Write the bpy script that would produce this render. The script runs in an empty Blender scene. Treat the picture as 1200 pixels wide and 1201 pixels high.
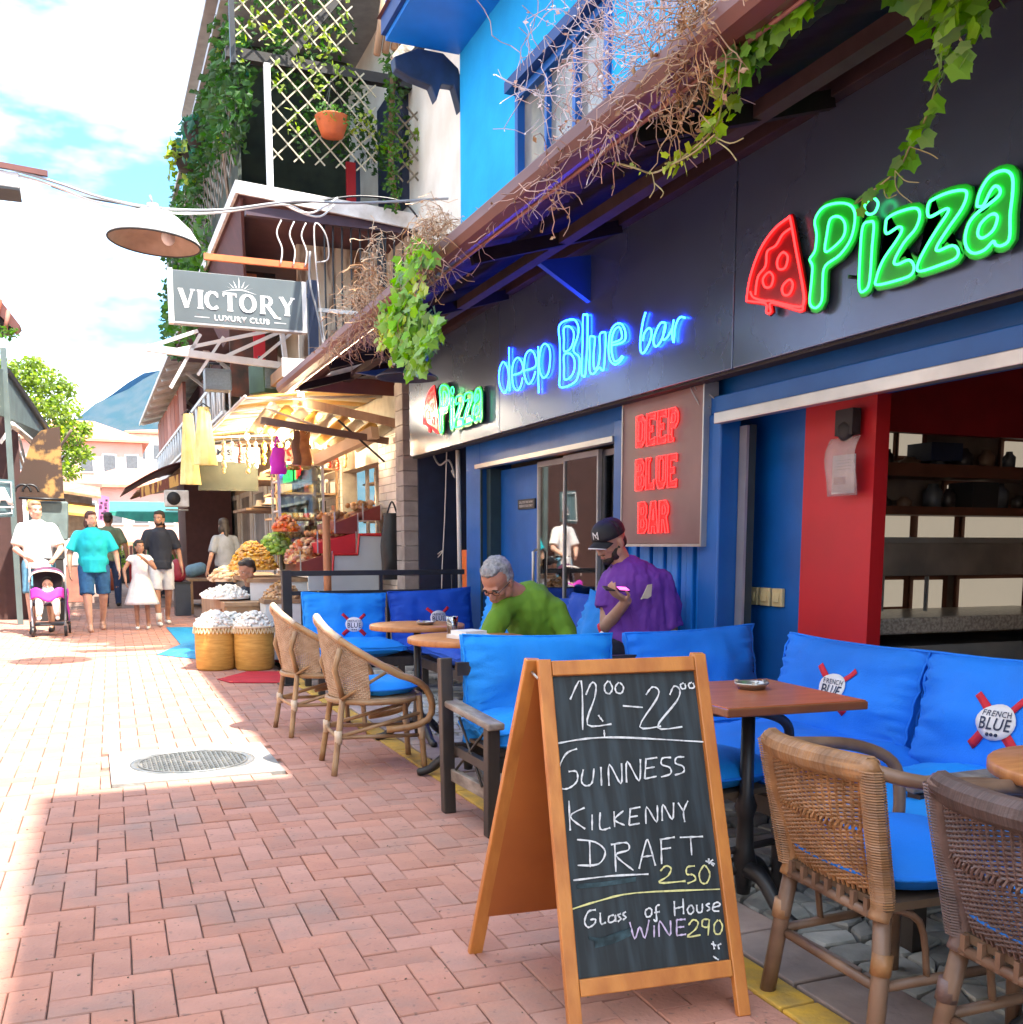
import bpy, bmesh, math, random
from math import sin, cos, pi, radians as R, atan, hypot
from mathutils import Vector as V, Matrix, Euler, noise as MN
random.seed(7)
scn = bpy.context.scene
COL = scn.collection
# ------------------------------------------------------------------ camera
H = 1.2; F = 1200.0; CXP = 600.0; CYP = 800.0; HOR = 640.0; VPX = 105.0
PITCH = atan((CYP-HOR)/F); YAW = atan((CXP-VPX)/hypot(F, CYP-HOR))
cd = bpy.data.cameras.new('camera'); cam = bpy.data.objects.new('camera', cd); COL.objects.link(cam)
cd.sensor_fit = 'HORIZONTAL'; cd.sensor_width = 36; cd.lens = 36*F/1200
cd.shift_y = (CYP-600.5)/1200; cd.clip_start = .05; cd.clip_end = 20000
cam.location = (0, 0, H); cam.rotation_euler = (pi/2-PITCH, 0, -YAW)
scn.camera = cam
# ------------------------------------------------------------------ world, sun, exposure
SUN_TRAVEL = V((-.25, .40, -.88)).normalized()
SEL = math.asin(-SUN_TRAVEL.z); SAZ = math.atan2(-SUN_TRAVEL.x, -SUN_TRAVEL.y)
w = bpy.data.worlds.new('World'); scn.world = w; w.use_nodes = True
nt = w.node_tree; nt.nodes.clear()
out = nt.nodes.new('ShaderNodeOutputWorld'); bg = nt.nodes.new('ShaderNodeBackground')
sky = nt.nodes.new('ShaderNodeTexSky'); sky.sky_type = 'NISHITA'; sky.sun_disc = False
sky.sun_elevation = SEL; sky.sun_rotation = SAZ; sky.air_density = 1.0; sky.dust_density = 1.2
tc = nt.nodes.new('ShaderNodeTexCoord'); mp = nt.nodes.new('ShaderNodeMapping'); mp.inputs['Scale'].default_value = (1, 1, 2.6)
ns = nt.nodes.new('ShaderNodeTexNoise'); ns.inputs['Scale'].default_value = 2.1; ns.inputs['Detail'].default_value = 7; ns.inputs['Roughness'].default_value = .58
mp.inputs['Location'].default_value = (3.3, 5.5, 2.6)
rp = nt.nodes.new('ShaderNodeValToRGB'); rp.color_ramp.elements[0].position = .40; rp.color_ramp.elements[1].position = .62
mx = nt.nodes.new('ShaderNodeMixRGB'); mx.inputs['Color2'].default_value = (9.5, 9.6, 9.8, 1)
nt.links.new(tc.outputs['Generated'], mp.inputs['Vector']); nt.links.new(mp.outputs[0], ns.inputs['Vector'])
nt.links.new(ns.outputs['Fac'], rp.inputs[0]); nt.links.new(rp.outputs[0], mx.inputs['Fac'])
tint = nt.nodes.new('ShaderNodeMixRGB'); tint.blend_type = 'MULTIPLY'; tint.inputs['Fac'].default_value = 1; tint.inputs['Color2'].default_value = (.58, .88, 1., 1); nt.links.new(sky.outputs[0], tint.inputs['Color1']); nt.links.new(tint.outputs[0], mx.inputs['Color1']); nt.links.new(mx.outputs[0], bg.inputs['Color'])
bg.inputs['Strength'].default_value = .12
nt.links.new(bg.outputs[0], out.inputs[0])
sd = bpy.data.lights.new('sun', 'SUN'); sd.energy = 4.0; sd.angle = R(.6); sd.color = (1, .93, .82)
so = bpy.data.objects.new('sun', sd); COL.objects.link(so); so.rotation_euler = SUN_TRAVEL.to_track_quat('-Z', 'Y').to_euler(); so.location = (5, -5, 20)
scn.view_settings.view_transform = 'Standard'; scn.view_settings.look = 'None'; scn.view_settings.gamma = 1
scn.view_settings.use_curve_mapping = False; scn.view_settings.exposure = 2.15
scn.render.engine = 'CYCLES'; scn.cycles.max_bounces = 6; scn.cycles.caustics_reflective = False; scn.cycles.caustics_refractive = False
# ------------------------------------------------------------------ pixel -> point on a real plane (authoring aid)
_fw = V((sin(YAW)*cos(PITCH), cos(YAW)*cos(PITCH), -sin(PITCH))); _rt = V((cos(YAW), -sin(YAW), 0)); _up = _rt.cross(_fw)
def ray(x, y): return _fw + _rt*((x-CXP)/F) + _up*((CYP-y)/F)
def atG(x, y, z=0.): d = ray(x, y); return V((0, 0, H)) + d*((z-H)/d.z)
def atY(x, y, Y): d = ray(x, y); return V((0, 0, H)) + d*(Y/d.y)
def atX(x, y, X): d = ray(x, y); return V((0, 0, H)) + d*(X/d.x)
# ------------------------------------------------------------------ materials
MATS = {}
def mat(name, col, rough=.7, col2=None, scale=8., bump=0., bscale=None, metal=0., emit=None, es=1., spec=.5, rnd=0., stretch=None, trans=0., alpha=1., detail=5, contrast=(.35, .65), coat=0., subs=0.):
    if name in MATS: return MATS[name]
    m = bpy.data.materials.new(name); MATS[name] = m; m.use_nodes = True
    t = m.node_tree; b = t.nodes['Principled BSDF']; L = t.links.new
    b.inputs['Roughness'].default_value = rough; b.inputs['Metallic'].default_value = metal
    b.inputs['Specular IOR Level'].default_value = spec
    b.inputs['Base Color'].default_value = (*col, 1)
    if coat: b.inputs['Coat Weight'].default_value = coat; b.inputs['Coat Roughness'].default_value = .15
    if trans: b.inputs['Transmission Weight'].default_value = trans; b.inputs['IOR'].default_value = 1.45
    if alpha < 1: b.inputs['Alpha'].default_value = alpha
    if subs: b.inputs['Subsurface Weight'].default_value = subs; b.inputs['Subsurface Scale'].default_value = .02; b.inputs['Subsurface Radius'].default_value = (1, .4, .2)
    if emit: b.inputs['Emission Color'].default_value = (*emit, 1); b.inputs['Emission Strength'].default_value = es
    co = t.nodes.new('ShaderNodeTexCoord'); mpn = t.nodes.new('ShaderNodeMapping'); L(co.outputs['Object'], mpn.inputs[0])
    if stretch: mpn.inputs['Scale'].default_value = stretch
    c2 = col2 if col2 else tuple(min(1, c*.78) for c in col)
    n = t.nodes.new('ShaderNodeTexNoise'); n.inputs['Scale'].default_value = scale; n.inputs['Detail'].default_value = detail
    L(mpn.outputs[0], n.inputs['Vector'])
    r = t.nodes.new('ShaderNodeValToRGB'); r.color_ramp.elements[0].position = contrast[0]; r.color_ramp.elements[1].position = contrast[1]
    r.color_ramp.elements[0].color = (*col, 1); r.color_ramp.elements[1].color = (*c2, 1); L(n.outputs['Fac'], r.inputs[0])
    last = r.outputs[0]
    if rnd:
        oi = t.nodes.new('ShaderNodeObjectInfo'); ge = t.nodes.new('ShaderNodeNewGeometry')
        ad = t.nodes.new('ShaderNodeMath'); ad.operation = 'ADD'; L(oi.outputs['Random'], ad.inputs[0]); L(ge.outputs['Random Per Island'], ad.inputs[1])
        fr = t.nodes.new('ShaderNodeMath'); fr.operation = 'FRACT'; L(ad.outputs[0], fr.inputs[0])
        hs = t.nodes.new('ShaderNodeHueSaturation'); mr = t.nodes.new('ShaderNodeMapRange'); mr.inputs[3].default_value = 1-rnd; mr.inputs[4].default_value = 1+rnd
        L(fr.outputs[0], mr.inputs[0]); L(mr.outputs[0], hs.inputs['Value'])
        mr2 = t.nodes.new('ShaderNodeMapRange'); mr2.inputs[3].default_value = 1+rnd*.6; mr2.inputs[4].default_value = 1-rnd*.9
        wn = t.nodes.new('ShaderNodeTexWhiteNoise'); wn.noise_dimensions = '1D'; L(fr.outputs[0], wn.inputs['W']); L(wn.outputs['Value'], mr2.inputs[0]); L(mr2.outputs[0], hs.inputs['Saturation'])
        L(last, hs.inputs['Color']); last = hs.outputs[0]
    L(last, b.inputs['Base Color'])
    if bump:
        n2 = t.nodes.new('ShaderNodeTexNoise'); n2.inputs['Scale'].default_value = bscale or scale*4; n2.inputs['Detail'].default_value = 4; L(mpn.outputs[0], n2.inputs['Vector'])
        bp = t.nodes.new('ShaderNodeBump'); bp.inputs['Strength'].default_value = bump; bp.inputs['Distance'].default_value = .01
        L(n2.outputs['Fac'], bp.inputs['Height']); L(bp.outputs[0], b.inputs['Normal'])
        rr = t.nodes.new('ShaderNodeMapRange'); rr.inputs[3].default_value = max(0, rough-.12); rr.inputs[4].default_value = min(1, rough+.12); L(n.outputs['Fac'], rr.inputs[0]); L(rr.outputs[0], b.inputs['Roughness'])
    return m
def lum(name, col, e):
    if name in MATS: return MATS[name]
    m = bpy.data.materials.new(name); MATS[name] = m; m.use_nodes = True; t = m.node_tree; t.nodes.clear()
    o = t.nodes.new('ShaderNodeOutputMaterial'); em = t.nodes.new('ShaderNodeEmission'); em.inputs[0].default_value = (*col, 1); em.inputs[1].default_value = e; t.links.new(em.outputs[0], o.inputs[0]); return m
def glassm(name, tint=(.8, .9, .9), mixf=.12, rough=.02):
    if name in MATS: return MATS[name]
    m = bpy.data.materials.new(name); MATS[name] = m; m.use_nodes = True; t = m.node_tree; t.nodes.clear()
    o = t.nodes.new('ShaderNodeOutputMaterial'); tr = t.nodes.new('ShaderNodeBsdfTransparent'); tr.inputs[0].default_value = (*tint, 1)
    g = t.nodes.new('ShaderNodeBsdfGlossy'); g.inputs['Roughness'].default_value = rough; x = t.nodes.new('ShaderNodeMixShader'); lw = t.nodes.new('ShaderNodeLayerWeight'); lw.inputs[0].default_value = .35
    a = t.nodes.new('ShaderNodeMath'); a.operation = 'ADD'; a.inputs[1].default_value = mixf; t.links.new(lw.outputs['Fresnel'], a.inputs[0])
    t.links.new(a.outputs[0], x.inputs[0]); t.links.new(tr.outputs[0], x.inputs[1]); t.links.new(g.outputs[0], x.inputs[2]); t.links.new(x.outputs[0], o.inputs[0]); return m
def leafm(name, c1, c2):
    m = mat(name, c1, .5, c2, 3., rnd=.28, spec=.3)
    b = m.node_tree.nodes['Principled BSDF']; t = m.node_tree
    if not t.nodes.get('tl'):
        o = [n for n in t.nodes if n.type == 'OUTPUT_MATERIAL'][0]; tl = t.nodes.new('ShaderNodeBsdfTranslucent'); tl.name = 'tl'
        src = b.inputs['Base Color'].links[0].from_socket; t.links.new(src, tl.inputs[0]); x = t.nodes.new('ShaderNodeMixShader'); x.inputs[0].default_value = .4
        t.links.new(b.outputs[0], x.inputs[1]); t.links.new(tl.outputs[0], x.inputs[2]); t.links.new(x.outputs[0], o.inputs[0])
    return m
# ------------------------------------------------------------------ mesh builder
class MB:
    def __init__(s): s.v = []; s.f = []; s.sm = []
    def add(s, vs, fs, sm=False):
        o = len(s.v); s.v += [tuple(v) for v in vs]; s.f += [tuple(i+o for i in f) for f in fs]; s.sm += [sm]*len(fs); return s
    def box(s, c, d, rot=None):   # centre, full dims, optional Matrix/euler tuple
        hx, hy, hz = d[0]/2, d[1]/2, d[2]/2
        vs = [V((x, y, z)) for x in (-hx, hx) for y in (-hy, hy) for z in (-hz, hz)]
        if rot is not None:
            M = rot if isinstance(rot, Matrix) else Euler(rot).to_matrix()
            vs = [M @ v for v in vs]
        return s.add([v+V(c) for v in vs], [(0, 1, 3, 2), (4, 6, 7, 5), (0, 4, 5, 1), (2, 3, 7, 6), (0, 2, 6, 4), (1, 5, 7, 3)])
    def bb(s, a, b):
        a, b = V(a), V(b); return s.box((a+b)/2, [abs(b[i]-a[i]) for i in range(3)])
    def beam(s, a, b, w, h, up=(0, 0, 1)):
        a, b = V(a), V(b); d = b-a; l = d.length; y = d/l; u = V(up)
        if abs(y.dot(u)) > .98: u = V((1, 0, 0))
        x = y.cross(u).normalized(); z = x.cross(y); M = Matrix((x, y, z)).transposed(); return s.box((a+b)/2, (w, l, h), M)
    def tube(s, pts, r, n=8, closed=False, cap=True):
        pts = [V(p) for p in pts]; m = len(pts); rs = r if isinstance(r, (list, tuple)) else [r]*m
        tn = []
        for i in range(m):
            a = pts[(i-1) % m] if (closed or i > 0) else pts[i]; b = pts[(i+1) % m] if (closed or i < m-1) else pts[i]
            d = b-a; tn.append(d.normalized() if d.length > 1e-9 else V((0, 0, 1)))
        u = V((0, 0, 1)) if abs(tn[0].z) < .9 else V((1, 0, 0)); u = (u-tn[0]*u.dot(tn[0])).normalized(); vs = []
        for i in range(m):
            u = u-tn[i]*u.dot(tn[i]); u = u.normalized() if u.length > 1e-6 else tn[i].orthogonal().normalized(); w_ = tn[i].cross(u)
            for k in range(n):
                a = 2*pi*k/n; vs.append(pts[i]+(u*cos(a)+w_*sin(a))*rs[i])
        fs = []
        for i in range(m if closed else m-1):
            for k in range(n):
                a = i*n+k; b = i*n+(k+1) % n; j = ((i+1) % m)*n; fs.append((a, b, j+(k+1) % n, j+k))
        if cap and not closed: fs.append(tuple(range(n))[::-1]); fs.append(tuple((m-1)*n+k for k in range(n)))
        return s.add(vs, fs, n > 5)
    def lathe(s, prof, c=(0, 0, 0), n=20, M=None, cap=True):
        vs = []
        for r, z in prof:
            for k in range(n): a = 2*pi*k/n; p = V((r*cos(a), r*sin(a), z)); vs.append((M @ p if M else p)+V(c))
        fs = [(i*n+k, i*n+(k+1) % n, (i+1)*n+(k+1) % n, (i+1)*n+k) for i in range(len(prof)-1) for k in range(n)]
        if cap: fs.append(tuple(range(n))[::-1]); fs.append(tuple((len(prof)-1)*n+k for k in range(n)))
        return s.add(vs, fs, True)
    def cyl(s, a, b, r, n=12, r2=None): return s.tube([a, b], [r, r if r2 is None else r2], n)
    def prism(s, poly, d, off=(0, 0, 0)):   # poly: 3d points, extruded by vector d
        n = len(poly); d = V(d); o = V(off); p = [V(q)+o for q in poly]
        return s.add(p+[q+d for q in p], [tuple(range(n))[::-1], tuple(range(n, 2*n))]+[(i, (i+1) % n, n+(i+1) % n, n+i) for i in range(n)])
    def grid(s, fn, nu, nv, sm=True, closeu=False):
        vs = [fn(i/nu, j/nv) for j in range(nv+1) for i in range(nu+1)]
        return s.add(vs, [(j*(nu+1)+i, j*(nu+1)+i+1, (j+1)*(nu+1)+i+1, (j+1)*(nu+1)+i) for j in range(nv) for i in range(nu)], sm)
    def ball(s, c, r, n=10, m=7, M=None):
        rx, ry, rz = (r, r, r) if not isinstance(r, (tuple, list)) else r; vs = []
        for j in range(m+1):
            t = pi*j/m
            for k in range(n): a = 2*pi*k/n; p = V((rx*sin(t)*cos(a), ry*sin(t)*sin(a), rz*cos(t))); vs.append((M @ p if M else p)+V(c))
        return s.add(vs, [(j*n+k, (j+1)*n+k, (j+1)*n+(k+1) % n, j*n+(k+1) % n) for j in range(m) for k in range(n)], True)
    def quad(s, a, b, c, d): return s.add([a, b, c, d], [(0, 1, 2, 3)])
    def sheet(s, poly, th):   # thin slab following polygon normal
        p = [V(q) for q in poly]; nn = (p[1]-p[0]).cross(p[2]-p[0]).normalized(); return s.prism(p, nn*th)
    def mesh(s, name, m):
        me = bpy.data.meshes.new(name); me.from_pydata(s.v, [], s.f); me.polygons.foreach_set('use_smooth', s.sm); me.materials.append(m); me.update(); return me
    def build(s, name, m, parent=None, loc=None, bevel=0, kind=None, solid=0, label=None):
        o = bpy.data.objects.new(name, s.mesh(name, m)); COL.objects.link(o)
        if parent: o.parent = parent
        if loc: o.location = loc
        if solid: q = o.modifiers.new('s', 'SOLIDIFY'); q.thickness = solid
        if bevel: q = o.modifiers.new('b', 'BEVEL'); q.width = bevel; q.segments = 2; q.limit_method = 'ANGLE'
        if kind: o['kind'] = kind
        if label: o['label'] = label
        return o
def thing(name, label, cat, loc=(0, 0, 0), rz=0, group=None):
    o = bpy.data.objects.new(name, None); COL.objects.link(o); o.empty_display_size = .1
    o.location = loc; o.rotation_euler = (0, 0, rz); o['label'] = label; o['category'] = cat
    if group: o['group'] = group
    return o
def tag(o, label, cat, group=None):
    o['label'] = label; o['category'] = cat
    if group: o['group'] = group
    return o
def struct(o): o['kind'] = 'structure'; return o
def copy_tree(o, parent=None):
    c = o.copy(); COL.objects.link(c)
    if parent: c.parent = parent
    for ch in o.children: copy_tree(ch, c)
    return c
def dup(root, loc, rz, label, group=None, scale=None):
    c = copy_tree(root); c.location = loc; c.rotation_euler = (0, 0, rz); c['label'] = label
    if scale: c.scale = scale
    if group: c['group'] = group
    return c
def smooth(pts, sub=4, closed=False):   # catmull-rom
    P = [V(p) for p in pts]; n = len(P); o = []
    for i in range(n if closed else n-1):
        if closed: a, b, c, d = P[(i-1) % n], P[i], P[(i+1) % n], P[(i+2) % n]
        else: a, b, c, d = P[max(i-1, 0)], P[i], P[i+1], P[min(i+2, n-1)]
        for k in range(sub):
            t = k/sub; o.append(.5*((2*b)+(c-a)*t+(2*a-5*b+4*c-d)*t*t+(3*b-a-3*c+d)*t**3))
    if not closed: o.append(P[-1])
    return o
def evalmesh(ob):
    dg = bpy.context.evaluated_depsgraph_get(); return bpy.data.meshes.new_from_object(ob.evaluated_get(dg))
def blob(name, mb, m, parent, vox=.01, smi=4, keepmat=True):
    me = mb.mesh(name, m); t = bpy.data.objects.new('tmp', me); COL.objects.link(t)
    q = t.modifiers.new('r', 'REMESH'); q.mode = 'VOXEL'; q.voxel_size = vox; q.use_smooth_shade = True
    q = t.modifiers.new('s', 'SMOOTH'); q.iterations = smi; q.factor = .6
    me2 = evalmesh(t); bpy.data.objects.remove(t); me2.name = name; me2.materials.clear(); me2.materials.append(m)
    me2.polygons.foreach_set('use_smooth', [True]*len(me2.polygons))
    o = bpy.data.objects.new(name, me2); COL.objects.link(o); o.parent = parent; return o
def textmesh(body, m, size=1., offset=0., space=1., resol=3):
    c = bpy.data.curves.new('txt', 'FONT'); c.body = body; c.size = size; c.offset = offset; c.space_character = space; c.resolution_u = resol
    c.align_x = 'CENTER'; c.align_y = 'CENTER'; t = bpy.data.objects.new('tmp', c); COL.objects.link(t)
    me = evalmesh(t); bpy.data.objects.remove(t); me.materials.clear(); me.materials.append(m); return me
def textobj(name, body, m, M, size, parent=None, offset=0., space=1., depth=.002, sx=1.):
    me = textmesh(body, m, size, offset, space); me.transform(Matrix.Diagonal((sx, 1, 1, 1))); me.transform(M)
    o = bpy.data.objects.new(name, me); COL.objects.link(o)
    if parent: o.parent = parent
    if depth: q = o.modifiers.new('s', 'SOLIDIFY'); q.thickness = depth
    return o
def frameM(o, x, y):   # matrix with local x,y axes at o
    x = V(x).normalized(); y = V(y).normalized(); z = x.cross(y); M = Matrix.Identity(4)
    for i in range(3): M[i][0], M[i][1], M[i][2], M[i][3] = x[i], y[i], z[i], V(o)[i]
    return M
def leafy(mb, c, r, n, size, flat=.6, rng=random):   # scattered leaves as 4-tri shapes
    for _ in range(n):
        while True:
            p = V((rng.uniform(-1, 1), rng.uniform(-1, 1), rng.uniform(-1, 1)))
            if p.length < 1: break
        p = V((p.x*r[0], p.y*r[1], p.z*r[2]))+V(c); leaf(mb, p, size*rng.uniform(.6, 1.3), rng)
def leaf(mb, p, s, rng=random, d=None):
    d = V((rng.uniform(-1, 1), rng.uniform(-1, 1), rng.uniform(-1, .3))).normalized() if d is None else V(d).normalized()
    sd_ = d.cross(V((rng.uniform(-1, 1), rng.uniform(-1, 1), rng.uniform(-1, 1)))).normalized(); nn = d.cross(sd_)
    p = V(p); mb.add([p, p+d*s*.45+sd_*s*.33+nn*s*.07, p+d*s, p+d*s*.45-sd_*s*.33+nn*s*.07, p+d*s*.5-nn*s*.04], [(0, 1, 4), (1, 2, 4), (2, 3, 4), (3, 0, 4)])
# ================================================================== materials used widely
m_brick = mat('m_brick', (.47, .228, .162), .85, (.40, .195, .145), 5, bump=.4, bscale=60, rnd=.09)
m_mortar = mat('m_mortar', (.26, .16, .13), .95, (.12, .085, .07), 5, bump=.5)
m_cob = mat('m_cob', (.44, .43, .39), .75, (.27, .28, .26), 9, bump=.6, bscale=25, rnd=.28)
m_slab = mat('m_slab', (.40, .31, .27), .8, (.27, .21, .19), 5, bump=.4, bscale=30, rnd=.2)
m_conc = mat('m_conc', (.30, .29, .27), .85, (.20, .195, .185), 6, bump=.5, bscale=50)
m_iron = mat('m_iron', (.16, .17, .17), .5, (.26, .26, .25), 9, bump=.4, metal=.6)
m_yel = mat('m_yel', (.62, .36, .04), .7, (.42, .27, .07), 14, bump=.4, bscale=60)
m_blue = mat('m_blue', (.001, .105, .42), .42, (.001, .08, .33), 2.5, bump=.08, bscale=30)
m_bluedk = mat('m_bluedk', (.002, .045, .22), .5, (.002, .036, .17), 2.5)
m_bluelt = mat('m_bluelt', (.001, .21, .74), .45, (.001, .17, .62), 2.5)
m_sky = mat('m_sky', (.002, .42, .86), .8, (.004, .36, .80), 3, bump=.25, bscale=20)
m_fascia = mat('m_fascia', (.155, .205, .32), .27, (.13, .17, .28), 1.3, metal=.72, contrast=(.3, .7), bump=.012, bscale=1.2)
m_redbrown = mat('m_redbrown', (.16, .052, .04), .5, (.11, .04, .035), 4, bump=.15, stretch=(1, .2, 1))
m_corr = mat('m_corr', (.13, .065, .065), .85, (.09, .045, .045), 5, bump=.2, spec=.1)
m_corrblue = mat('m_corrblue', (.03, .025, .04), .9, (.018, .016, .03), 4, spec=.05)
m_navy = mat('m_navy', (.02, .03, .07), .5)
m_black = mat('m_black', (.012, .012, .014), .4, (.02, .02, .022), 9)
m_white = mat('m_white', (.74, .74, .72), .55, (.62, .62, .6), 6, bump=.1)
m_grey = mat('m_grey', (.33, .34, .36), .5)
m_alu = mat('m_alu', (.55, .54, .52), .35, (.45, .44, .43), 5, metal=.7)
m_steel = mat('m_steel', (.75, .68, .60), .4, (.42, .40, .38), 3, metal=.85, stretch=(1, 8, 1))
m_dark = mat('m_dark', (.025, .022, .022), .7)
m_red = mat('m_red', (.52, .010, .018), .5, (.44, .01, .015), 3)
m_glass = glassm('m_glass', (.8, .9, .9), .26)
t_ = m_brick.node_tree; b_ = t_.nodes['Principled BSDF']; src = b_.inputs['Base Color'].links[0].from_socket     # worn, stained patches across the bricks
ge = t_.nodes.new('ShaderNodeNewGeometry'); n1 = t_.nodes.new('ShaderNodeTexNoise'); n1.inputs['Scale'].default_value = 1.7; n1.inputs['Detail'].default_value = 6; n1.inputs['Roughness'].default_value = .65; t_.links.new(ge.outputs['Position'], n1.inputs['Vector'])
r1 = t_.nodes.new('ShaderNodeValToRGB'); r1.color_ramp.elements[0].position = .50; r1.color_ramp.elements[1].position = .74; r1.color_ramp.elements[1].color = (.75, .75, .75, 1); t_.links.new(n1.outputs['Fac'], r1.inputs[0])
m1 = t_.nodes.new('ShaderNodeMixRGB'); m1.inputs['Color2'].default_value = (.21, .18, .165, 1); t_.links.new(r1.outputs[0], m1.inputs['Fac']); t_.links.new(src, m1.inputs['Color1'])
n2 = t_.nodes.new('ShaderNodeTexNoise'); n2.inputs['Scale'].default_value = 38; n2.inputs['Detail'].default_value = 3; t_.links.new(ge.outputs['Position'], n2.inputs['Vector'])
r2 = t_.nodes.new('ShaderNodeValToRGB'); r2.color_ramp.elements[0].position = .62; r2.color_ramp.elements[1].position = .72; t_.links.new(n2.outputs['Fac'], r2.inputs[0])
m2 = t_.nodes.new('ShaderNodeMixRGB'); m2.inputs['Color2'].default_value = (.13, .09, .08, 1); mm2 = t_.nodes.new('ShaderNodeMath'); mm2.operation = 'MULTIPLY'; mm2.inputs[1].default_value = .55; t_.links.new(r2.outputs[0], mm2.inputs[0]); t_.links.new(mm2.outputs[0], m2.inputs['Fac']); t_.links.new(m1.outputs[0], m2.inputs['Color1']); t_.links.new(m2.outputs[0], b_.inputs['Base Color'])
# ================================================================== ground
BR = R(-1.0)                     # the brick bond runs a degree off the facade
def bp(x, y): return (x*cos(BR)-y*sin(BR), x*sin(BR)+y*cos(BR))
ground = struct(MB().box((0, 900, -.35), (4000, 2600, .3)).build('ground', mat('m_gnd', (.34, .22, .17), .9, (.26, .19, .15), .6)))
street = struct(MB().box((-.8, 25, -.03), (4.92, 70, .03)).build('street', m_mortar))
bx, by = .1055, .1055
def brick_mesh(lx, ly):
    m = MB(); e = .0025; c = .0035; a, b = lx/2-.0018, ly/2-.0018
    m.add([(-a, -b, -.02), (a, -b, -.02), (a, b, -.02), (-a, b, -.02), (-a, -b, -c), (a, -b, -c), (a, b, -c), (-a, b, -c), (-a+e, -b+e, 0), (a-e, -b+e, 0), (a-e, b-e, 0), (-a+e, b-e, 0)],
          [(i, (i+1) % 4, 4+(i+1) % 4, 4+i) for i in range(4)]+[(4+i, 4+(i+1) % 4, 8+(i+1) % 4, 8+i) for i in range(4)]+[(8, 9, 10, 11)]); return m
bh, bv = brick_mesh(.211, .1055), brick_mesh(.1055, .211)
meh, mev = bh.mesh('brick', m_brick), bv.mesh('brick', m_brick)
cells = []; cut = MB()
for i in range(-36, 24):
    for j in range(8, 200):
        k = (i-j) % 4
        if k == 0: cx_, cy_, o = i+1, j+.5, 0
        elif k == 3: cx_, cy_, o = i+.5, j+1, 1
        else: continue
        x, y = bp(cx_*bx, cy_*by)
        hx, hy = (.1055, .0528) if o == 0 else (.0528, .1055)
        if x-hx < -3.1 or x-hx > 1.58 or y < 1.2: continue
        over = x+hx > .042 and x-hx < .914 and y+hy > 5.442 and y-hy < 6.308
        if x+hx > 1.60 or over:      # bricks cut to fit against the kerb and round the manhole slab
            X0_, X1_, Y0_, Y1_ = x-hx+.002, min(x+hx-.002, 1.603), y-hy+.002, y+hy-.002
            if over:
                if x < .10 and X0_ < .036: X1_ = min(X1_, .038)
                elif x > .86 and X1_ > .92: X0_ = max(X0_, .918)
                elif y < 5.6 and Y0_ < 5.436: Y1_ = min(Y1_, 5.438)
                elif y > 6.2 and Y1_ > 6.316: Y0_ = max(Y0_, 6.312)
                else: continue
            if X1_-X0_ > .012 and Y1_-Y0_ > .012: cut.bb((X0_, Y0_, -.02), (X1_, Y1_, random.uniform(-.003, 0)))
            continue
        d = V((x, y, 0))-V((0, 0, H)); f_ = d.dot(_fw)
        if f_ < .3: continue
        px = CXP+F*d.dot(_rt)/f_; py = CYP-F*d.dot(_up)/f_
        cells.append((0 if (-30 < px < 1230 and py < 1230) else 1, f_, x, y, o))
cells.sort(); rest = MB()
for n, (vis, f_, x, y, o) in enumerate(cells):
    dz = random.uniform(-.0025, .0025); rz = BR+random.uniform(-.006, .006)
    if n < 300:
        b = bpy.data.objects.new('brick', mev if o else meh); COL.objects.link(b); b.parent = street; b.location = (x, y, dz); b.rotation_euler = (random.uniform(-.006, .006), random.uniform(-.006, .006), rz)
    else:
        s = bv if o else bh; c, q = cos(rz), sin(rz)
        rest.add([(x+a*c-b*q, y+a*q+b*c, z+dz) for a, b, z in s.v], s.f)
rest.build('bricks_beyond', m_brick, street, kind='stuff'); cut.build('cut_bricks', m_brick, street, kind='stuff')
# manhole
man = thing('manhole_cover', 'round cast iron manhole cover set in a square concrete slab', 'manhole cover', (.478, 5.875, 0))
s = MB(); ring = [V((cos(2*pi*k/32)*.335, sin(2*pi*k/32)*.335, 0)) for k in range(32)]
def sqp(a):
    c, s_ = cos(a), sin(a); q = .435/max(abs(c), abs(s_)); return V((c*q, s_*q, 0))
vs = []; 
for k in range(32): a = 2*pi*k/32+pi/4; vs += [V((cos(a)*.335, sin(a)*.335, .004)), sqp(a)+V((0, 0, .004)), sqp(a)+V((0, 0, -.03)), V((cos(a)*.335, sin(a)*.335, -.03))]
for k in range(32):
    a = k*4; b = ((k+1) % 32)*4
    s.f += [(a, a+1, b+1, b), (a+1, a+2, b+2, b+1), (b, b+3, a+3, a)]; s.sm += [False]*3
s.v = [tuple(v) for v in vs]; s.build('concrete_slab', m_conc, man)
MB().lathe([(.335, -.01), (.335, .006), (.31, .008), (.305, .003), (.0, .003)], n=40, cap=False).build('rim', m_iron, man)
s = MB()
for i in range(-11, 12):
    for j in range(-11, 12):
        x, y = i*.026, j*.026
        if x*x+y*y < .28**2 and not (abs(x) < .05 and abs(y) < .04): s.box((x, y, .006), (.018, .007, .008), (0, 0, pi/4 if (i+j) % 2 else -pi/4))
s.tube([(.29*cos(t*pi/16), .29*sin(t*pi/16), .006) for t in range(32)], .005, 6, closed=True)
s.build('raised_grid', m_iron, man, kind='stuff')
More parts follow.
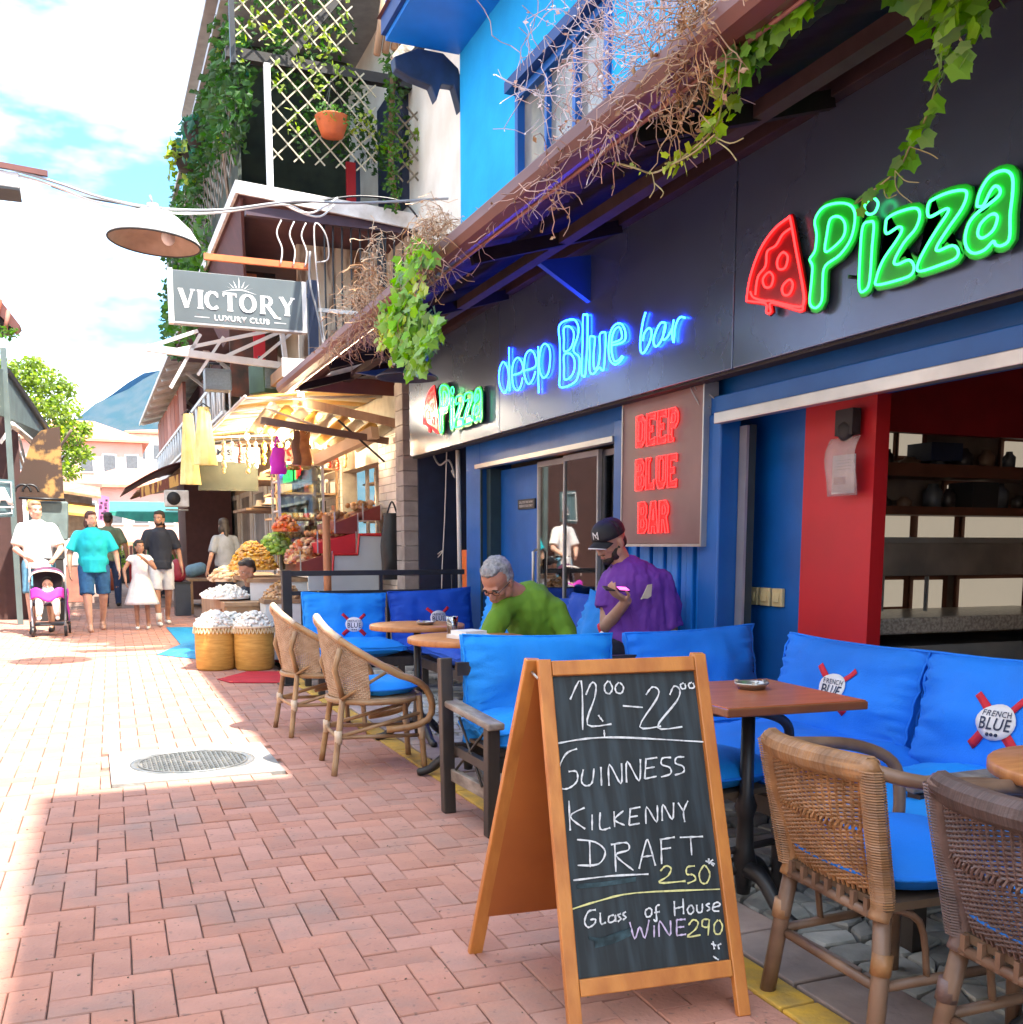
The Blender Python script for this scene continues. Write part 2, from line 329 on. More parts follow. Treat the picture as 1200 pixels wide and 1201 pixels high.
# kerb line, border slabs, cobbles
terr = struct(MB().box((2.75, 4.7, -.035), (2.0, 12.4, .03)).build('terrace', mat('m_joint', (.10, .095, .085), .95, (.06, .06, .055), 10, bump=.5)))
s = MB(); y = 1.0
while y < 9.6:
    l = random.uniform(.45, .6); s.box((1.665, y+l/2, -.01), (.115, l-.008, .03)); y += l
ks = s.build('yellow_line', m_yel, bevel=.006); struct(ks)
slabs = []
y = 1.0
while y < 8.9:
    l = random.uniform(.28, .42); slabs.append((1.855, y+l/2, .245, l-.015)); y += l
for (x, yy, a, b) in slabs: MB().box((x, yy, -.008+random.uniform(-.003, .003)), (a, b, .03), (random.uniform(-.01, .01), random.uniform(-.01, .01), random.uniform(-.02, .02))).build('border_slab', m_slab, terr, bevel=.006)
g = .122; gx = int(1.72/g); gy = int(9.3/g); J = {}
for i in range(gx+1):
    for j in range(gy+1): J[i, j] = V((1.99+i*g+random.uniform(-.38, .38)*g*(0 if i == 0 else 1)+(j % 2)*.03*(i > 0), .9+j*g+random.uniform(-.34, .34)*g, 0))
cobs = []
for i in range(gx):
    for j in range(gy):
        if random.random() < .18 and (i, j+1) in J and i < gx-1 and (i, j) not in cobs: pass
        q = [J[i, j], J[i+1, j], J[i+1, j+1], J[i, j+1]]; c = sum(q, V())/4
        d = c-V((0, 0, H)); f_ = d.dot(_fw); px = CXP+F*d.dot(_rt)/f_; py = CYP-F*d.dot(_up)/f_
        vis = 0 if (-20 < px < 1225 and py < 1225) else 1
        cobs.append((vis, f_, [tuple(c+(v-c)*.93) for v in q], tuple(c)))
cobs.sort(key=lambda t: (t[0], t[1])); rest = MB()
def cobble(mb, q, c, loc=None):
    o = V(loc) if loc else V(); C = V(c); P = []
    for sc, z in ((1, -.03), (1.0, -.004), (.93, .004), (.6, .006)):
        for a in range(4):
            p0, p1 = V(q[a]), V(q[(a+1) % 4]); 
            pm = C+(p0-C)*.93; P.append(C+(pm-C)*sc+V((0, 0, z))-o); pm = C+((p0+p1)/2-C)*1.02; P.append(C+(pm-C)*sc+V((0, 0, z))-o)
    tilt = (random.uniform(-.06, .06), random.uniform(-.06, .06)); dz = random.uniform(-.006, .004)
    P = [V((p.x, p.y, p.z+dz+(p.x+o.x-C.x)*tilt[0]+(p.y+o.y-C.y)*tilt[1])) for p in P]
    f = [(r*8+k, r*8+(k+1) % 8, (r+1)*8+(k+1) % 8, (r+1)*8+k) for r in range(3) for k in range(8)]+[tuple(range(24, 32))]
    mb.add(P, f, False)
for n, (vis, f_, q, c) in enumerate(cobs):
    if n < 300: m = MB(); cobble(m, q, c, c); m.build('cobblestone', m_cob, terr, loc=c)
    else: cobble(rest, q, c)
rest.build('cobblestones_beyond', m_cob, terr, kind='stuff')
gr_ = MB(); rgg = random.Random(77)
for _ in range(420):
    a = atG(rgg.uniform(0, 1190), 860+340*rgg.random()**1.2); r_ = rgg.uniform(.0012, .0035)
    if a.x < 1.95: gr_.ball(a+V((0, 0, .002)), (r_*rgg.uniform(.8, 2.2), r_, r_*.7), 5, 3, Matrix.Rotation(rgg.uniform(0, 3), 3, 'Z'))
gr_.build('grit', mat('m_grit', (.30, .24, .17), .9, (.12, .09, .06), 60, rnd=.4), street, kind='stuff')
# ================================================================== the bar
bar = thing('bar_building', 'blue bar front with grey fascia board, brown eaves and two wide openings', 'building', (3.25, 5, 0))
def bp_(name, mb, m, **k):   # part of bar in world coordinates
    o = mb.build(name, m, None, **k); o.parent = bar; o.matrix_parent_inverse = Matrix.Translation((-3.25, -5, 0)); return o
FZ0, FZ1 = 2.07, 3.04
for (a, b) in ((9.98, 7.56), (7.55, 4.43), (4.42, 1.31), (1.30, .8)):
    bp_('fascia_panel', MB().bb((2.99, b, FZ0), (3.02, a, FZ1)), m_fascia, bevel=.003)
bp_('fascia_frame', MB().bb((3.02, .8, FZ0-.012), (3.10, 9.98, FZ0+.03)).bb((3.021, .8, FZ1-.05), (3.10, 9.98, FZ1-.01)), m_dark)
bp_('soffit_beam', MB().bb((2.93, .8, FZ1), (3.09, 9.98, FZ1+.12)), mat('m_sofb', (.05, .032, .038), .85, spec=.1), bevel=.004)
# wall pieces
wallmb = MB()
wallmb.bb((3.2, 8.56, 0), (3.5, 8.92, 2.2))            # far pier
wallmb.bb((3.252, 4.90, 0), (3.38, 5.95, 2.2))           # pier behind sign
wallmb.bb((3.2, 5.95, 1.90), (3.45, 8.56, 2.2))        # lintel one
wallmb.bb((3.22, .8, 1.99), (3.45, 4.89, 2.2))         # lintel two
wallmb.bb((3.13, .8, 1.895), (3.45, 4.89, 1.99))
wallmb.bb((3.46, .8, 2.2), (3.5, 9.9, 3.4))
wallmb.bb((3.2, 5.95, 0), (3.5, 8.56, .10))
bp_('wall', wallmb, m_blue, bevel=.006)
for k in range(13):                                     # fluted boards under the sign
    y = 4.84+k*.083; bp_('board', MB().bb((3.205 if k % 2 else 3.22, y, .02), (3.25, y+.066, 1.99)), m_bluelt, bevel=.008)
bp_('corner_post', MB().bb((3.12, 4.71, 0), (3.25, 4.90, 1.895)), m_blue, bevel=.01)
bp_('corner_post', MB().bb((3.16, 5.88, 0), (3.25, 5.99, 2.0)), m_blue, bevel=.01)
bp_('trim', MB().bb((3.15, 5.99, 1.865), (3.22, 8.56, 1.90)), m_alu)
bp_('trim', MB().bb((3.07, .8, 1.835), (3.125, 4.70, 1.892)), m_alu, bevel=.004)
# opening one: jamb, blue leaf, sliding glass
bp_('jamb', MB().bb((3.26, 8.46, 0), (3.40, 8.555, 1.865)).bb((3.20, 8.545, 0), (3.22, 8.56, 1.86)), mat('m_jamb', (.02, .05, .06), .5))
door = bp_('door', MB().bb((3.36, 7.66, .08), (3.40, 8.46, 1.85)), m_blue)
s = MB().bb((3.345, 7.69, 1.50), (3.36, 8.04, 1.58)); pl = bp_('door_plate', s, m_black)
MX = frameM((3.343, 7.865, 1.555), (0, -1, 0), (0, 0, 1))
t_ = textobj('lettering', 'CALL FOR TAKE AWAY', m_white, MX, .028, None, depth=0); t_.parent = bar; t_.matrix_parent_inverse = Matrix.Translation((-3.25, -5, 0))
t_ = textobj('lettering', 'RESERVATIONS ONLY', m_white, frameM((3.343, 7.865, 1.525), (0, -1, 0), (0, 0, 1)), .028, None, depth=0); t_.parent = bar; t_.matrix_parent_inverse = Matrix.Translation((-3.25, -5, 0))
for i, (ya, yb, xx) in enumerate(((7.64, 6.98, 3.36), (7.02, 6.45, 3.30), (6.5, 5.99, 3.36), (6.75, 6.1, 3.43))):
    fr = bp_('glass_door', MB().bb((xx-.015, yb, .12), (xx+.015, yb+.022, 1.86)).bb((xx-.015, ya-.022, .12), (xx+.015, ya, 1.86)).bb((xx-.014, yb+.022, .12), (xx+.014, ya-.022, .17)).bb((xx-.014, yb+.022, 1.82), (xx+.014, ya-.022, 1.86)), m_alu if i == 0 else m_grey)
    g_ = MB().bb((xx-.004, yb+.022, .17), (xx+.004, ya-.022, 1.82)).build('pane', m_glass); g_.parent = fr
bp_('door_rail', MB().tube([(3.33, 7.61, .75), (3.30, 7.61, .77), (3.30, 7.61, 1.15), (3.33, 7.61, 1.17)], .012, 8), m_alu)
# interior of the first room
room = MB(); room.bb((5.3, 4.75, 0), (5.34, 8.6, 2.3)); room.bb((3.5, 8.6, 0), (5.34, 8.64, 2.3)); room.bb((3.5, 4.9, 2.25), (5.3, 8.6, 2.29))
bp_('interior_wall', room, mat('m_room', (.40, .36, .30), .7, (.25, .22, .18), 3))
bp_('interior_floor', MB().bb((3.5, 4.6, -.0), (5.3, 8.6, .02)), m_conc)
bp_('bar_counter', MB().bb((4.3, 5.2, .02), (4.7, 8.0, .95)).bb((4.25, 5.15, .95), (4.75, 8.05, 1.0)), mat('m_cnt', (.12, .16, .18), .35, (.2, .22, .2), 6))
bo = MB()
for k in range(26):
    y = 5.2+k*.11; h = random.uniform(.18, .3); z0 = 1.25 if k % 2 else 1.55; bo.lathe([(.035, 0), (.035, h*.6), (.012, h*.75), (.012, h)], (5.15, y, z0), 8)
bo.bb((5.05, 5.0, 1.22), (5.29, 8.2, 1.25)).bb((5.05, 5.0, 1.52), (5.29, 8.2, 1.545))
bp_('bottle_shelf', bo, mat('m_bot', (.30, .16, .06), .2, (.5, .42, .25), 12, contrast=(.45, .5)))
# pizza picture hung behind the glass
pz = thing('pizza_sign', 'oval pizza picture hanging behind the glass door', 'sign', (3.52, 7.51, 1.655))
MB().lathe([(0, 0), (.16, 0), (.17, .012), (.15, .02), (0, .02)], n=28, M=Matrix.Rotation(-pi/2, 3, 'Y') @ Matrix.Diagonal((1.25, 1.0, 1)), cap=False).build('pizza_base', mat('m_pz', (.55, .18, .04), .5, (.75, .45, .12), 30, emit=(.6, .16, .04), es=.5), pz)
s = MB()
for k in range(9): a = k*2.4; s.lathe([(.028, .0), (.03, .01), (0, .012)], (-.02, cos(a)*.012*k, sin(a)*.02*k), 8, M=Matrix.Rotation(-pi/2, 3, 'Y'))
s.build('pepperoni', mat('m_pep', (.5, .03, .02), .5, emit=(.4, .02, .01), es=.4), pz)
MB().tube([(.02, .0, .2), (.02, 0, .24)], .004).build('hanger', m_black, pz)
# opening two: inner walls and kitchen
IN = 3.40
bp_('jamb', MB().bb((3.255, 4.64, 0), (3.30, 4.72, 1.835)), mat('m_jamb2', (.03, .045, .05), .5))
bp_('edge_strip', MB().bb((3.238, 4.64, 0), (3.254, 4.705, 1.83)), m_alu)
bp_('inner_wall', MB().bb((IN, 4.34, 0), (IN+.05, 5.0, 2.3)), m_blue)
bp_('red_panel', MB().bb((IN-.02, 3.83, 0), (IN+.06, 4.34, 2.3)), m_red)
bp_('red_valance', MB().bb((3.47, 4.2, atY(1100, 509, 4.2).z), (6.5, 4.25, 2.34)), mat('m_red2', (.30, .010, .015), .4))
KY = 4.62
k_ = MB(); k_.bb((6.6, -1, 0), (6.64, KY, 2.4)); k_.bb((3.5, KY, 0), (6.6, KY+.04, 2.4)); k_.bb((3.5, .8, 2.36), (6.6, KY, 2.4))
bp_('kitchen_wall', k_, mat('m_kw', (.26, .20, .16), .8, (.15, .11, .09), 4))
bp_('interior_floor', MB().bb((3.5, .8, -.0), (6.6, KY, .02)), m_dark)
def kq(x0, y0, x1, y1, Y, d=.03, mbb=None):   # slab on the kitchen wall spanning a picture rectangle at depth Y
    a, b = atY(x0, y1, Y), atY(x1, y0, Y); return (mbb or MB()).bb((a.x, Y, a.z), (b.x, Y+d, b.z))
bp_('hood', kq(1024, 637, 1300, 676, 4.05, .5), m_steel, bevel=.006)
bp_('hood_edge', kq(1022, 631, 1300, 637, 4.04, .52), m_alu)
bp_('counter', kq(1016, 717, 1300, 746, 3.95, .62), mat('m_granite', (.50, .45, .38), .3, (.26, .22, .19), 60, contrast=(.4, .6)), bevel=.01)
bp_('counter_front', kq(1020, 747, 1300, 960, 4.0, .5), mat('m_cf', (.42, .38, .33), .3, (.10, .14, .18), 1.5))
for x in (1034, 1086): bp_('hood_post', kq(x, 676, x+4, 717, 4.03, .02), m_alu)
m_brw = mat('m_brw', (.16, .055, .03), .5); m_kpane_glow = mat('m_kpane_glow', (.42, .37, .30), .3, (.34, .31, .27), 2, emit=(.55, .47, .36), es=.16)  # panes and small bright patches given a faint glow to brighten the kitchen
for (x0, y0, x1, y1) in ((1030, 603, 1068, 632), (1078, 600, 1120, 634), (1133, 598, 1210, 636), (1030, 680, 1060, 712), (1072, 680, 1106, 714), (1126, 678, 1200, 716), (1035, 508, 1048, 534), (1056, 508, 1082, 534), (1112, 570, 1156, 592), (1178, 520, 1230, 560)):
    f_ = bp_('pane_frame', kq(x0-6, y0-5, x1+6, y1+5, KY-.03, .02), m_brw); o = kq(x0, y0, x1, y1, KY-.045, .014).build('pane', m_kpane_glow); o.parent = f_
rnd = random.Random(4)
for y_, n in ((598, 9), (552, 8)):
    bp_('shelf', kq(1028, y_, 1300, y_+5, 4.36, .24), m_brw)
    for k in range(n):
        px = 1038+k*230/n+rnd.uniform(-5, 5); c_ = atY(px, y_, 4.46); h = rnd.uniform(.06, .16); r0 = rnd.uniform(.03, .06)
        bp_('kitchen_pot', MB().lathe([(r0, 0), (r0*1.05, h*.7), (r0*.6, h*.85), (r0*.5, h)], (c_.x, 4.46, c_.z+.003), 12), mat('m_kware%d' % (k % 3), ((.05, .04, .04), (.20, .12, .08), (.10, .11, .13))[k % 3], .4))
bp_('kitchen_box', kq(1140, 566, 1172, 598, 4.38, .18), m_dark); bp_('kitchen_box', kq(1092, 520, 1130, 540, 4.38, .18), m_navy)
for k in range(3):
    sw = thing('light_switch', 'cream wall switch, %s of the three on the blue inner wall' % ('left', 'middle', 'right')[k], 'switch', (IN, 4.745-.11*k, .925), 0, 'cream switches on the blue inner wall')
    MB().box((-.012, 0, 0), (.022, .088, .098)).build('switch_plate', mat('m_sw', (.62, .52, .28), .4), sw, bevel=.005)
    MB().box((-.026, 0, .0), (.008, .05, .05), (0, .15, 0)).build('rocker', mat('m_sw', (.6, .5, .3)), sw, bevel=.002)
nb = thing('notice_bag', 'clear plastic bag with papers hanging on the red panel', 'bag', (IN-.05, 3.965, 1.725))
s = MB().grid(lambda u, v: V((-.03-.03*sin(v*pi), (.5-u)*.21+.01*sin(v*7), -.02-v*.27)), 8, 8); s.build('plastic_bag', mat('m_plastic', (.62, .52, .50), .25, (.5, .42, .4), 12, alpha=.4), nb, solid=.002)
MB().box((-.032, 0, -.19), (.006, .15, .18), (0, 0, .03)).build('paper', m_white, nb)
MB().box((-.037, .02, -.22), (.003, .08, .035)).build('print_block', m_redbrown, nb)
for k in range(4): MB().box((-.037, 0, -.125-.014*k), (.003, .11-.02*(k % 2), .004)).build('print_line', m_grey, nb)
MB().ball((-.03, 0, .01), (.03, .05, .05), 8, 6).box((-.02, 0, .05), (.05, .12, .12)).build('wall_clip', m_dark, nb)
# door-sized recess beyond the bar: dark cable alcove
alc = thing('cable_alcove', 'dark recess with hanging cables between stone pillar and blue pier', 'wall', (3.4, 9.4, 0))
def wp(root, name, mb, m, **k):
    o = mb.build(name, m, None, **k); o.parent = root; o.matrix_parent_inverse = Matrix.Translation(-V(root.location)); return o
wp(alc, 'back_wall', MB().bb((3.75, 8.9, 0), (3.8, 10.1, 3.3)).bb((3.1, 10.06, 0), (3.75, 10.1, 3.3)), m_navy)
for (pts, r) in (([(562-75+0, 533), (488, 600), (492, 660), (489, 720)], 3), ([(509, 530), (511, 580), (510, 605)], 2), ([(487, 560), (497, 580), (498, 610), (499, 640), (497, 655), (505, 668)], 2), ([(524, 525), (522, 600), (519, 660), (518, 700)], 3), ([(505, 664), (520, 645), (492, 668)], 3)):
    P = [atX(x, y, 3.3) for x, y in pts]; wp(alc, 'cable', MB().tube(smooth(P, 5), .006 if r > 2 else .004, 6), m_white)
wp(alc, 'pipe', MB().tube([atX(537, 528, 3.19), atX(540, 700, 3.19)], .022, 8), m_white)
wp(alc, 'pipe', MB().tube([atX(487, 540, 3.1), atX(490, 730, 3.1)], .02, 8), m_grey)
wp(alc, 'cable_bundle', MB().tube(smooth([atX(x, y, 3.25) for x, y in ((505, 525), (515, 545), (527, 540), (534, 560), (530, 552))], 5), .01, 6), m_grey)
ob = thing('orange_cabinet', 'orange metal cabinet standing in the dark cable recess', 'cabinet', (3.45, 9.3, 0))
MB().bb((-.12, -.17, 0), (.16, .2, 1.16)).build('cabinet_body', mat('m_or', (.80, .17, .02), .5, (.7, .15, .03), 4), ob, bevel=.01)
MB().bb((-.135, -.14, .1), (-.121, .17, 1.1)).build('cabinet_door', mat('m_or2', (.75, .16, .02), .5), ob, bevel=.005)
s = MB()
for k in range(10): s.bb((3.42 - .03, 8.93+.0, 0), (3.43, 8.94, .01))
pil = thing('stone_pillar', 'grey block pillar between the bar fascia and the white brick shop', 'pillar', (3.05, 10.2, 0))
z = 0; k = 0
while z < 2.75:
    MB().bb((-.10, -.11, z), (.13, .16, z+.145)).build('block', mat('m_pillar', (.36, .32, .29), .85, (.26, .23, .21), 7, bump=.5, rnd=.12), pil, bevel=.006); z += .15
# canopy: gutter, fascia, corrugated sheet, beams
def roofz(x): return 2.90+(x-2.02)*.30
n = 0
for y0, y1 in ((.8, 1.4), (1.42, 4.3), (4.32, 7.3), (7.32, 10.9)):
    ny = int((y1-y0)/.035)
    s = MB().grid(lambda u, v: V((1.98+.34*v, y0+u*(y1-y0), roofz(1.98+.34*v)-.065+.011*sin((y0+u*(y1-y0))*2*pi/.076))), ny, 1)
    bp_('eave_sheet', s, m_corr, solid=.003)
    s = MB().grid(lambda u, v: V((2.30+1.25*v, y0+u*(y1-y0), roofz(2.30+1.25*v)-.02+.010*sin((y0+u*(y1-y0))*2*pi/.076))), ny, 2)
    bp_('roof_sheet', s, m_corrblue, solid=.003)
bp_('roof_cover', MB().prism([(1.97, .8, roofz(1.97)+.02), (3.5, .8, roofz(3.5)+.02), (3.5, .8, roofz(3.5)+.04), (1.97, .8, roofz(1.97)+.04)], (0, 10.12, 0)), m_redbrown)
prof = [(1.97, 2.89), (1.90, 2.885), (1.865, 2.85), (1.86, 2.80), (1.88, 2.765), (1.935, 2.755), (1.985, 2.765), (1.99, 2.775), (1.935, 2.768), (1.89, 2.776), (1.875, 2.80), (1.88, 2.845), (1.905, 2.872), (1.97, 2.876)]
bp_('gutter', MB().prism([(x, .8, z) for x, z in prof], (0, 10.15, 0)), m_redbrown)
bp_('gutter_lip', MB().tube([(1.985, .8, 2.762), (1.985, 10.95, 2.762)], .009, 6), mat('m_lip', (.32, .13, .11), .4))
bp_('eave_board', MB().bb((1.992, .8, 2.775), (2.012, 10.93, 2.885)), m_redbrown)
bp_('eave_board', MB().bb((2.012, 10.91, 2.79), (3.4, 10.93, 2.95)), m_redbrown)
for y in (1.0, 2.0, 3.7, 5.55, 7.3, 9.2, 10.6): bp_('rafter', MB().beam((2.03, y, roofz(2.03)-.13), (2.95, y, roofz(2.95)-.14), .045, .07), mat('m_raf', (.02, .015, .018), .85, spec=.1))
bp_('purlin', MB().bb((2.55, .8, 2.90), (2.62, 10.9, 2.96)), mat('m_pur', (.06, .04, .045), .85, spec=.1))
bk = MB().prism([(2.62, 6.0, 2.93), (2.99, 6.0, 3.0), (2.99, 6.0, 2.72)], (0, .05, 0)); bp_('brace', bk, m_bluedk)
bp_('brace', MB().prism([(2.45, 9.95, 2.85), (2.99, 9.95, 2.95), (2.99, 9.95, 2.80)], (0, .05, 0)), m_bluedk)
# upper blue wall with window, projecting eave
ub = MB(); X0 = 3.3
w0, w1, z0, z1 = 6.35, 7.93, 4.02, 4.72
ub.bb((X0, .8, 3.2), (X0+.3, w0, 5.6)); ub.bb((X0, w1, 3.2), (X0+.3, 9.3, 5.6)); ub.bb((X0, w0, 3.2), (X0+.3, w1, z0)); ub.bb((X0, w0, z1), (X0+.3, w1, 5.6))
bp_('upper_wall', ub, m_sky)
bp_('upper_soffit', MB().bb((2.62, .8, 5.58), (3.3, 9.32, 5.64)), m_bluelt)
bp_('upper_eave', MB().bb((2.58, .8, 5.62), (2.62, 9.32, 5.78)).bb((2.62, 9.28, 5.64), (3.6, 9.32, 5.9)), m_bluedk)
bp_('upper_roof', MB().prism([(2.55, .8, 5.76), (4.6, .8, 6.5), (7.0, .8, 5.76)], (0, 8.55, 0)), m_redbrown)
bp_('back_wall', MB().bb((6.7, .8, 0), (6.9, 9.3, 5.76)).bb((3.6, 9.1, 0), (6.7, 9.3, 5.76)), m_sky)
wf = bp_('window', MB().bb((3.27, w0, z0), (3.36, w1, z0+.06)).bb((3.27, w0, z1-.06), (3.36, w1, z1)).bb((3.27, w1-.06, z0+.06), (3.36, w1, z1-.06)).bb((3.27, w0, z0+.06), (3.36, w0+.06, z1-.06)).bb((3.28, 6.85, z0+.06), (3.36, 6.90, z1-.06)).bb((3.29, 7.36, z0+.06), (3.35, 7.40, z1-.06)), m_blue)
o = MB().bb((3.33, w0+.06, z0+.06), (3.335, w1-.06, z1-.06)).build('pane', mat('m_pane', (.30, .27, .22), .12, (.12, .13, .13), 3, spec=.8)); o.parent = wf
o = MB().bb((3.22, w0-.05, z0-.07), (3.36, w1+.05, z0-.005)).build('sill', m_blue); o.parent = wf
o = MB().bb((3.20, w0-.05, z1+.005), (3.36, w1+.05, z1+.09)).build('shutter_box', m_bluedk); o.parent = wf
for b_ in ('pane', ): pass
# carved black bracket at the corner
s = MB(); P = [atY(x, y, 9.36) for x, y in ((462, 66), (490, 56), (520, 62), (538, 80), (541, 92), (545, 125), (540, 130), (532, 100), (518, 98), (512, 118), (505, 100), (480, 90), (464, 80))]
s.prism(P, (0, .12, 0)); bk = wp(bar, 'carved_bracket', s, mat('m_brk', (.02, .03, .06), .5, (.03, .06, .14), 5), bevel=.01)
# unseen block added right and behind the camera, sized to shade the foreground
nbk = thing('shade_building', 'tall cream building added out of frame behind the viewpoint to shade the paving', 'building', (5.3, -5.22, 0))
MB().bb((-2.75, -7, 0), (2.7, 5.97, 9.9)).build('wall', mat('m_cream', (.6, .52, .4), .9, (.5, .44, .34), 2), nbk)
MB().bb((-2.75, -7.1, 9.9), (2.8, 5.98, 10.0)).build('roof', m_redbrown, nbk)
for k in range(4): MB().bb((-2.77, -5.5+1.8*k, 4.5), (-2.74, -4.6+1.8*k, 6.0)).build('window', m_navy, nbk)
# ================================================================== neon signs
n_green = lum('n_green', (.02, .5, .10), 2.6); n_red = lum('n_red', (1., .022, .022), 1.6); n_blue = lum('n_blue', (.006, .06, 1.), 13.)
def cr(pts, closed, sub=5): return smooth(pts, sub, closed)
S1 = [  # big sign, traced in photo pixels: (closed, points)
 ('g', 1, [(956,258),(966,243),(985,238),(999,242),(1003,256),(998,280),(985,299),(968,312),(965,330),(964,352),(957,361),(950,355),(952,330),(953,312),(950,304),(956,294),(958,275)]),
 ('g', 1, [(974,257),(984,254),(991,262),(990,276),(980,288),(968,295),(970,275)]),
 ('g', 1, [(1023,232),(1030,238),(1026,249),(1018,251),(1014,242)]),
 ('g', 1, [(1012,266),(1020,260),(1025,263),(1023,290),(1020,330),(1014,341),(1008,338),(1009,300)]),
 ('g', 1, [(1039,262),(1042,255),(1056,248),(1074,244),(1079,252),(1074,268),(1060,285),(1049,306),(1053,310),(1066,305),(1072,312),(1069,322),(1055,328),(1029,334),(1028,326),(1036,305),(1051,283),(1058,270),(1054,266),(1040,274)]),
 ('g', 1, [(1089,240),(1094,234),(1112,226),(1130,223),(1134,229),(1128,245),(1112,268),(1099,289),(1101,294),(1117,288),(1124,294),(1121,303),(1105,310),(1080,318),(1076,312),(1084,294),(1097,272),(1112,249),(1109,245),(1092,254),(1088,250)]),
 ('g', 1, [(1146,240),(1150,224),(1161,207),(1177,200),(1187,206),(1188,225),(1185,252),(1184,280),(1175,288),(1168,287),(1165,283),(1155,293),(1143,297),(1135,292),(1132,280),(1136,263),(1146,250),(1162,238),(1172,229),(1173,222),(1168,218),(1162,224),(1154,240),(1149,242)]),
 ('g', 1, [(1167,251),(1170,256),(1165,270),(1153,279),(1147,275),(1150,263),(1160,253)]),
 ('r', 1, [(876,350),(880,325),(891,294),(907,270),(924,256),(927,257),(933,290),(943,345),(942,358),(938,364),(905,355),(904,366),(899,366),(898,356),(878,353)]),
 ('r', 0, [(927,268),(918,275),(910,288),(900,295),(898,312),(889,325),(886,346)]),
 ('r', 0, [(880,342),(884,349),(898,353),(905,353),(938,360),(943,352)]),
 ('r', 1, [(918,296),(924,301),(921,314),(913,315),(912,305)]),
 ('r', 1, [(902,319),(907,325),(904,336),(897,336),(895,327)]),
 ('r', 1, [(926,328),(930,334),(926,345),(919,345),(918,336)])]
SX = 2.945
def neon(root, specs, off=(0, 0, 0), r=.0052, plane=SX, mats=None, name='neon_tube'):
    for c, cl, pts in specs:
        P = [atX(x, y, plane)+V(off) for x, y in pts]; o = MB().tube(cr(P, cl, 4), r, 6, closed=bool(cl)).build(name, mats[c]); o.parent = root; o.matrix_parent_inverse = Matrix.Translation(-V(root.location))
def back_plate(root, specs, off, m, x0, grow=.03, idx=(0,), name='backing'):
    for k in idx:
        P = [atX(x, y, SX)+V(off) for x, y in specs[k][2]]; P = cr(P, 1, 2); c = sum(P, V())/len(P); n = len(P); Q = []
        for i in range(n):
            t = (P[(i+1) % n]-P[i-1]); nn = V((0, t.z, -t.y)).normalized(); 
            Q.append(P[i]+nn*grow)
        ar = sum(P[i].y*P[(i+1) % n].z-P[(i+1) % n].y*P[i].z for i in range(n))
        if ar < 0: Q = [P[i]-(Q[i]-P[i]) for i in range(n)]
        me = MB(); me.prism([V((x0, q.y, q.z)) for q in Q], (.012, 0, 0)); o = me.build(name, m); o.parent = root; o.matrix_parent_inverse = Matrix.Translation(-V(root.location))
m_gback = mat('m_gback', (.01, .34, .03), .3, (.01, .28, .02), 3); m_rback = mat('m_rback', (.30, .01, .012), .25)
for off, lab in (((0, 0, 0), 'big green neon pizza sign with red slice on the near end of the fascia'), ((0, 5.12, -.02), 'green neon pizza sign with red slice at the far end of the fascia')):
    t = thing('pizza_neon_sign', lab, 'neon sign', (2.97, 3.4+off[1], 2.3+off[2]), 0, 'green neon pizza signs on the fascia')
    back_plate(t, S1, off, m_gback, SX+.008, .022, (0, 3, 4, 5, 6)); back_plate(t, S1, off, m_rback, SX+.008, .012, (8,))
    neon(t, S1, off, mats={'g': n_green, 'r': n_red})
    s = MB()
    for yy in (3.9, 3.55, 3.2, 2.85): s.cyl((SX+.01, yy+off[1], 2.3+off[2]), (2.99, yy+off[1], 2.3+off[2]), .008, 6)
    o = s.build('spacer', m_black); o.parent = t; o.matrix_parent_inverse = Matrix.Translation(-V(t.location))
def zz(ox, oy, sc, pts): return [(ox+x/sc, oy+y/sc) for x, y in pts]
A = lambda p: zz(575, 350, 9.23, p); B = lambda p: zz(695, 350, 9.23, p)
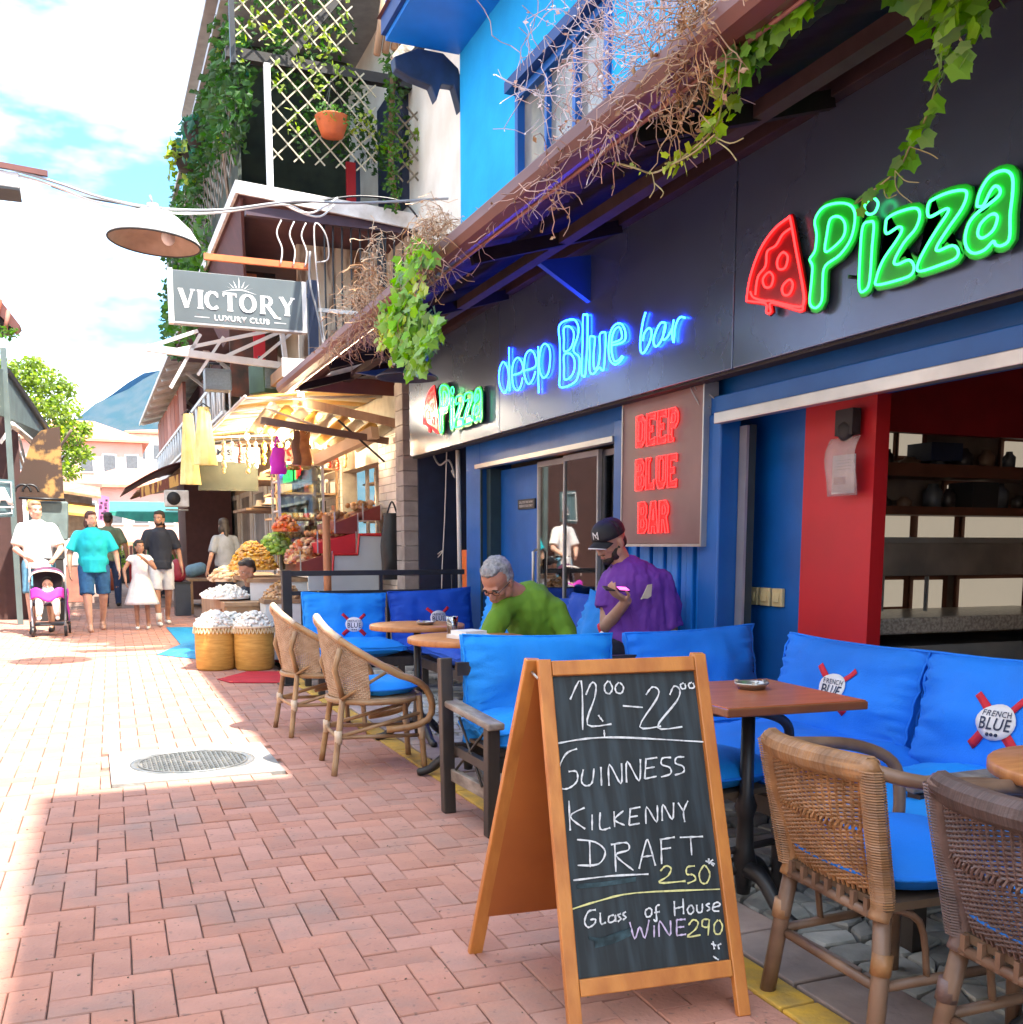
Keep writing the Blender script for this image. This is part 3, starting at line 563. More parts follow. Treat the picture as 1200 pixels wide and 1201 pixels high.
S2 = [('b', 0, A([(205,530),(205,700),(210,1000)])), ('b', 1, A([(150,690),(190,760),(200,880),(175,1000),(140,1015),(100,920),(100,780),(125,705)])),
 ('b', 0, A([(245,830),(345,790),(345,700),(300,640),(255,690),(235,800),(250,940),(290,995),(330,950),(350,860)])),
 ('b', 0, A([(375,780),(490,735),(485,620),(440,560),(390,600),(368,700),(370,830),(410,925),(455,890),(490,790)])),
 ('b', 0, A([(520,520),(520,760),(525,1025)])), ('b', 1, A([(595,490),(640,540),(650,650),(630,800),(580,860),(540,800),(530,680),(550,540)])),
 ('b', 1, A([(750,290),(890,225),(950,290),(950,400),(900,560),(965,640),(960,800),(910,910),(760,960),(755,800),(755,500)])),
 ('b', 1, A([(800,320),(860,305),(905,370),(895,480),(860,550),(800,570),(800,440)])), ('b', 1, A([(800,615),(860,595),(910,660),(910,770),(870,850),(805,875),(800,740)])),
 ('b', 1, A([(1005,200),(1030,180),(1055,200),(1050,500),(1030,820),(1005,835),(988,800),(1000,500)])),
 ('b', 1, A([(1075,430),(1110,410),(1135,440),(1120,600),(1125,760),(1170,720),(1190,560),(1185,400),(1225,365),(1250,390),(1245,560),(1230,760),(1205,770),(1180,750),(1110,820),(1075,770),(1078,600)])),
 ('b', 0, B([(205,510),(345,460),(350,340),(300,270),(230,300),(185,400),(175,560),(190,670),(245,715),(300,680),(335,630)])),
 ('b', 0, B([(320,620),(290,660),(240,680),(215,620),(205,540),(210,430),(240,340),(290,310),(315,370),(310,440),(215,480)])),
 ('b', 0, B([(575,150),(545,260),(520,430),(520,560),(555,590),(620,470),(640,360),(610,320),(560,380),(545,460)])),
 ('b', 0, B([(790,265),(740,265),(690,350),(660,450),(680,520),(730,480),(780,360),(790,280),(760,440),(810,420),(860,330)])),
 ('b', 0, B([(880,230),(860,380),(880,475),(890,340),(920,240),(960,200),(1000,210)]))]
t = thing('deep_blue_bar_neon_sign', 'blue neon handwriting reading deep Blue bar on the grey fascia', 'neon sign', (2.97, 6.0, 2.35))
neon(t, S2, mats={'b': n_blue}, r=.0052, plane=2.976)
s = MB(); P = [atX(x, y, SX+.025) for x, y in ((578, 465), (577, 405), (645, 360), (735, 345), (812, 355), (812, 400), (740, 440), (650, 470))]
# DEEP BLUE BAR board
bs = thing('deep_blue_bar_board', 'grey board with red neon capitals reading DEEP BLUE BAR on the fluted pier', 'sign', (3.12, 5.28, 1.63))
MB().bb((-.03, -.45, -.42), (.05, .45, .43)).build('board', mat('m_bd', (.19, .10, .10), .45, (.15, .08, .08), 3), bs, bevel=.004)
MB().bb((-.036, -.462, -.435), (.055, .462, -.42)).bb((-.036, -.462, .43), (.055, .462, .443)).bb((-.036, -.462, -.42), (.055, -.45, .43)).bb((-.036, .45, -.42), (.055, .462, .43)).build('frame', m_alu, bs)
SL = {'D': [[(0, 0), (0, 6), (2.2, 6), (3.4, 5), (3.4, 1), (2.2, 0)], [(1, 1.1), (1, 4.9), (1.9, 4.9), (2.4, 4.4), (2.4, 1.6), (1.9, 1.1)]],
 'E': [[(0, 0), (0, 6), (3.2, 6), (3.2, 4.6), (2.6, 4.9), (1.1, 4.9), (1.1, 3.6), (2.3, 3.6), (2.3, 2.5), (1.1, 2.5), (1.1, 1.1), (2.6, 1.1), (3.2, 1.4), (3.2, 0)]],
 'P': [[(0, 0), (0, 6), (2.4, 6), (3.4, 5), (3.4, 3.4), (2.4, 2.4), (1.3, 2.4), (1.3, .8), (1.9, .6), (1.9, 0)], [(1.2, 3.4), (1.2, 5), (2.1, 5), (2.4, 4.6), (2.4, 3.8), (2.1, 3.4)]],
 'B': [[(0, 0), (0, 6), (2.3, 6), (3.2, 5.2), (3.2, 3.8), (2.7, 3.1), (3.4, 2.4), (3.4, .9), (2.4, 0)], [(1.1, 3.6), (1.1, 5), (1.9, 5), (2.2, 4.3), (1.9, 3.6)], [(1.1, 1), (1.1, 2.6), (2, 2.6), (2.4, 1.8), (2, 1)]],
 'L': [[(0, 0), (0, 6), (1.7, 6), (1.7, 5.4), (1.2, 5.2), (1.2, 1.1), (2.6, 1.1), (3.1, 1.8), (3.1, 0)]],
 'U': [[(0, 6), (0, 1.2), (.9, 0), (2.5, 0), (3.4, 1.2), (3.4, 6), (2.1, 6), (2.1, 5.4), (2.5, 5.2), (2.4, 1.4), (1.1, 1.3), (1.1, 5.2), (1.5, 5.4), (1.5, 6)]],
 'A': [[(0, 0), (.9, 6), (2.6, 6), (3.6, 0), (2.3, 0), (2.2, 1.3), (1.4, 1.3), (1.3, 0)], [(1.5, 2.4), (1.8, 4.6), (2.1, 2.4)]],
 'R': [[(0, 0), (0, 6), (2.4, 6), (3.3, 5), (3.3, 3.7), (2.6, 3), (3.5, 0), (2.3, 0), (1.6, 2.5), (1.1, 2.5), (1.1, 0)], [(1.1, 3.5), (1.1, 5), (2, 5), (2.3, 4.2), (2, 3.5)]]}
u = .0305
for word, z0, y0 in (('DEEP', .155, .265), ('BLUE', -.10, .265), ('BAR', -.355, .225)):
    for k, ch in enumerate(word):
        for q, poly in enumerate(SL[ch]):
            MB().tube([(-.042, y0-(k*4.05+x)*u, z0+zv*u) for x, zv in poly], .0030, 5, closed=True).build('neon_letter', n_red, bs)
        MB().prism([(-.036, y0-(k*4.05+x)*u, z0+zv*u) for x, zv in SL[ch][0]], (.005, 0, 0)).build('letter_back', mat('m_lback', (.50, .01, .012), .4, emit=(.9, .008, .008), es=.12), bs)
for k in range(3):
    P = [V((-.02, -.3-.05*k, .44)), V((-.05+.02*k, -.36, .40+.02*k)), V((-.0, -.44-.03*k, .25+.05*k))]
    MB().tube(smooth(P, 5), .004, 5).build('cable', m_grey, bs)
# dish lamp under the eave
dl = thing('dish_lamp', 'dark dish lamp hanging under the far end of the eave', 'lamp', (2.35, 7.9, 2.50))
MB().lathe([(.0, .10), (.05, .09), (.14, .06), (.24, 0), (.245, -.01), (.23, .0), (.12, .05), (0, .07)], n=28, cap=False).build('dish', mat('m_dish', (.05, .05, .07), .4), dl)
MB().cyl((0, 0, .09), (0, 0, .38), .012, 8).build('stem', m_black, dl)
MB().ball((0, 0, .03), (.03, .03, .04), 10, 7).build('bulb', m_white, dl)
# ================================================================== soft furniture
m_cush = mat('m_cush', (.001, .28, .86), .8, (.006, .21, .66), 2.2, bump=.2, bscale=140)
m_cushb = mat('m_cushb', (.001, .20, .82), .8, (.005, .15, .62), 2.2, bump=.2, bscale=140)
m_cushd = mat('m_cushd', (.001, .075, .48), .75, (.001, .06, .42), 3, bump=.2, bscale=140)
m_ink = mat('m_ink', (.03, .04, .08), .7); m_ered = mat('m_ered', (.62, .01, .03), .7); m_ewh = mat('m_ewh', (.80, .78, .78), .7)
def cushf(w, h, t, seed, wr=.011):
    rr = random.Random(seed); o = V((rr.uniform(0, 50), rr.uniform(0, 50), 0)); tl = rr.uniform(-.02, .02)
    def f(u, v, side):   # u,v in -1..1
        e = (max(0, 1-abs(u)**3.2)**.55)*(max(0, 1-abs(v)**3.2)**.55); sq = 1-.045*(1-abs(u)**2)*(v*v) ; sx = 1-.035*(1-abs(v)**2)*(u*u)
        d = side*t/2*(.16+.84*e) if e > 0 else side*t*.08
        edge = abs(u)**4+abs(v)**4
        nz = MN.noise(o+V((u*2.2, v*2.2, side)))*wr*2.2*e + sin(v*34+MN.noise(o+V((u*3, v*5, 0)))*6)*wr*.85*min(1, abs(u)**4*2)+sin(u*40+v*5)*wr*.3*min(1, abs(v)**7*2)
        tuft = MN.noise(o+V((u*5, v*1.7, 3)))*wr*.9*e
        return V((u*w/2*sx, d+side*(nz+tuft), v*h/2*sq+tl*u*w*.3))
    return f
def cushion(root, w, h, t, M, m, seed, name='cushion', emblem=None):   # local: x width, -y front, z up
    f = cushf(w, h, t, seed); N = 30; mb = MB()
    for side in (-1, 1):
        mb.grid(lambda u, v: M @ f((u*2-1), (v*2-1), side), N, N)
    # side wall
    per = [(-1+2*k/N, -1) for k in range(N)]+[(1, -1+2*k/N) for k in range(N)]+[(1-2*k/N, 1) for k in range(N)]+[(-1, 1-2*k/N) for k in range(N)]
    P0 = [M @ f(a, b, -1) for a, b in per]; P1 = [M @ f(a, b, 1) for a, b in per]; n = len(per)
    mb.add(P0+P1, [(i, (i+1) % n, n+(i+1) % n, n+i) for i in range(n)], True)
    c = mb.build(name, m, root)
    for P in (P0, P1): MB().tube(P[::2], .0055, 6, closed=True).build('piping', m, c)
    if emblem:
        ex, ez, es = emblem
        def put(x, z, off): 
            q = f(2*x/w, 2*z/h, -1); return M @ (q+V((0, -off, 0)))
        for sgx, sgz in ((1, 1), (-1, 1), (1, -1), (-1, -1)):
            L = []; R_ = []
            for k in range(7):
                t_ = .25+.75*k/6; wd = (.34-.02*k/6)*es*.5*(1 if sgz < 0 else .75); x = ex+sgx*t_*es*.95; z = ez+sgz*t_*es*.85*(1 if sgz > 0 else 1.0)
                px, pz = wd*.7, -wd*.7*sgx*sgz; L.append(put(x-px, z-pz, .0035)); R_.append(put(x+px, z+pz, .0035))
            mb = MB(); mb.add(L+R_, [(k, k+1, 8+k, 7+k) for k in range(6)], True); mb.build('emblem_limb', m_ered, c, solid=.001)
        mb = MB(); vs = [put(ex, ez, .006)]; fs = []
        for r_ in (.33, .66, 1):
            for k in range(24): a = 2*pi*k/24; vs.append(put(ex+cos(a)*es*.72*r_, ez+sin(a)*es*.60*r_, .006))
        for k in range(24): fs.append((0, 1+k, 1+(k+1) % 24))
        for r_ in range(2):
            for k in range(24): a = 1+r_*24; fs.append((a+k, a+24+k, a+24+(k+1) % 24, a+(k+1) % 24))
        mb.add(vs, fs, True); mb.build('emblem_disc', m_ewh, c, solid=.001)
        for body, sz, dz, sx in (('FRENCH', .27, .26, 1.0), ('BLUE', .56, -.09, .86)):
            me = textmesh(body, m_ink, sz*es, .002*es if body == 'FRENCH' else .008*es, 1.08)
            for v_ in me.vertices: v_.co = put(ex+v_.co.x*sx, ez+dz*es+v_.co.y, .0085)
            o = bpy.data.objects.new('emblem_text', me); COL.objects.link(o); o.parent = c
        for k in range(3): 
            mb = MB(); q = put(ex+(k-1)*.16*es, ez-.42*es, .0085); mb.ball(q, .006*es/.1, 6, 4); mb.build('emblem_dot', m_ink, c)
    return c
def TR(x, y, z, rz=0, rx=0, ry=0): return Matrix.Translation((x, y, z)) @ Matrix.Rotation(rz, 4, 'Z') @ Matrix.Rotation(rx, 4, 'X') @ Matrix.Rotation(ry, 4, 'Y')
m_blk = mat('m_blkwood', (.022, .017, .015), .45, (.045, .035, .028), 14, stretch=(1, 1, .2)); m_wornwood = mat('m_wornwood', (.14, .11, .09), .6, (.30, .26, .22), 9, stretch=(3, 1, 3))
m_wood = mat('m_wood', (.52, .22, .07), .42, (.40, .15, .045), 7, stretch=(1, 6, 1), bump=.1, bscale=40); m_wooddk = mat('m_wooddk', (.22, .07, .03), .35, (.16, .05, .02), 7, stretch=(1, 6, 1))
m_slat = mat('m_slat', (.12, .08, .05), .6)
# sofa facing the camera (its wooden arm on the street side)
sf = thing('sofa', 'blue cushioned sofa with dark wood frame and one worn wooden arm, facing the chalkboard', 'sofa', (0, 0, 0))
for (x, y, h) in ((1.49, 3.86, .455), (1.45, 4.30, .70), (2.95, 4.30, .70), (2.95, 3.86, .455)): MB().beam((x, y, 0), (x, y+(.04 if h > .6 else 0), h), .055, .055).build('leg', m_blk, sf, bevel=.004)
for x in (1.49, 2.95): MB().beam((x-(.02 if x < 2 else 0), 4.36, .50), (x, 3.80, .47), .075, .03).build('arm', m_wornwood, sf, bevel=.008)
MB().beam((1.47, 4.30, .175), (1.49, 3.88, .175), .03, .055).build('side_rail', m_wornwood, sf, bevel=.004)
MB().bb((1.50, 3.88, .26), (2.93, 3.92, .32)).bb((1.48, 4.26, .26), (2.93, 4.30, .32)).bb((1.5, 4.31, .62), (2.93, 4.34, .68)).bb((1.47, 3.9, .27), (1.5, 4.28, .31)).build('seat_frame', m_blk, sf)
for k in range(9): MB().bb((1.54+k*.16, 3.90, .325), (1.61+k*.16, 4.28, .34)).build('slat', m_slat, sf)
for a in (0, 1): MB().tube([(1.47, 4.26-.34*a, .20), (1.49, 3.92+.34*a, .44)], .006, 6).build('brace', m_blk, sf)
cushion(sf, .72, .50, .17, TR(1.885, 4.12, .40, 0, R(90)) @ Matrix.Identity(4), m_cush, 3, 'seat_cushion')
cushion(sf, .72, .50, .17, TR(2.62, 4.12, .40, 0, R(90)), m_cushb, 4, 'seat_cushion')
cushion(sf, .74, .50, .17, TR(1.90, 4.31, .545, R(-3), R(-9), R(1.5)), m_cush, 5, 'back_cushion', emblem=(.26, .02, .10))
cushion(sf, .72, .48, .17, TR(2.74, 4.32, .555, R(-2), R(-9), R(-2)), m_cushb, 6, 'back_cushion')
# bench along the facade, near
bn = thing('bench', 'long blue cushioned bench against the near opening, with two printed back cushions', 'bench', (0, 0, 0))
MB().bb((2.25, 1.3, .22), (2.28, 3.8, .29)).bb((2.9, 1.3, .22), (2.93, 3.8, .29)).bb((2.28, 3.77, .22), (2.9, 3.8, .29)).build('bench_frame', m_blk, bn)
for (x, y) in ((2.27, 3.75), (2.9, 3.75), (2.27, 2.55), (2.9, 2.55), (2.27, 1.4), (2.9, 1.4)): MB().bb((x-.025, y-.025, 0), (x+.025, y+.025, .22)).build('leg', m_blk, bn)
for (x, z) in ((2.97, .40), (2.98, .62)): MB().bb((x-.012, 1.3, z), (x+.012, 3.8, z+.07)).build('back_rail', m_blk, bn)
cushion(bn, 1.04, .80, .17, TR(2.50, 3.28, .385, R(-90), R(90)), m_cushb, 7, 'seat_cushion')
cushion(bn, 1.04, .80, .17, TR(2.49, 2.23, .395, R(-90), R(90)), m_cush, 8, 'seat_cushion')
cushion(bn, .84, .46, .17, TR(2.84, 3.34, .585, R(-90), R(-14)), m_cushb, 9, 'back_cushion', emblem=(.03, .02, .105))
cushion(bn, .84, .46, .17, TR(2.83, 2.48, .60, R(-90), R(-14), R(-2)), m_cushb, 10, 'back_cushion', emblem=(.0, .0, .105))
MB().beam((2.18, 2.28, .50), (2.72, 2.22, .52), .075, .032).build('arm', m_wornwood, bn, bevel=.006)
MB().bb((2.2, 2.24, 0), (2.25, 2.29, .48)).build('arm_post', m_blk, bn)
# far corner seats against the black fence and along the facade
fb = thing('corner_bench', 'blue corner bench in front of the black fence with printed cushions', 'bench', (0, 0, 0))
MB().bb((1.66, 8.15, .22), (3.1, 8.19, .29)).bb((1.66, 8.70, .22), (3.1, 8.74, .29)).build('bench_frame', m_blk, fb)
for (x, y) in ((1.68, 8.17), (1.68, 8.72), (3.0, 8.17), (3.0, 8.72), (2.35, 8.17)): MB().bb((x-.025, y-.025, 0), (x+.025, y+.025, .22)).build('leg', m_blk, fb)
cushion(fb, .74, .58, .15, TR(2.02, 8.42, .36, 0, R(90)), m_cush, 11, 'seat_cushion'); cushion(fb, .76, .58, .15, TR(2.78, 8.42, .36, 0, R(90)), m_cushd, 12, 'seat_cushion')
cushion(fb, .72, .52, .17, TR(1.98, 8.60, .545, 0, R(-10), R(2)), m_cush, 13, 'back_cushion', emblem=(.06, -.02, .105)); cushion(fb, .76, .52, .17, TR(2.76, 8.60, .56, 0, R(-10), R(-2)), m_cushd, 14, 'back_cushion', emblem=(.03, .0, .105))
sb = thing('side_bench', 'blue bench under the glass doors behind the two seated men', 'bench', (0, 0, 0))
MB().bb((2.45, 4.8, .22), (2.48, 8.0, .29)).bb((3.05, 4.8, .22), (3.08, 8.0, .29)).build('bench_frame', m_blk, sb)
for y in (4.85, 6.4, 7.9):
    for x in (2.47, 3.05): MB().bb((x-.025, y-.025, 0), (x+.025, y+.025, .22)).build('leg', m_blk, sb)
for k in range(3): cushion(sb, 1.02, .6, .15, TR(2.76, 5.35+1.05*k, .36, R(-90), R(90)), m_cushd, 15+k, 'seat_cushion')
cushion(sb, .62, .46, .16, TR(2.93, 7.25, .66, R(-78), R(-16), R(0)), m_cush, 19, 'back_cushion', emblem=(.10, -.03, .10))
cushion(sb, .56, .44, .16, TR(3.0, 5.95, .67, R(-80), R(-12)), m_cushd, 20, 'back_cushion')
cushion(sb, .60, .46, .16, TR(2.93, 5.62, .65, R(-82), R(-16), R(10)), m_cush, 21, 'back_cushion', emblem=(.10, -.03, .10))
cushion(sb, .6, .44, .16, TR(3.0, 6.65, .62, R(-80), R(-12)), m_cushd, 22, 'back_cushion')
# ------------------------------------------------------------------ tables
m_tin = mat('m_tin', (.5, .48, .45), .3, metal=.8)
def pedestal(t, z, foot=True):
    MB().lathe([(.022, .04), (.03, .1), (.045, .14), (.03, .2), (.026, .3), (.038, .34), (.024, .38), (.022, z)], n=14).build('column', m_black, t)
    if foot:
        for k in range(3):
            a = k*2*pi/3+.6; c, s_ = cos(a), sin(a)
            MB().tube(smooth([(c*.02, s_*.02, .13), (c*.1, s_*.1, .12), (c*.2, s_*.2, .04), (c*.27, s_*.27, .018)], 4), [.03]*4+[.025]*4+[.022]*4+[.016], 8).build('foot', m_black, t)
    MB().lathe([(.04, z-.02), (.12, z-.008), (.12, z)], n=14).build('top_plate', m_black, t)
t1 = thing('square_table', 'square wooden table on black iron pedestal with steel ashtray beside chalkboard', 'table', (1.98, 2.78, 0), R(-3))
pedestal(t1, .695); MB().box((0, 0, .708), (.50, .56, .026)).build('tabletop', m_wooddk, t1, bevel=.004); MB().box((0, 0, .7225), (.488, .548, .004)).build('top_face', mat('m_woodred', (.48, .15, .055), .33, (.38, .11, .04), 6, stretch=(1, 6, 1), coat=.3), t1)
def ashtray(x, y, z, lab):
    a = thing('ashtray', lab, 'ashtray', (x, y, z)); MB().lathe([(.0, .002), (.045, .0), (.052, .02), (.058, .022), (.056, .016), (.046, .006), (0, .008)], n=20, cap=False).build('bowl', m_tin, a)
    s = MB()
    for k in range(3): q = k*2.1; s.box((cos(q)*.053, sin(q)*.053, .024), (.014, .01, .006), (0, 0, q))
    s.build('rest', m_tin, a); MB().cyl((.01, 0, .012), (.035, .012, .018), .004, 6).build('cigarette_end', m_white, a); return a
ashtray(2.03, 2.84, .7255, 'steel ashtray on the square wooden table')
def rtable(x, y, z, r, lab):
    t = thing('round_table', lab, 'table', (x, y, 0), 0, 'round wooden tables'); pedestal(t, z-.03)
    MB().lathe([(0, z-.03), (r-.004, z-.03), (r, z-.026), (r, z-.004), (r-.004, z), (0, z)], n=40, cap=False).build('tabletop', m_wood, t); return t
rtable(1.83, 6.0, .725, .29, 'round wooden table with an ashtray nearest the black fence'); ashtray(1.86, 5.92, .725, 'ashtray on the farther round table')
rtable(1.78, 4.95, .735, .31, 'round wooden table with water glass and napkins in front of man in green')
rtable(2.15, 1.60, .70, .27, 'pale round table top cut by the right edge of the photo')
gl = thing('water_glass', 'small clear glass on the nearer round table', 'glass', (1.72, 5.02, .737)); MB().lathe([(0, .002), (.024, .002), (.032, .10), (.029, .10), (.022, .01), (0, .01)], n=16, cap=False).build('tumbler', glassm('m_tumbler', (.85, .9, .95), .25), gl)
MB().lathe([(0, .012), (.022, .012), (.025, .04), (0, .04)], n=14, cap=False).build('water', glassm('m_tumbler2', (.8, .86, .9), .2), gl)
nk = thing('napkin_holder', 'stack of white napkins in a flat tray beside the water glass', 'napkins', (1.75, 4.85, .737)); MB().box((0, 0, .01), (.16, .16, .02), (0, 0, .3)).build('tray', m_ewh, nk); MB().box((0, 0, .03), (.13, .13, .02), (0, 0, .3)).build('napkin', m_white, nk)
# ------------------------------------------------------------------ rattan barrel chairs
m_bam = mat('m_bam', (.40, .25, .12), .42, (.26, .14, .06), 9, bump=.15, rnd=.1); m_bampale = mat('m_bampale', (.66, .55, .42), .5, (.5, .36, .22), 14); m_cane = mat('m_cane', (.50, .36, .24), .7, (.38, .25, .15), 20)
def barrel():
    t = thing('rattan_chair', 'bamboo tub chair with blue seat cushion nearer the camera, turned to the round table', 'chair', (1.40, 5.42, 0), R(-3), 'bamboo tub chairs along the street edge')
    # faces +x ; hoop param
    def hoop(a, dz=0, sc=1): # a: -1 (right front) .. 0 back .. 1
        th = a*pi*.62; x = -cos(th)*.27; y = sin(th)*.27; k = abs(a)
        return V((x*sc+(.05 if k > .8 else 0)*0-.03*(1-k), y*sc, .82-.30*min(1, k*1.02)**1.15+dz))
    def arm(sg):
        e = hoop(sg); return [e+V((.06, 0, -.02)), e+V((.13, 0, -.07)), e+V((.165, 0, -.16)), e+V((.14, 0, -.24)), e+V((.04, 0, -.275)), e+V((-.08, -.02*sg, -.285))]
    P = [hoop(k/14) for k in range(-14, 15)]; full = arm(-1)[::-1]+P+arm(1)
    sp = smooth(full, 2); MB().tube(sp, .019, 8).build('arm_hoop', m_bam, t)
    MB().tube([hoop(k/20)+V((0, 0, .003)) for k in range(-8, 9)], .0205, 8).build('top_wrap', m_bampale, t)
    # woven back
    def seatr(a): th = a*pi*.62; return V((-cos(th)*.235, sin(th)*.245, .39))
    s = MB()
    for k in range(-24, 25): a = k/24*.66; s.tube([hoop(a), seatr(a)], .004, 4)
    for j in range(1, 26):
        f = j/26; s.tube([hoop(k/24*.66).lerp(seatr(k/24*.66), f)+V((0, 0, 0))*0+(V((cos(k/24*.66*pi*.62), -sin(k/24*.66*pi*.62), 0))*(.003*(1 if (k+j) % 2 else -1))) for k in range(-24, 25)], .0048, 4, cap=False)
    s.build('woven_back', m_cane, t, kind='stuff')
    MB().tube([(cos(2*pi*k/28)*.25, sin(2*pi*k/28)*.25, .385) for k in range(28)], .016, 8, closed=True).build('seat_ring', m_bam, t)
    s = MB().lathe([(0, .39), (.235, .39), (.235, .40), (0, .40)], n=24, cap=False); s.build('seat', m_cane, t)
    for (x, y, bx_, by_) in ((-.20, .17, -.26, .21), (-.20, -.17, -.26, -.21), (.21, .17, .235, .19), (.21, -.17, .235, -.19)):
        P = [V((x, y, .40)), V(((x+bx_)/2, (y+by_)/2, .2)), V((bx_, by_, 0))]; MB().tube(smooth(P, 3), .0165, 8).build('leg', m_bam, t)
        q = P[1]; c = MB().tube([q+V((0, 0, -.035)), q+V((0, 0, .035))], .021, 8).build('binding', m_bampale, t)
    MB().tube([(-.2, .17, .40), (-.245, .205, .56), (-.215, .215, .67)], .016, 8).build('back_post', m_bam, t); MB().tube([(-.2, -.17, .40), (-.245, -.205, .56), (-.215, -.215, .67)], .016, 8).build('back_post', m_bam, t)
    for sg in (-1, 1):
        MB().tube([(-.235, .19*sg, .2), (.225, .18*sg, .31)], .011, 8).build('stretcher', m_bam, t)
        MB().tube([(-.235, .19*sg, .2), (.225, .18*sg, .185)], .011, 8).build('stretcher', m_bam, t)
        MB().tube([(-.21, .19*sg, .40), (.02, .235*sg, .54)], .009, 8).build('stretcher', m_bam, t)
    MB().tube([(-.235, .19, .2), (-.235, -.19, .2)], .011, 8).build('stretcher', m_bam, t)
    f = cushf(.5, .5, .075, 31, .003)
    mb = MB()
    def rc(u, v, side):
        a = 2*pi*u; r = v; th = .042*(max(0, 1-r**4))**.5; return V((cos(a)*r*.238+.01, sin(a)*r*.238, .445+side*th+.004*sin(a*7)*r*side))
    for side in (1, -1): mb.grid(lambda u, v: rc(u, v, side), 28, 7)
    c = mb.build('seat_cushion', m_cush, t); MB().tube([(cos(2*pi*k/36)*.239+.01, sin(2*pi*k/36)*.239, .445) for k in range(36)], .006, 6, closed=True).build('piping', m_cushb, c)
    return t
b1 = barrel(); dup(b1, (1.36, 6.62, 0), R(4), 'bamboo tub chair with blue seat cushion beside the fence end post')
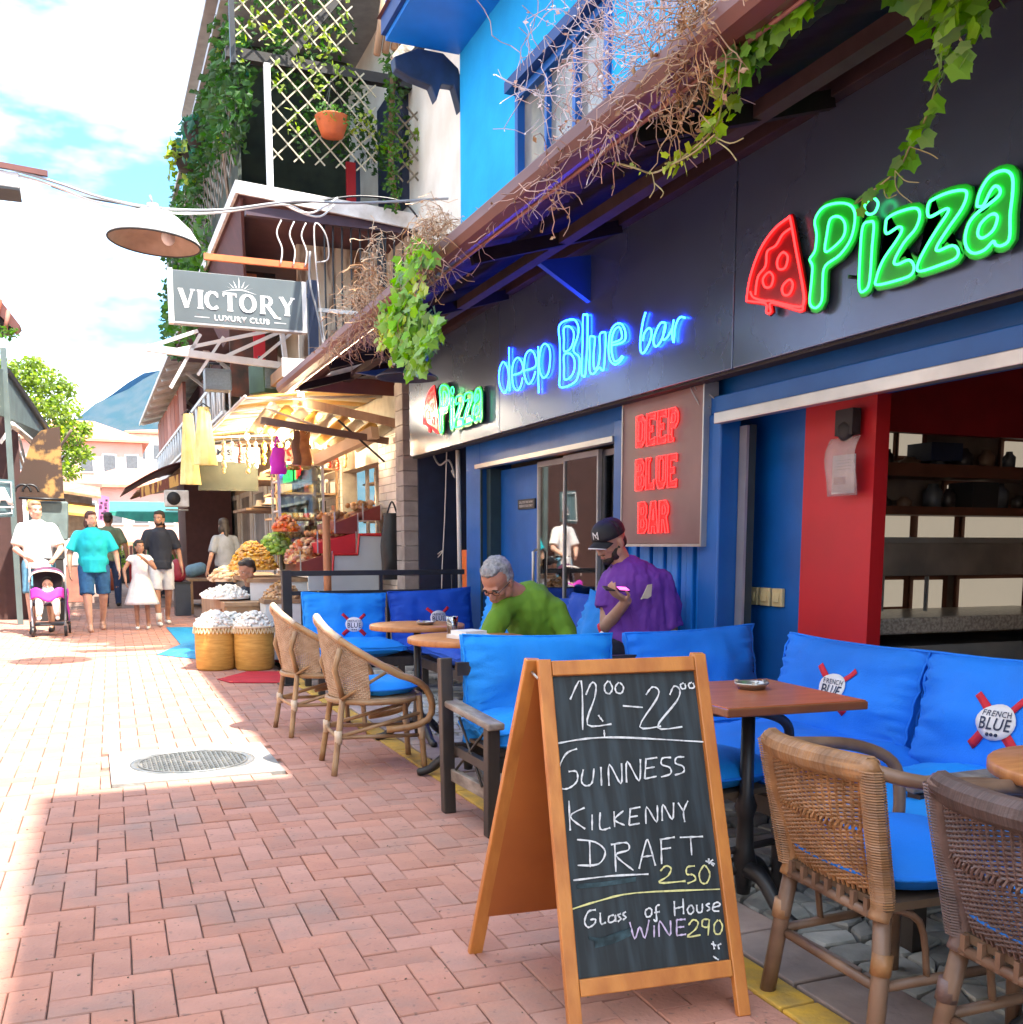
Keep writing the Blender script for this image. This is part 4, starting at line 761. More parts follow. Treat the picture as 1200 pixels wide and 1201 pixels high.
# ------------------------------------------------------------------ wicker armchairs in the foreground
def wicker(label, loc, rz, mw, mp_, seedm, grp):
    t = thing('wicker_chair', label, 'chair', loc, rz, grp)
    # faces +x; back at x=-.2
    W = .198
    def top(s): return V((-.235-.0*abs(s)+.055*s*s, s*W, .705-.005*s*s))     # s -1..1
    def bot(s): return V((-.135+.02*s*s, s*W*.80, .385))
    MB().tube([top(-1.0)+V((.0, -.0, -.01))]+[top(k/8*.98) for k in range(-8, 9)]+[top(1.0)], .029, 10).build('top_rail', mw, t)
    s = MB()
    for k in range(150):
        a = -1+2*k/149; c = top(a*.98); q = [c+V((cos(b)*.0305, 0, sin(b)*.0305)) for b in [2*pi*i/10 for i in range(10)]]; s.tube(q, .0022, 3, closed=True)
    s.build('rail_wrapping', mw, t, kind='stuff')
    for sg in (-1, 1):
        MB().tube(smooth([top(sg*.99), top(sg*.99).lerp(bot(sg), .4)+V((-.005, .01*sg, 0)), bot(sg)+V((0, .02*sg, .02)), bot(sg)+V((-.01, .02*sg, -.05))], 4), .026, 10).build('back_post', mw, t)
        s = MB()
        for k in range(52): p = top(sg*.99).lerp(bot(sg)+V((0, .02*sg, -.02)), k/52)+V((-.004, .008*sg, 0)); s.tube([p+V((cos(b)*.0275, sin(b)*.0275, 0)) for b in [2*pi*i/9 for i in range(9)]], .0022, 3, closed=True)
        s.build('post_wrapping', mw, t, kind='stuff')
        MB().tube([bot(sg)+V((0, .02*sg, -.03)), (-.10-.03, sg*.20, .2), (-.155, sg*.215, 0)], .021, 10).build('leg', mp_, t)
        MB().tube([(-.124, sg*.199, .262), (-.131, sg*.2005, .212)], .0245, 10).build('binding', mw, t)
        MB().tube([(.25, sg*.21, .40), (.255, sg*.215, .2), (.26, sg*.22, 0)], .019, 10).build('leg', mp_, t)
        MB().tube(smooth([top(sg), V((-.08, sg*.25, .675)), V((.12, sg*.262, .655)), V((.25, sg*.25, .60)), V((.27, sg*.235, .50)), V((.25, sg*.22, .38))], 5), .017, 10).build('arm', mp_, t)
        MB().tube([(-.12, sg*.20, .18), (.255, sg*.215, .19)], .013, 8).build('stretcher', mp_, t)
        MB().tube(smooth([V((-.12, sg*.19, .37)), V((-.03, sg*.205, .33)), V((.0, sg*.205, .19))], 4), .009, 6).build('curved_brace', mp_, t)
    for a, b in (((-.12, -.2, .17), (-.12, .2, .17)), ((-.13, -.19, .345), (-.13, .19, .345)), ((.255, -.21, .345), (.255, .21, .345))): MB().tube([a, b], .013, 8).build('stretcher', mp_, t)
    for k in range(-3, 4): MB().box((-.135, k*.05, .36), (.014, .014, .045)).build('spindle', mp_, t)
    MB().box((.06, 0, .375), (.38, .42, .02)).build('seat', m_slat, t)
    s = MB(); nr = 30; npx = 17
    def wv(a, f):
        p = top(a).lerp(bot(a), f); return p+V((-.012*sin(f*pi), 0, 0))
    for k in range(npx+1):
        a = -.88+1.76*k/npx; s.tube([wv(a, f/8) for f in range(9)], .0042, 5)
    for j in range(56):
        f = .06+.91*j/56
        if j in (24, 25, 26):
            continue
        pts = []
        for k in range(npx*2+1):
            a = -.9+1.8*k/(npx*2); off = .006*(0 if k % 2 == 0 else (1 if ((k//2)+j) % 2 else -1)); pts.append(wv(a, f)+V((off, 0, random.uniform(-.0008, .0008))))
        s.tube(pts, .0034, 4, cap=False)
    for q in (0, 1):
        pts = []
        for k in range(npx*3+1):
            a = -.9+1.8*k/(npx*3); pts.append(wv(a, .06+.91*25/56)+V((.008*cos(k*1.3+q*pi), 0, .011*sin(k*1.3+q*pi))))
        s.tube(pts, .004, 5)
    s.build('wicker_weave', mw, t, kind='stuff')
    c = MB(); 
    def rc(u, v, side):
        a = 2*pi*u; r = v; ex = .23; k = (abs(cos(a))**3+abs(sin(a))**3)**(-1/3.); th = .052*(max(0, 1-r**4))**.5; return V((cos(a)*r*ex*k+.075, sin(a)*r*ex*k, .435+side*th+(.012*(1-r*r) if side > 0 else 0)))
    for side in (1, -1): c.grid(lambda u, v: rc(u, v, side), 36, 8)
    co = c.build('seat_cushion', m_cushb if seedm else m_cush, t)
    MB().tube([rc(k/40, 1, 1)+V((0, 0, .0)) for k in range(40)], .006, 6, closed=True).build('piping', m_cushb, co)
    return t
m_w1 = mat('m_w1', (.42, .23, .11), .4, (.25, .13, .06), 16, bump=.15, bscale=120, rnd=.12); m_p1 = mat('m_p1', (.13, .075, .05), .4, (.24, .15, .10), 8)
m_w2 = mat('m_w2', (.15, .10, .095), .4, (.10, .065, .06), 16, bump=.15, bscale=120, rnd=.15); m_w3 = mat('m_w3', (.05, .04, .04), .5)
wg = 'wicker armchairs with their backs to the street'
wicker('honey coloured wicker armchair with blue cushion right of the chalkboard', (1.79, 1.965, 0), R(-3), m_w1, m_p1, 1, wg)
wicker('dark grey-brown wicker armchair at the right edge of the photo', (1.80, 1.40, 0), R(-5), m_w2, m_p1, 0, wg)
wicker('very dark wicker armchair half hidden behind the chalkboard', (1.86, 3.0, 0), R(10), m_w3, m_w3, 0, wg)
# ------------------------------------------------------------------ chalkboard
ab = thing('chalkboard_sign', 'wooden A-frame chalkboard with handwritten opening hours and drinks', 'chalkboard', (0, 0, 0))
m_pine = mat('m_pine', (.56, .22, .05), .42, (.42, .14, .03), 4, stretch=(5, 5, .7), bump=.1, bscale=30, coat=.15); m_ply = mat('m_ply', (.46, .14, .03), .5, (.36, .10, .025), 3)
m_chk = mat('m_chkb', (.008, .014, .018), .55, (.035, .055, .07), 5, stretch=(9, 1, .7), contrast=(.42, .8), detail=3)
BL, BR_, TL, TRr = V((1.022, 2.128, 0)), V((1.516, 2.085, 0)), V((1.066, 2.43, .904)), V((1.066+.494*.975, 2.43-.043*.975, .904))
ux = (BR_-BL).normalized(); 
def fp(u, v, off=0):   # u 0..1 across, v 0..1 up
    a = BL.lerp(TL, v); b = BR_.lerp(TRr, v); nn = (b-a).cross(TL-BL).normalized(); return a.lerp(b, u)+nn*off   # nn points to the viewer side
FW = .052
def bar_(name, u0, v0, u1, v1, wd, th=.02, m=m_pine, off=0.0): # flat batten along the plane
    a, b = fp(u0, v0, off), fp(u1, v1, off); nn = (fp(.5, .5, 1)-fp(.5, .5, 0)); return MB().beam(a, b, wd, th, up=nn).build(name, m, ab, bevel=.003)
bar_('front_leg', .036, 0, .036, 1, .036); bar_('front_leg', .964, 0, .964, 1, .036)
bar_('top_rail', .075, .974, .925, .974, .040); bar_('bottom_rail', .075, .128, .925, .128, .042)
nn = (fp(.5, .5, 1)-fp(.5, .5, 0))
MB().prism([fp(.07, .14, -.004), fp(.93, .14, -.004), fp(.93, .96, -.004), fp(.07, .96, -.004)], -nn*.008).build('blackboard', m_chk, ab)
D = V((.0, .60, 0)); kk = lambda p: V((p.x+.0, 0, 0))
RB = {0: (V((1.0, 2.735, 0)), TL+V((.0, .03, .0))), 1: (V((1.50, 2.70, 0)), TRr+V((0, .03, 0)))}
MB().beam(RB[0][0], RB[0][1], .02, .042, up=(1, 0, 0)).build('rear_leg', m_pine, ab, bevel=.003); MB().beam(RB[1][0], RB[1][1], .02, .042, up=(1, 0, 0)).build('rear_leg', m_pine, ab, bevel=.003)
qa, qb = RB[0][0].lerp(RB[0][1], .14), RB[0][0].lerp(RB[0][1], .97); qc, qd = RB[1][0].lerp(RB[1][1], .14), RB[1][0].lerp(RB[1][1], .97)
MB().sheet([qa+V((.012, -.004, 0)), qc+V((-.012, -.004, 0)), qd+V((-.012, -.004, 0)), qb+V((.012, -.004, 0))], .006).build('rear_panel', m_ply, ab)
MB().tube([qb+V((.0, -.05, -.02)), qb+V((0, .02, 0))], .004, 6).build('hinge', m_tin, ab)
# homography photo-crop -> board uv  (crop scale 2.722, origin 540,760)
CH = [ # (colour, points in crop pixels)
 ('w', [(350,165),(385,105),(390,262)]), ('w', [(400,150),(418,112),(432,120),(428,160),(405,245),(482,243)]), ('w', [(440,215),(455,235)]), ('w', [(458,262),(460,285)]),
 ('w', [(472,105),(460,120),(462,140),(476,146),(485,128),(475,106)]), ('w', [(505,110),(494,125),(498,142),(514,144),(520,125),(508,110)]),
 ('w', [(518,185),(582,190)]), ('w', [(592,150),(612,125),(632,135),(625,165),(572,252),(640,250)]), ('w', [(668,150),(682,122),(700,135),(690,170),(628,254),(708,252)]),
 ('w', [(712,112),(702,118),(706,130),(718,128),(716,114)]), ('w', [(738,110),(728,116),(732,128),(746,126),(742,112)]),
 ('w', [(304,306),(400,290),(520,286),(776,300)]),
 ('w', [(372,322),(335,340),(310,400),(318,445),(345,448),(372,425),(370,395),(345,395)]), ('w', [(392,388),(386,425),(400,440),(420,430),(426,385)]), ('w', [(448,380),(450,440)]),
 ('w', [(474,440),(475,372),(512,434),(514,368)]), ('w', [(530,430),(532,362),(570,425),(574,355)]), ('w', [(592,352),(588,418)]), ('w', [(592,355),(628,350)]), ('w', [(590,385),(620,380)]), ('w', [(588,418),(626,410)]),
 ('w', [(672,350),(645,352),(642,372),(668,382),(670,402),(640,412)]), ('w', [(714,348),(690,350),(686,368),(710,378),(712,396),(684,406)]),
 ('w', [(346,488),(350,583)]), ('w', [(396,510),(350,538),(398,578)]), ('w', [(420,532),(420,582)]), ('w', [(446,525),(446,578),(478,574)]), ('w', [(490,522),(492,572)]), ('w', [(520,520),(492,548),(524,566)]),
 ('w', [(542,512),(538,566)]), ('w', [(542,514),(574,508)]), ('w', [(540,540),(566,536)]), ('w', [(538,566),(572,560)]), ('w', [(592,562),(594,508),(626,556),(628,502)]), ('w', [(644,552),(646,500),(676,548),(680,494)]), ('w', [(694,494),(712,522)]), ('w', [(726,488),(712,522),(716,556)]),
 ('w', [(412,618),(414,700)]), ('w', [(372,612),(430,620),(462,650),(440,690),(374,694)]), ('w', [(492,625),(496,715)]), ('w', [(480,628),(530,622),(536,645),(496,662),(552,710)]),
 ('w', [(570,705),(590,625),(600,618),(622,695)]), ('w', [(576,668),(616,662)]), ('w', [(640,612),(642,690)]), ('w', [(636,612),(684,604)]), ('w', [(642,642),(672,638)]), ('w', [(700,605),(774,602)]), ('w', [(734,604),(738,662)]),
 ('w', [(360,742),(480,728),(600,722)]),
 ('y', [(638,712),(655,696),(672,704),(662,728),(634,750),(718,744)]), ('y', [(748,696),(724,700),(722,722),(742,724),(750,740),(724,752)]), ('y', [(776,694),(762,720),(768,748),(786,750),(796,722),(784,698),(776,694)]), ('w', [(782,680),(812,690)]), ('w', [(792,672),(794,690)]), ('w', [(806,676),(798,684),(808,696)]),
 ('y', [(350,836),(440,808),(560,782),(828,770)]),
 ('w', [(432,836),(408,842),(396,874),(408,892),(428,880),(430,866),(414,868)]), ('w', [(446,845),(448,880),(464,876)]), ('w', [(490,852),(474,858),(474,876),(492,870),(494,852),(496,874)]), ('w', [(512,848),(502,854),(512,864),(502,874)]), ('w', [(528,842),(518,850),(528,860),(518,868)]),
 ('w', [(602,830),(590,840),(594,858),(608,854),(610,836),(602,830)]), ('w', [(636,820),(624,828),(626,872),(616,866)]), ('w', [(618,845),(636,842)]),
 ('w', [(682,808),(684,856)]), ('w', [(710,800),(712,850)]), ('w', [(684,832),(710,826)]), ('w', [(732,822),(724,836),(732,850),(744,840),(740,824),(732,822)]), ('w', [(754,820),(756,842),(770,842),(772,816)]), ('w', [(796,816),(784,820),(796,832),(786,840)]), ('w', [(806,828),(828,822),(822,812),(808,818),(806,838),(826,840)]),
 ('p', [(540,875),(556,928),(572,890),(588,926),(602,868)]), ('p', [(618,886),(618,924)]), ('p', [(634,922),(636,872),(668,918),(670,870)]), ('p', [(690,868),(690,918)]), ('p', [(690,868),(718,866)]), ('p', [(690,892),(714,890)]), ('p', [(690,918),(720,914)]),
 ('y', [(728,885),(742,868),(758,876),(750,898),(724,922),(766,916)]), ('y', [(792,866),(774,868),(772,888),(790,890),(794,866),(790,918)]), ('y', [(822,868),(810,884),(812,910),(828,912),(836,888),(826,868)]), ('w', [(800,944),(816,950)]), ('w', [(806,936),(810,962)]), ('w', [(832,944),(822,950),(826,962)]), ('w', [(806,984),(824,996)])]
def board_uv(cx_, cy_, off):
    px, py = 540+cx_/2.722, 760+cy_/2.722; d = ray(px, py); o = V((0, 0, H)); a = fp(0, 0); n_ = nn; t_ = (a-o).dot(n_)/d.dot(n_); return o+d*t_+n_*off
m_ch = {'w': mat('m_chw', (.72, .74, .76), .9, (.35, .37, .40), 90, contrast=(.45, .75)), 'y': mat('m_chy', (.72, .70, .30), .9, (.4, .4, .2), 90, contrast=(.45, .75)), 'p': mat('m_chp', (.62, .52, .72), .9, (.35, .3, .42), 90, contrast=(.45, .75))}
for col in 'wyp':
    s = MB()
    for c, pts in CH:
        if c != col: continue
        P = [board_uv(x, y, .0) for x, y in (smooth([(x, y, 0) for x, y in pts], 4) if False else pts)]; P = smooth(P, 4) if len(P) > 2 else [P[0].lerp(P[1], k/4) for k in range(5)]
        L = []; Rr = []
        for i, p in enumerate(P):
            t_ = (P[min(i+1, len(P)-1)]-P[max(i-1, 0)]).normalized(); sd_ = t_.cross(nn).normalized(); wd = .0021*(1+.35*sin(i*2.3+p.x*90)); L.append(p+sd_*wd+nn*.0015); Rr.append(p-sd_*wd+nn*.0015)
        n_ = len(P); s.add(L+Rr, [(k, k+1, n_+k+1, n_+k) for k in range(n_-1)])
    s.build('chalk_writing', m_ch[col], ab, kind='stuff')
s = MB()
for pts, wd in (([(372,762),(470,752),(560,738)], .006), ([(430,945),(490,930),(545,905)], .011), ([(410,965-40),(450,930),(520,905)], .004)):
    P = smooth([board_uv(x, y, .0008) for x, y in pts], 4); L = [p+V((0, 0, wd)) for p in P]; Rr = [p-V((0, 0, wd)) for p in P]; n_ = len(P); s.add(L+Rr, [(k, k+1, n_+k+1, n_+k) for k in range(n_-1)])
s.build('chalk_smear', mat('m_smear', (.06, .12, .15), .9, (.02, .04, .05), 30), ab, kind='stuff')
# ------------------------------------------------------------------ black fence
fe = thing('black_fence', 'black metal railing closing the terrace toward the spice shop', 'fence', (1.55, 8.91, 0))
MB().bb((-.04, -.04, 0), (.04, .04, .99)).build('end_post', m_black, fe, bevel=.004); MB().bb((-.09, -.08, 0), (.08, .08, .012)).build('foot_plate', m_black, fe)
MB().bb((.04, -.02, .94), (1.62, .02, .985)).build('top_rail', m_black, fe); MB().bb((.04, -.018, .775), (1.62, .018, .81)).build('middle_rail', m_black, fe); MB().bb((.04, -.018, .12), (1.62, .018, .155)).build('bottom_rail', m_black, fe)
for k in range(12): MB().bb((.12+k*.128, -.01, .155), (.145+k*.128, .01, .775)).build('baluster', m_black, fe)
for x in (.82, 1.5): MB().bb((x, -.012, .81), (x+.03, .012, .94)).build('short_post', m_black, fe)
# ================================================================== balcony house beyond the bar (Y 10 - 16)
m_cw = mat('m_creamw', (.85, .81, .72), .85, (.74, .68, .58), 3, bump=.15); m_purp = mat('m_purp', (.10, .035, .04), .7, (.07, .025, .03), 4); m_wpaint = mat('m_wpaint', (.70, .68, .66), .6, (.5, .47, .44), 8)
m_bwood = mat('m_bwood', (.38, .24, .13), .7, (.24, .14, .08), 8, stretch=(1, 1, .2)); m_orng = mat('m_orng', (.70, .17, .05), .6, (.5, .12, .04), 6)
m_tile = mat('m_tile', (.40, .12, .07), .8, (.28, .09, .06), 6, rnd=.25); m_beige = mat('m_beige', (.62, .48, .33), .85, (.5, .38, .25), 3, bump=.2)
m_wbrick = mat('m_wbrick', (.86, .82, .74), .8, (.76, .72, .63), 5, bump=.3, rnd=.05)
m_leaf = leafm('m_leaf', (.09, .24, .02), (.05, .15, .015)); m_leafy = leafm('m_leafy', (.34, .44, .03), (.18, .32, .02)); m_leafd = leafm('m_leafd', (.03, .10, .015), (.05, .14, .02)); m_leafb = leafm('m_leafb', (.05, .22, .14), (.03, .14, .07)); m_dry = mat('m_dry', (.42, .26, .14), .8, (.28, .15, .08), 20, rnd=.2); m_drypink = mat('m_drypink', (.52, .36, .30), .8, (.36, .22, .18), 20, rnd=.2)
bh_ = thing('balcony_house', 'cream old house with covered balcony, lattice screens and hanging plants beyond the bar', 'building', (3.4, 12, 0))
P = lambda n, mb, m, **k: wp(bh_, n, mb, m, **k)
P('wall', MB().bb((3.42, 9.36, 2.9), (3.7, 13.2, 9.0)).bb((3.42, 13.2, 2.9), (3.7, 20.9, 7.4)), m_cw)
P('wall', MB().bb((3.72, 9.36, 2.9), (7.5, 9.6, 8.2)).bb((7.3, 9.6, 0), (7.5, 20.9, 8.2)), m_cw)
P('balcony_floor', MB().bb((1.95, 11.0, 2.95), (3.42, 15.6, 3.07)), m_bwood)
P('balcony_edge', MB().bb((1.93, 10.96, 2.93), (3.42, 10.995, 3.12)), m_wpaint)
P('roof_slab', MB().prism([(1.55, 11.0, 4.78), (3.42, 11.0, 4.68), (3.42, 11.0, 4.60), (1.55, 11.0, 4.70)], (0, 4.6, 0)), m_purp)
P('roof_fascia', MB().prism([(1.52, 10.96, 4.80), (3.46, 10.96, 4.69), (3.46, 10.96, 4.53), (1.52, 10.96, 4.68)], (0, .035, 0)), m_wpaint)
P('roof_fascia', MB().bb((1.52, 11.0, 4.68), (1.55, 15.6, 4.80)), m_wpaint)
P('fascia_underside', MB().bb((1.62, 11.02, 4.50), (3.42, 11.10, 4.59)), mat('m_pk', (.06, .03, .05), .6))
P('side_board', MB().prism([(1.58, 11.1, 4.68), (1.58, 15.5, 4.68), (1.9, 15.5, 4.0), (1.9, 13.2, 4.0)], (.03, 0, 0)), m_purp)
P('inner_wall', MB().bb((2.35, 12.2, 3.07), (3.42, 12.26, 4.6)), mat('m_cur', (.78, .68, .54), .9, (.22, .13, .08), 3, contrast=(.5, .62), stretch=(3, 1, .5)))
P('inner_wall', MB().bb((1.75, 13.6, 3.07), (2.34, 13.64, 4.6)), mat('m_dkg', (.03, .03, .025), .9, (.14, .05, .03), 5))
P('column', MB().bb((3.0, 11.05, 3.07), (3.06, 11.13, 4.6)), m_black)
P('column', MB().bb((3.36, 11.02, 3.07), (3.41, 11.1, 4.6)), m_white)
for k in range(11): 
    x = 2.42+k*.094; P('baluster', MB().tube(smooth([(x, 11.06, 3.12), (x+.012*sin(k*2), 11.06, 3.5), (x-.01*sin(k), 11.06, 4.0), (x, 11.06, 4.52)], 3), .010, 6), m_black)
P('rail', MB().bb((2.3, 11.03, 3.62), (3.42, 11.07, 3.66)), m_white)
P('rail', MB().bb((1.2, 11.02, 4.03), (2.25, 11.07, 4.09)), m_orng)
for x in (1.95, 2.08, 2.2): P('scroll', MB().tube(smooth([(x, 11.0, 4.05), (x+.02, 11, 4.2), (x-.03, 11, 4.35), (x+.02, 11, 4.48)], 4), .008, 6), m_wpaint)
P('scroll', MB().tube(smooth([(2.38, 10.98, 3.3), (2.33, 10.98, 3.8), (2.30, 10.98, 4.45), (2.42, 10.98, 4.38), (2.44, 10.98, 4.15), (2.32, 10.98, 4.1)], 5), .008, 6), m_wpaint)
P('scroll', MB().tube(smooth([(2.25, 10.98, 4.2), (2.24, 10.98, 3.9), (2.31, 10.98, 3.6), (2.36, 10.98, 3.3), (2.4, 10.98, 3.0)], 5), .012, 6), m_grey)
P('shutter', MB().bb((2.0, 13.3, 3.1), (2.14, 13.34, 4.4)), m_red)
P('shutter', MB().bb((1.80, 12.9, 3.9), (2.0, 12.95, 4.4)), m_orng)
P('upper_window', MB().bb((3.34, 11.3, 4.9), (3.44, 12.3, 6.2)), m_navy)
P('shutter', MB().bb((2.80, 11.6, 4.82), (2.90, 11.64, 5.35)), m_red); P('shutter', MB().bb((2.90, 11.6, 4.82), (2.95, 11.66, 5.38)), m_navy)
P('terrace_screen', MB().bb((1.95, 13.5, 4.8), (3.3, 13.55, 7.2)), mat('m_scr', (.02, .028, .018), .95, (.04, .05, .03), 5))
P('terrace_screen', MB().bb((1.68, 11.9, 4.8), (1.72, 20.8, 6.62)), mat('m_scr2', (.03, .05, .04), .95, (.09, .10, .08), 5))
P('terrace_floor', MB().bb((1.6, 15.6, 4.66), (3.42, 20.9, 4.78)), m_purp)
P('top_rail', MB().bb((1.48, 11.0, 6.60), (1.54, 20.9, 6.66)), m_grey)
P('corner_post', MB().bb((1.84, 10.98, 4.79), (1.90, 11.04, 5.95)), m_white)
P('post', MB().bb((1.52, 10.98, 5.9), (1.57, 11.04, 8.0)), m_black)
P('beam', MB().bb((1.5, 11.15, 6.02), (3.42, 11.25, 6.12)), m_dark)
P('beam', MB().beam((2.1, 11.2, 6.1), (2.9, 11.2, 7.1), .06, .08), m_dark); P('beam', MB().beam((3.2, 11.1, 6.0), (3.42, 9.6, 6.3), .06, .08), m_dark)
P('upper_ceiling', MB().bb((1.5, 11.3, 7.2), (3.42, 16, 7.25)), m_grey)
def lattice(root, x0, x1, z0, z1, y, step, m, w=.018, name='lattice_lath'):
    n = int(((x1-x0)+(z1-z0))/step)+1
    for dr in (1, -1):
        for k in range(-n, n+1):
            if dr > 0: a = x0+k*step; q = [(x, z0+(x-a)) for x in (x0, x1)]
            else: a = x0+k*step; q = [(x, z1-(x-a)) for x in (x0, x1)]
            (xa, za), (xb, zb) = q
            pts = []
            for (xx, zz_) in ((xa, za), (xb, zb)): pts.append([xx, zz_])
            d = 1 if dr > 0 else -1
            for pnt in pts:
                if pnt[1] < z0: t_ = (z0-pnt[1]); pnt[0] += t_*d*(1 if d*1 > 0 else 1); pnt[1] = z0
                if pnt[1] > z1: t_ = (pnt[1]-z1); pnt[0] -= t_*d; pnt[1] = z1
            (xa, za), (xb, zb) = pts
            if xb-xa < .03 or xa < x0-.001 or xb > x1+.001: continue
            wp(root, name, MB().beam((xa, y+.006*dr, za), (xb, y+.006*dr, zb), .008, w, up=(0, 0, 1)), m)
m_lat = mat('m_lat', (.46, .42, .30), .7, (.34, .30, .2), 10)
lattice(bh_, 1.90, 2.98, 5.06, 6.02, 11.0, .215, m_lat, .014); lattice(bh_, 3.10, 3.42, 5.0, 5.75, 10.97, .2, mat('m_lat2', (.22, .18, .12), .7)); lattice(bh_, 1.57, 2.75, 6.15, 7.0, 11.0, .23, m_lat, .014)
s = MB()
for k in range(26):
    y = 11.6+k*.36
    for j in range(9):
        z = 5.15+j*.16; s.beam((1.60, y, z), (1.60, y+.18, z+.16), .01, .03); s.beam((1.60, y+.18, z+.16), (1.60, y+.36, z), .01, .03)
P('woven_fence', s, mat('m_wf', (.20, .19, .15), .8, (.14, .12, .1), 8), kind='stuff')
# plants: hanging pots, ivy
def hang_pot(x, y, z, r, m, lm, lab, trail=.3, nl=120, ls=.06):
    t = thing('hanging_pot', lab, 'plant', (x, y, z), 0, 'hanging pots on the balcony house')
    MB().lathe([(.0, 0), (r*.65, 0), (r, r*1.0), (r*1.04, r*1.05), (r*.9, r), (0, r*.8)], n=16, cap=False).build('pot', m, t)
    for k in range(3): a = k*2.1; MB().tube([(cos(a)*r, sin(a)*r, r), (0, 0, r*3.2)], .004, 4).build('chain', m_black, t)
    s = MB(); rg = random.Random(int(x*100)); leafy(s, (0, 0, r*1.1), (r*1.3, r*1.3, r*.7), nl, ls, rng=rg)
    for _ in range(7):
        a = rg.uniform(0, 6.3); 
        for q in range(int(trail/.035)): leaf(s, (cos(a)*r*1.1+rg.uniform(-.02, .02), sin(a)*r*1.1, r*.8-q*.035), ls*.8, rg)
    s.build('foliage', lm, t); return t
o1 = atY(390, 160, 10.9); hang_pot(o1.x, 10.9, o1.z, .17, m_orng, leafm('m_leafg', (.10, .26, .04), (.05, .18, .03)), 'orange pot with trailing green plant hanging behind the lattice', .12, 160, .05)
o1 = atY(270, 70, 12.2); hang_pot(o1.x-.02, 12.2, o1.z, .10, m_dark, m_leafy, 'dark pot with a long yellow-green tail of succulents', 1.0, 90, .06)
o1 = atY(222, 200, 15.0); hang_pot(o1.x, 15.0, o1.z, .22, m_dark, m_leafy, 'bright lime fern hanging on the street side of the balcony', .3, 170, .14)
o1 = atY(234, 170, 14.0); hang_pot(o1.x, 14.0, o1.z, .2, m_dark, m_leafb, 'blue-green fern hanging above the lime one', .35, 160, .13)
o1 = atY(268, 60, 13.5); hang_pot(o1.x, 13.5, o1.z, .16, m_dark, m_leafb, 'blue-green trailing plant near the top of the balcony', .5, 120, .12)
def foliage(name, label, cat, items, m, stems=None, group=None, base=None):
    loc = base or items[0][0]; t = thing(name, label, cat, tuple(loc)); s = MB(); rg = random.Random(len(items)*7+int(loc[0]*10))
    for c, r, n, ls in items: leafy(s, V(c)-V(loc), r, n, ls, rng=rg)
    s.build('foliage', m, t)
    if stems:
        q = MB()
        for pts, r in stems: q.tube(smooth([V(p)-V(loc) for p in pts], 4), r, 5)
        q.build('stems', mat('m_stem', (.22, .13, .07), .8, (.14, .08, .05), 10), t)
    return t
rg = random.Random(5)
foliage('ivy', 'dark ivy mass covering the upper terrace front of the balcony house', 'climbing plant', [((1.62, 11.6+k*.75, 4.9+rg.uniform(0, 1.5)), (.18, .6, .62), 330, .11) for k in range(13)]+[((1.60, 12+k*1.2, 6.5), (.15, .6, .3), 90, .11) for k in range(7)], m_leafd, [([(1.6, 12, 4.8), (1.6, 12.4, 5.6), (1.6, 12.2, 6.6)], .02)])
foliage('ivy', 'mid green ivy spilling over the far end of the terrace above the dish lamp', 'climbing plant', [((1.55, 14+k*1.1, 4.75+rg.uniform(0, .8)), (.18, .6, .45), 110, .12) for k in range(6)], m_leaf)
foliage('climber', 'leafy climber behind the lattice with pale yellow leaves', 'climbing plant', [((2.0+.16*k, 11.25, 5.35+rg.uniform(0, .9)), (.16, .12, .3), 110, .07) for k in range(10)]+[((1.65+.2*k, 11.3, 6.4+rg.uniform(-.2, .4)), (.2, .15, .3), 60, .07) for k in range(6)], m_leafd)
foliage('climber', 'yellow-green leaf sprays scattered on the lattice screen', 'climbing plant', [((1.98+.13*k, 10.95, 5.25+rg.uniform(0, .85)), (.1, .03, .18), 16, .065) for k in range(13)]+[((1.6+.13*k, 10.95, 6.1+rg.uniform(0, .5)), (.1, .03, .2), 12, .065) for k in range(9)], m_leafy)
foliage('climber', 'green climber running up the brown post beside the blue wall', 'climbing plant', [((3.10+.02*sin(k), 10.85, 4.75+k*.14), (.09, .06, .1), 34, .06) for k in range(11)], m_leaf, [([(3.16, 10.9, 4.7), (3.10, 10.9, 5.2), (3.14, 10.9, 6.1)], .03)])
# bamboo awning at the top
bam = thing('bamboo_awning', 'small awning of split bamboo under a weathered board at the top edge', 'awning', (3.0, 9.9, 6.3))
for k in range(7):
    a = atY(442+k*10, 64-k*3, 9.9); b = atY(455+k*12, -30, 9.9); MB().tube([a-V((3, 9.9, 6.3)), b-V((3, 9.9, 6.3))], .035, 8).build('bamboo', m_bwood, bam)
a, b = atY(463, 72, 9.85), atY(540, -20, 9.85); MB().beam(a-V((3, 9.9, 6.3)), b-V((3, 9.9, 6.3)), .05, .10).build('edge_board', mat('m_wth', (.55, .50, .42), .9, (.2, .16, .12), 16, bump=.6), bam)
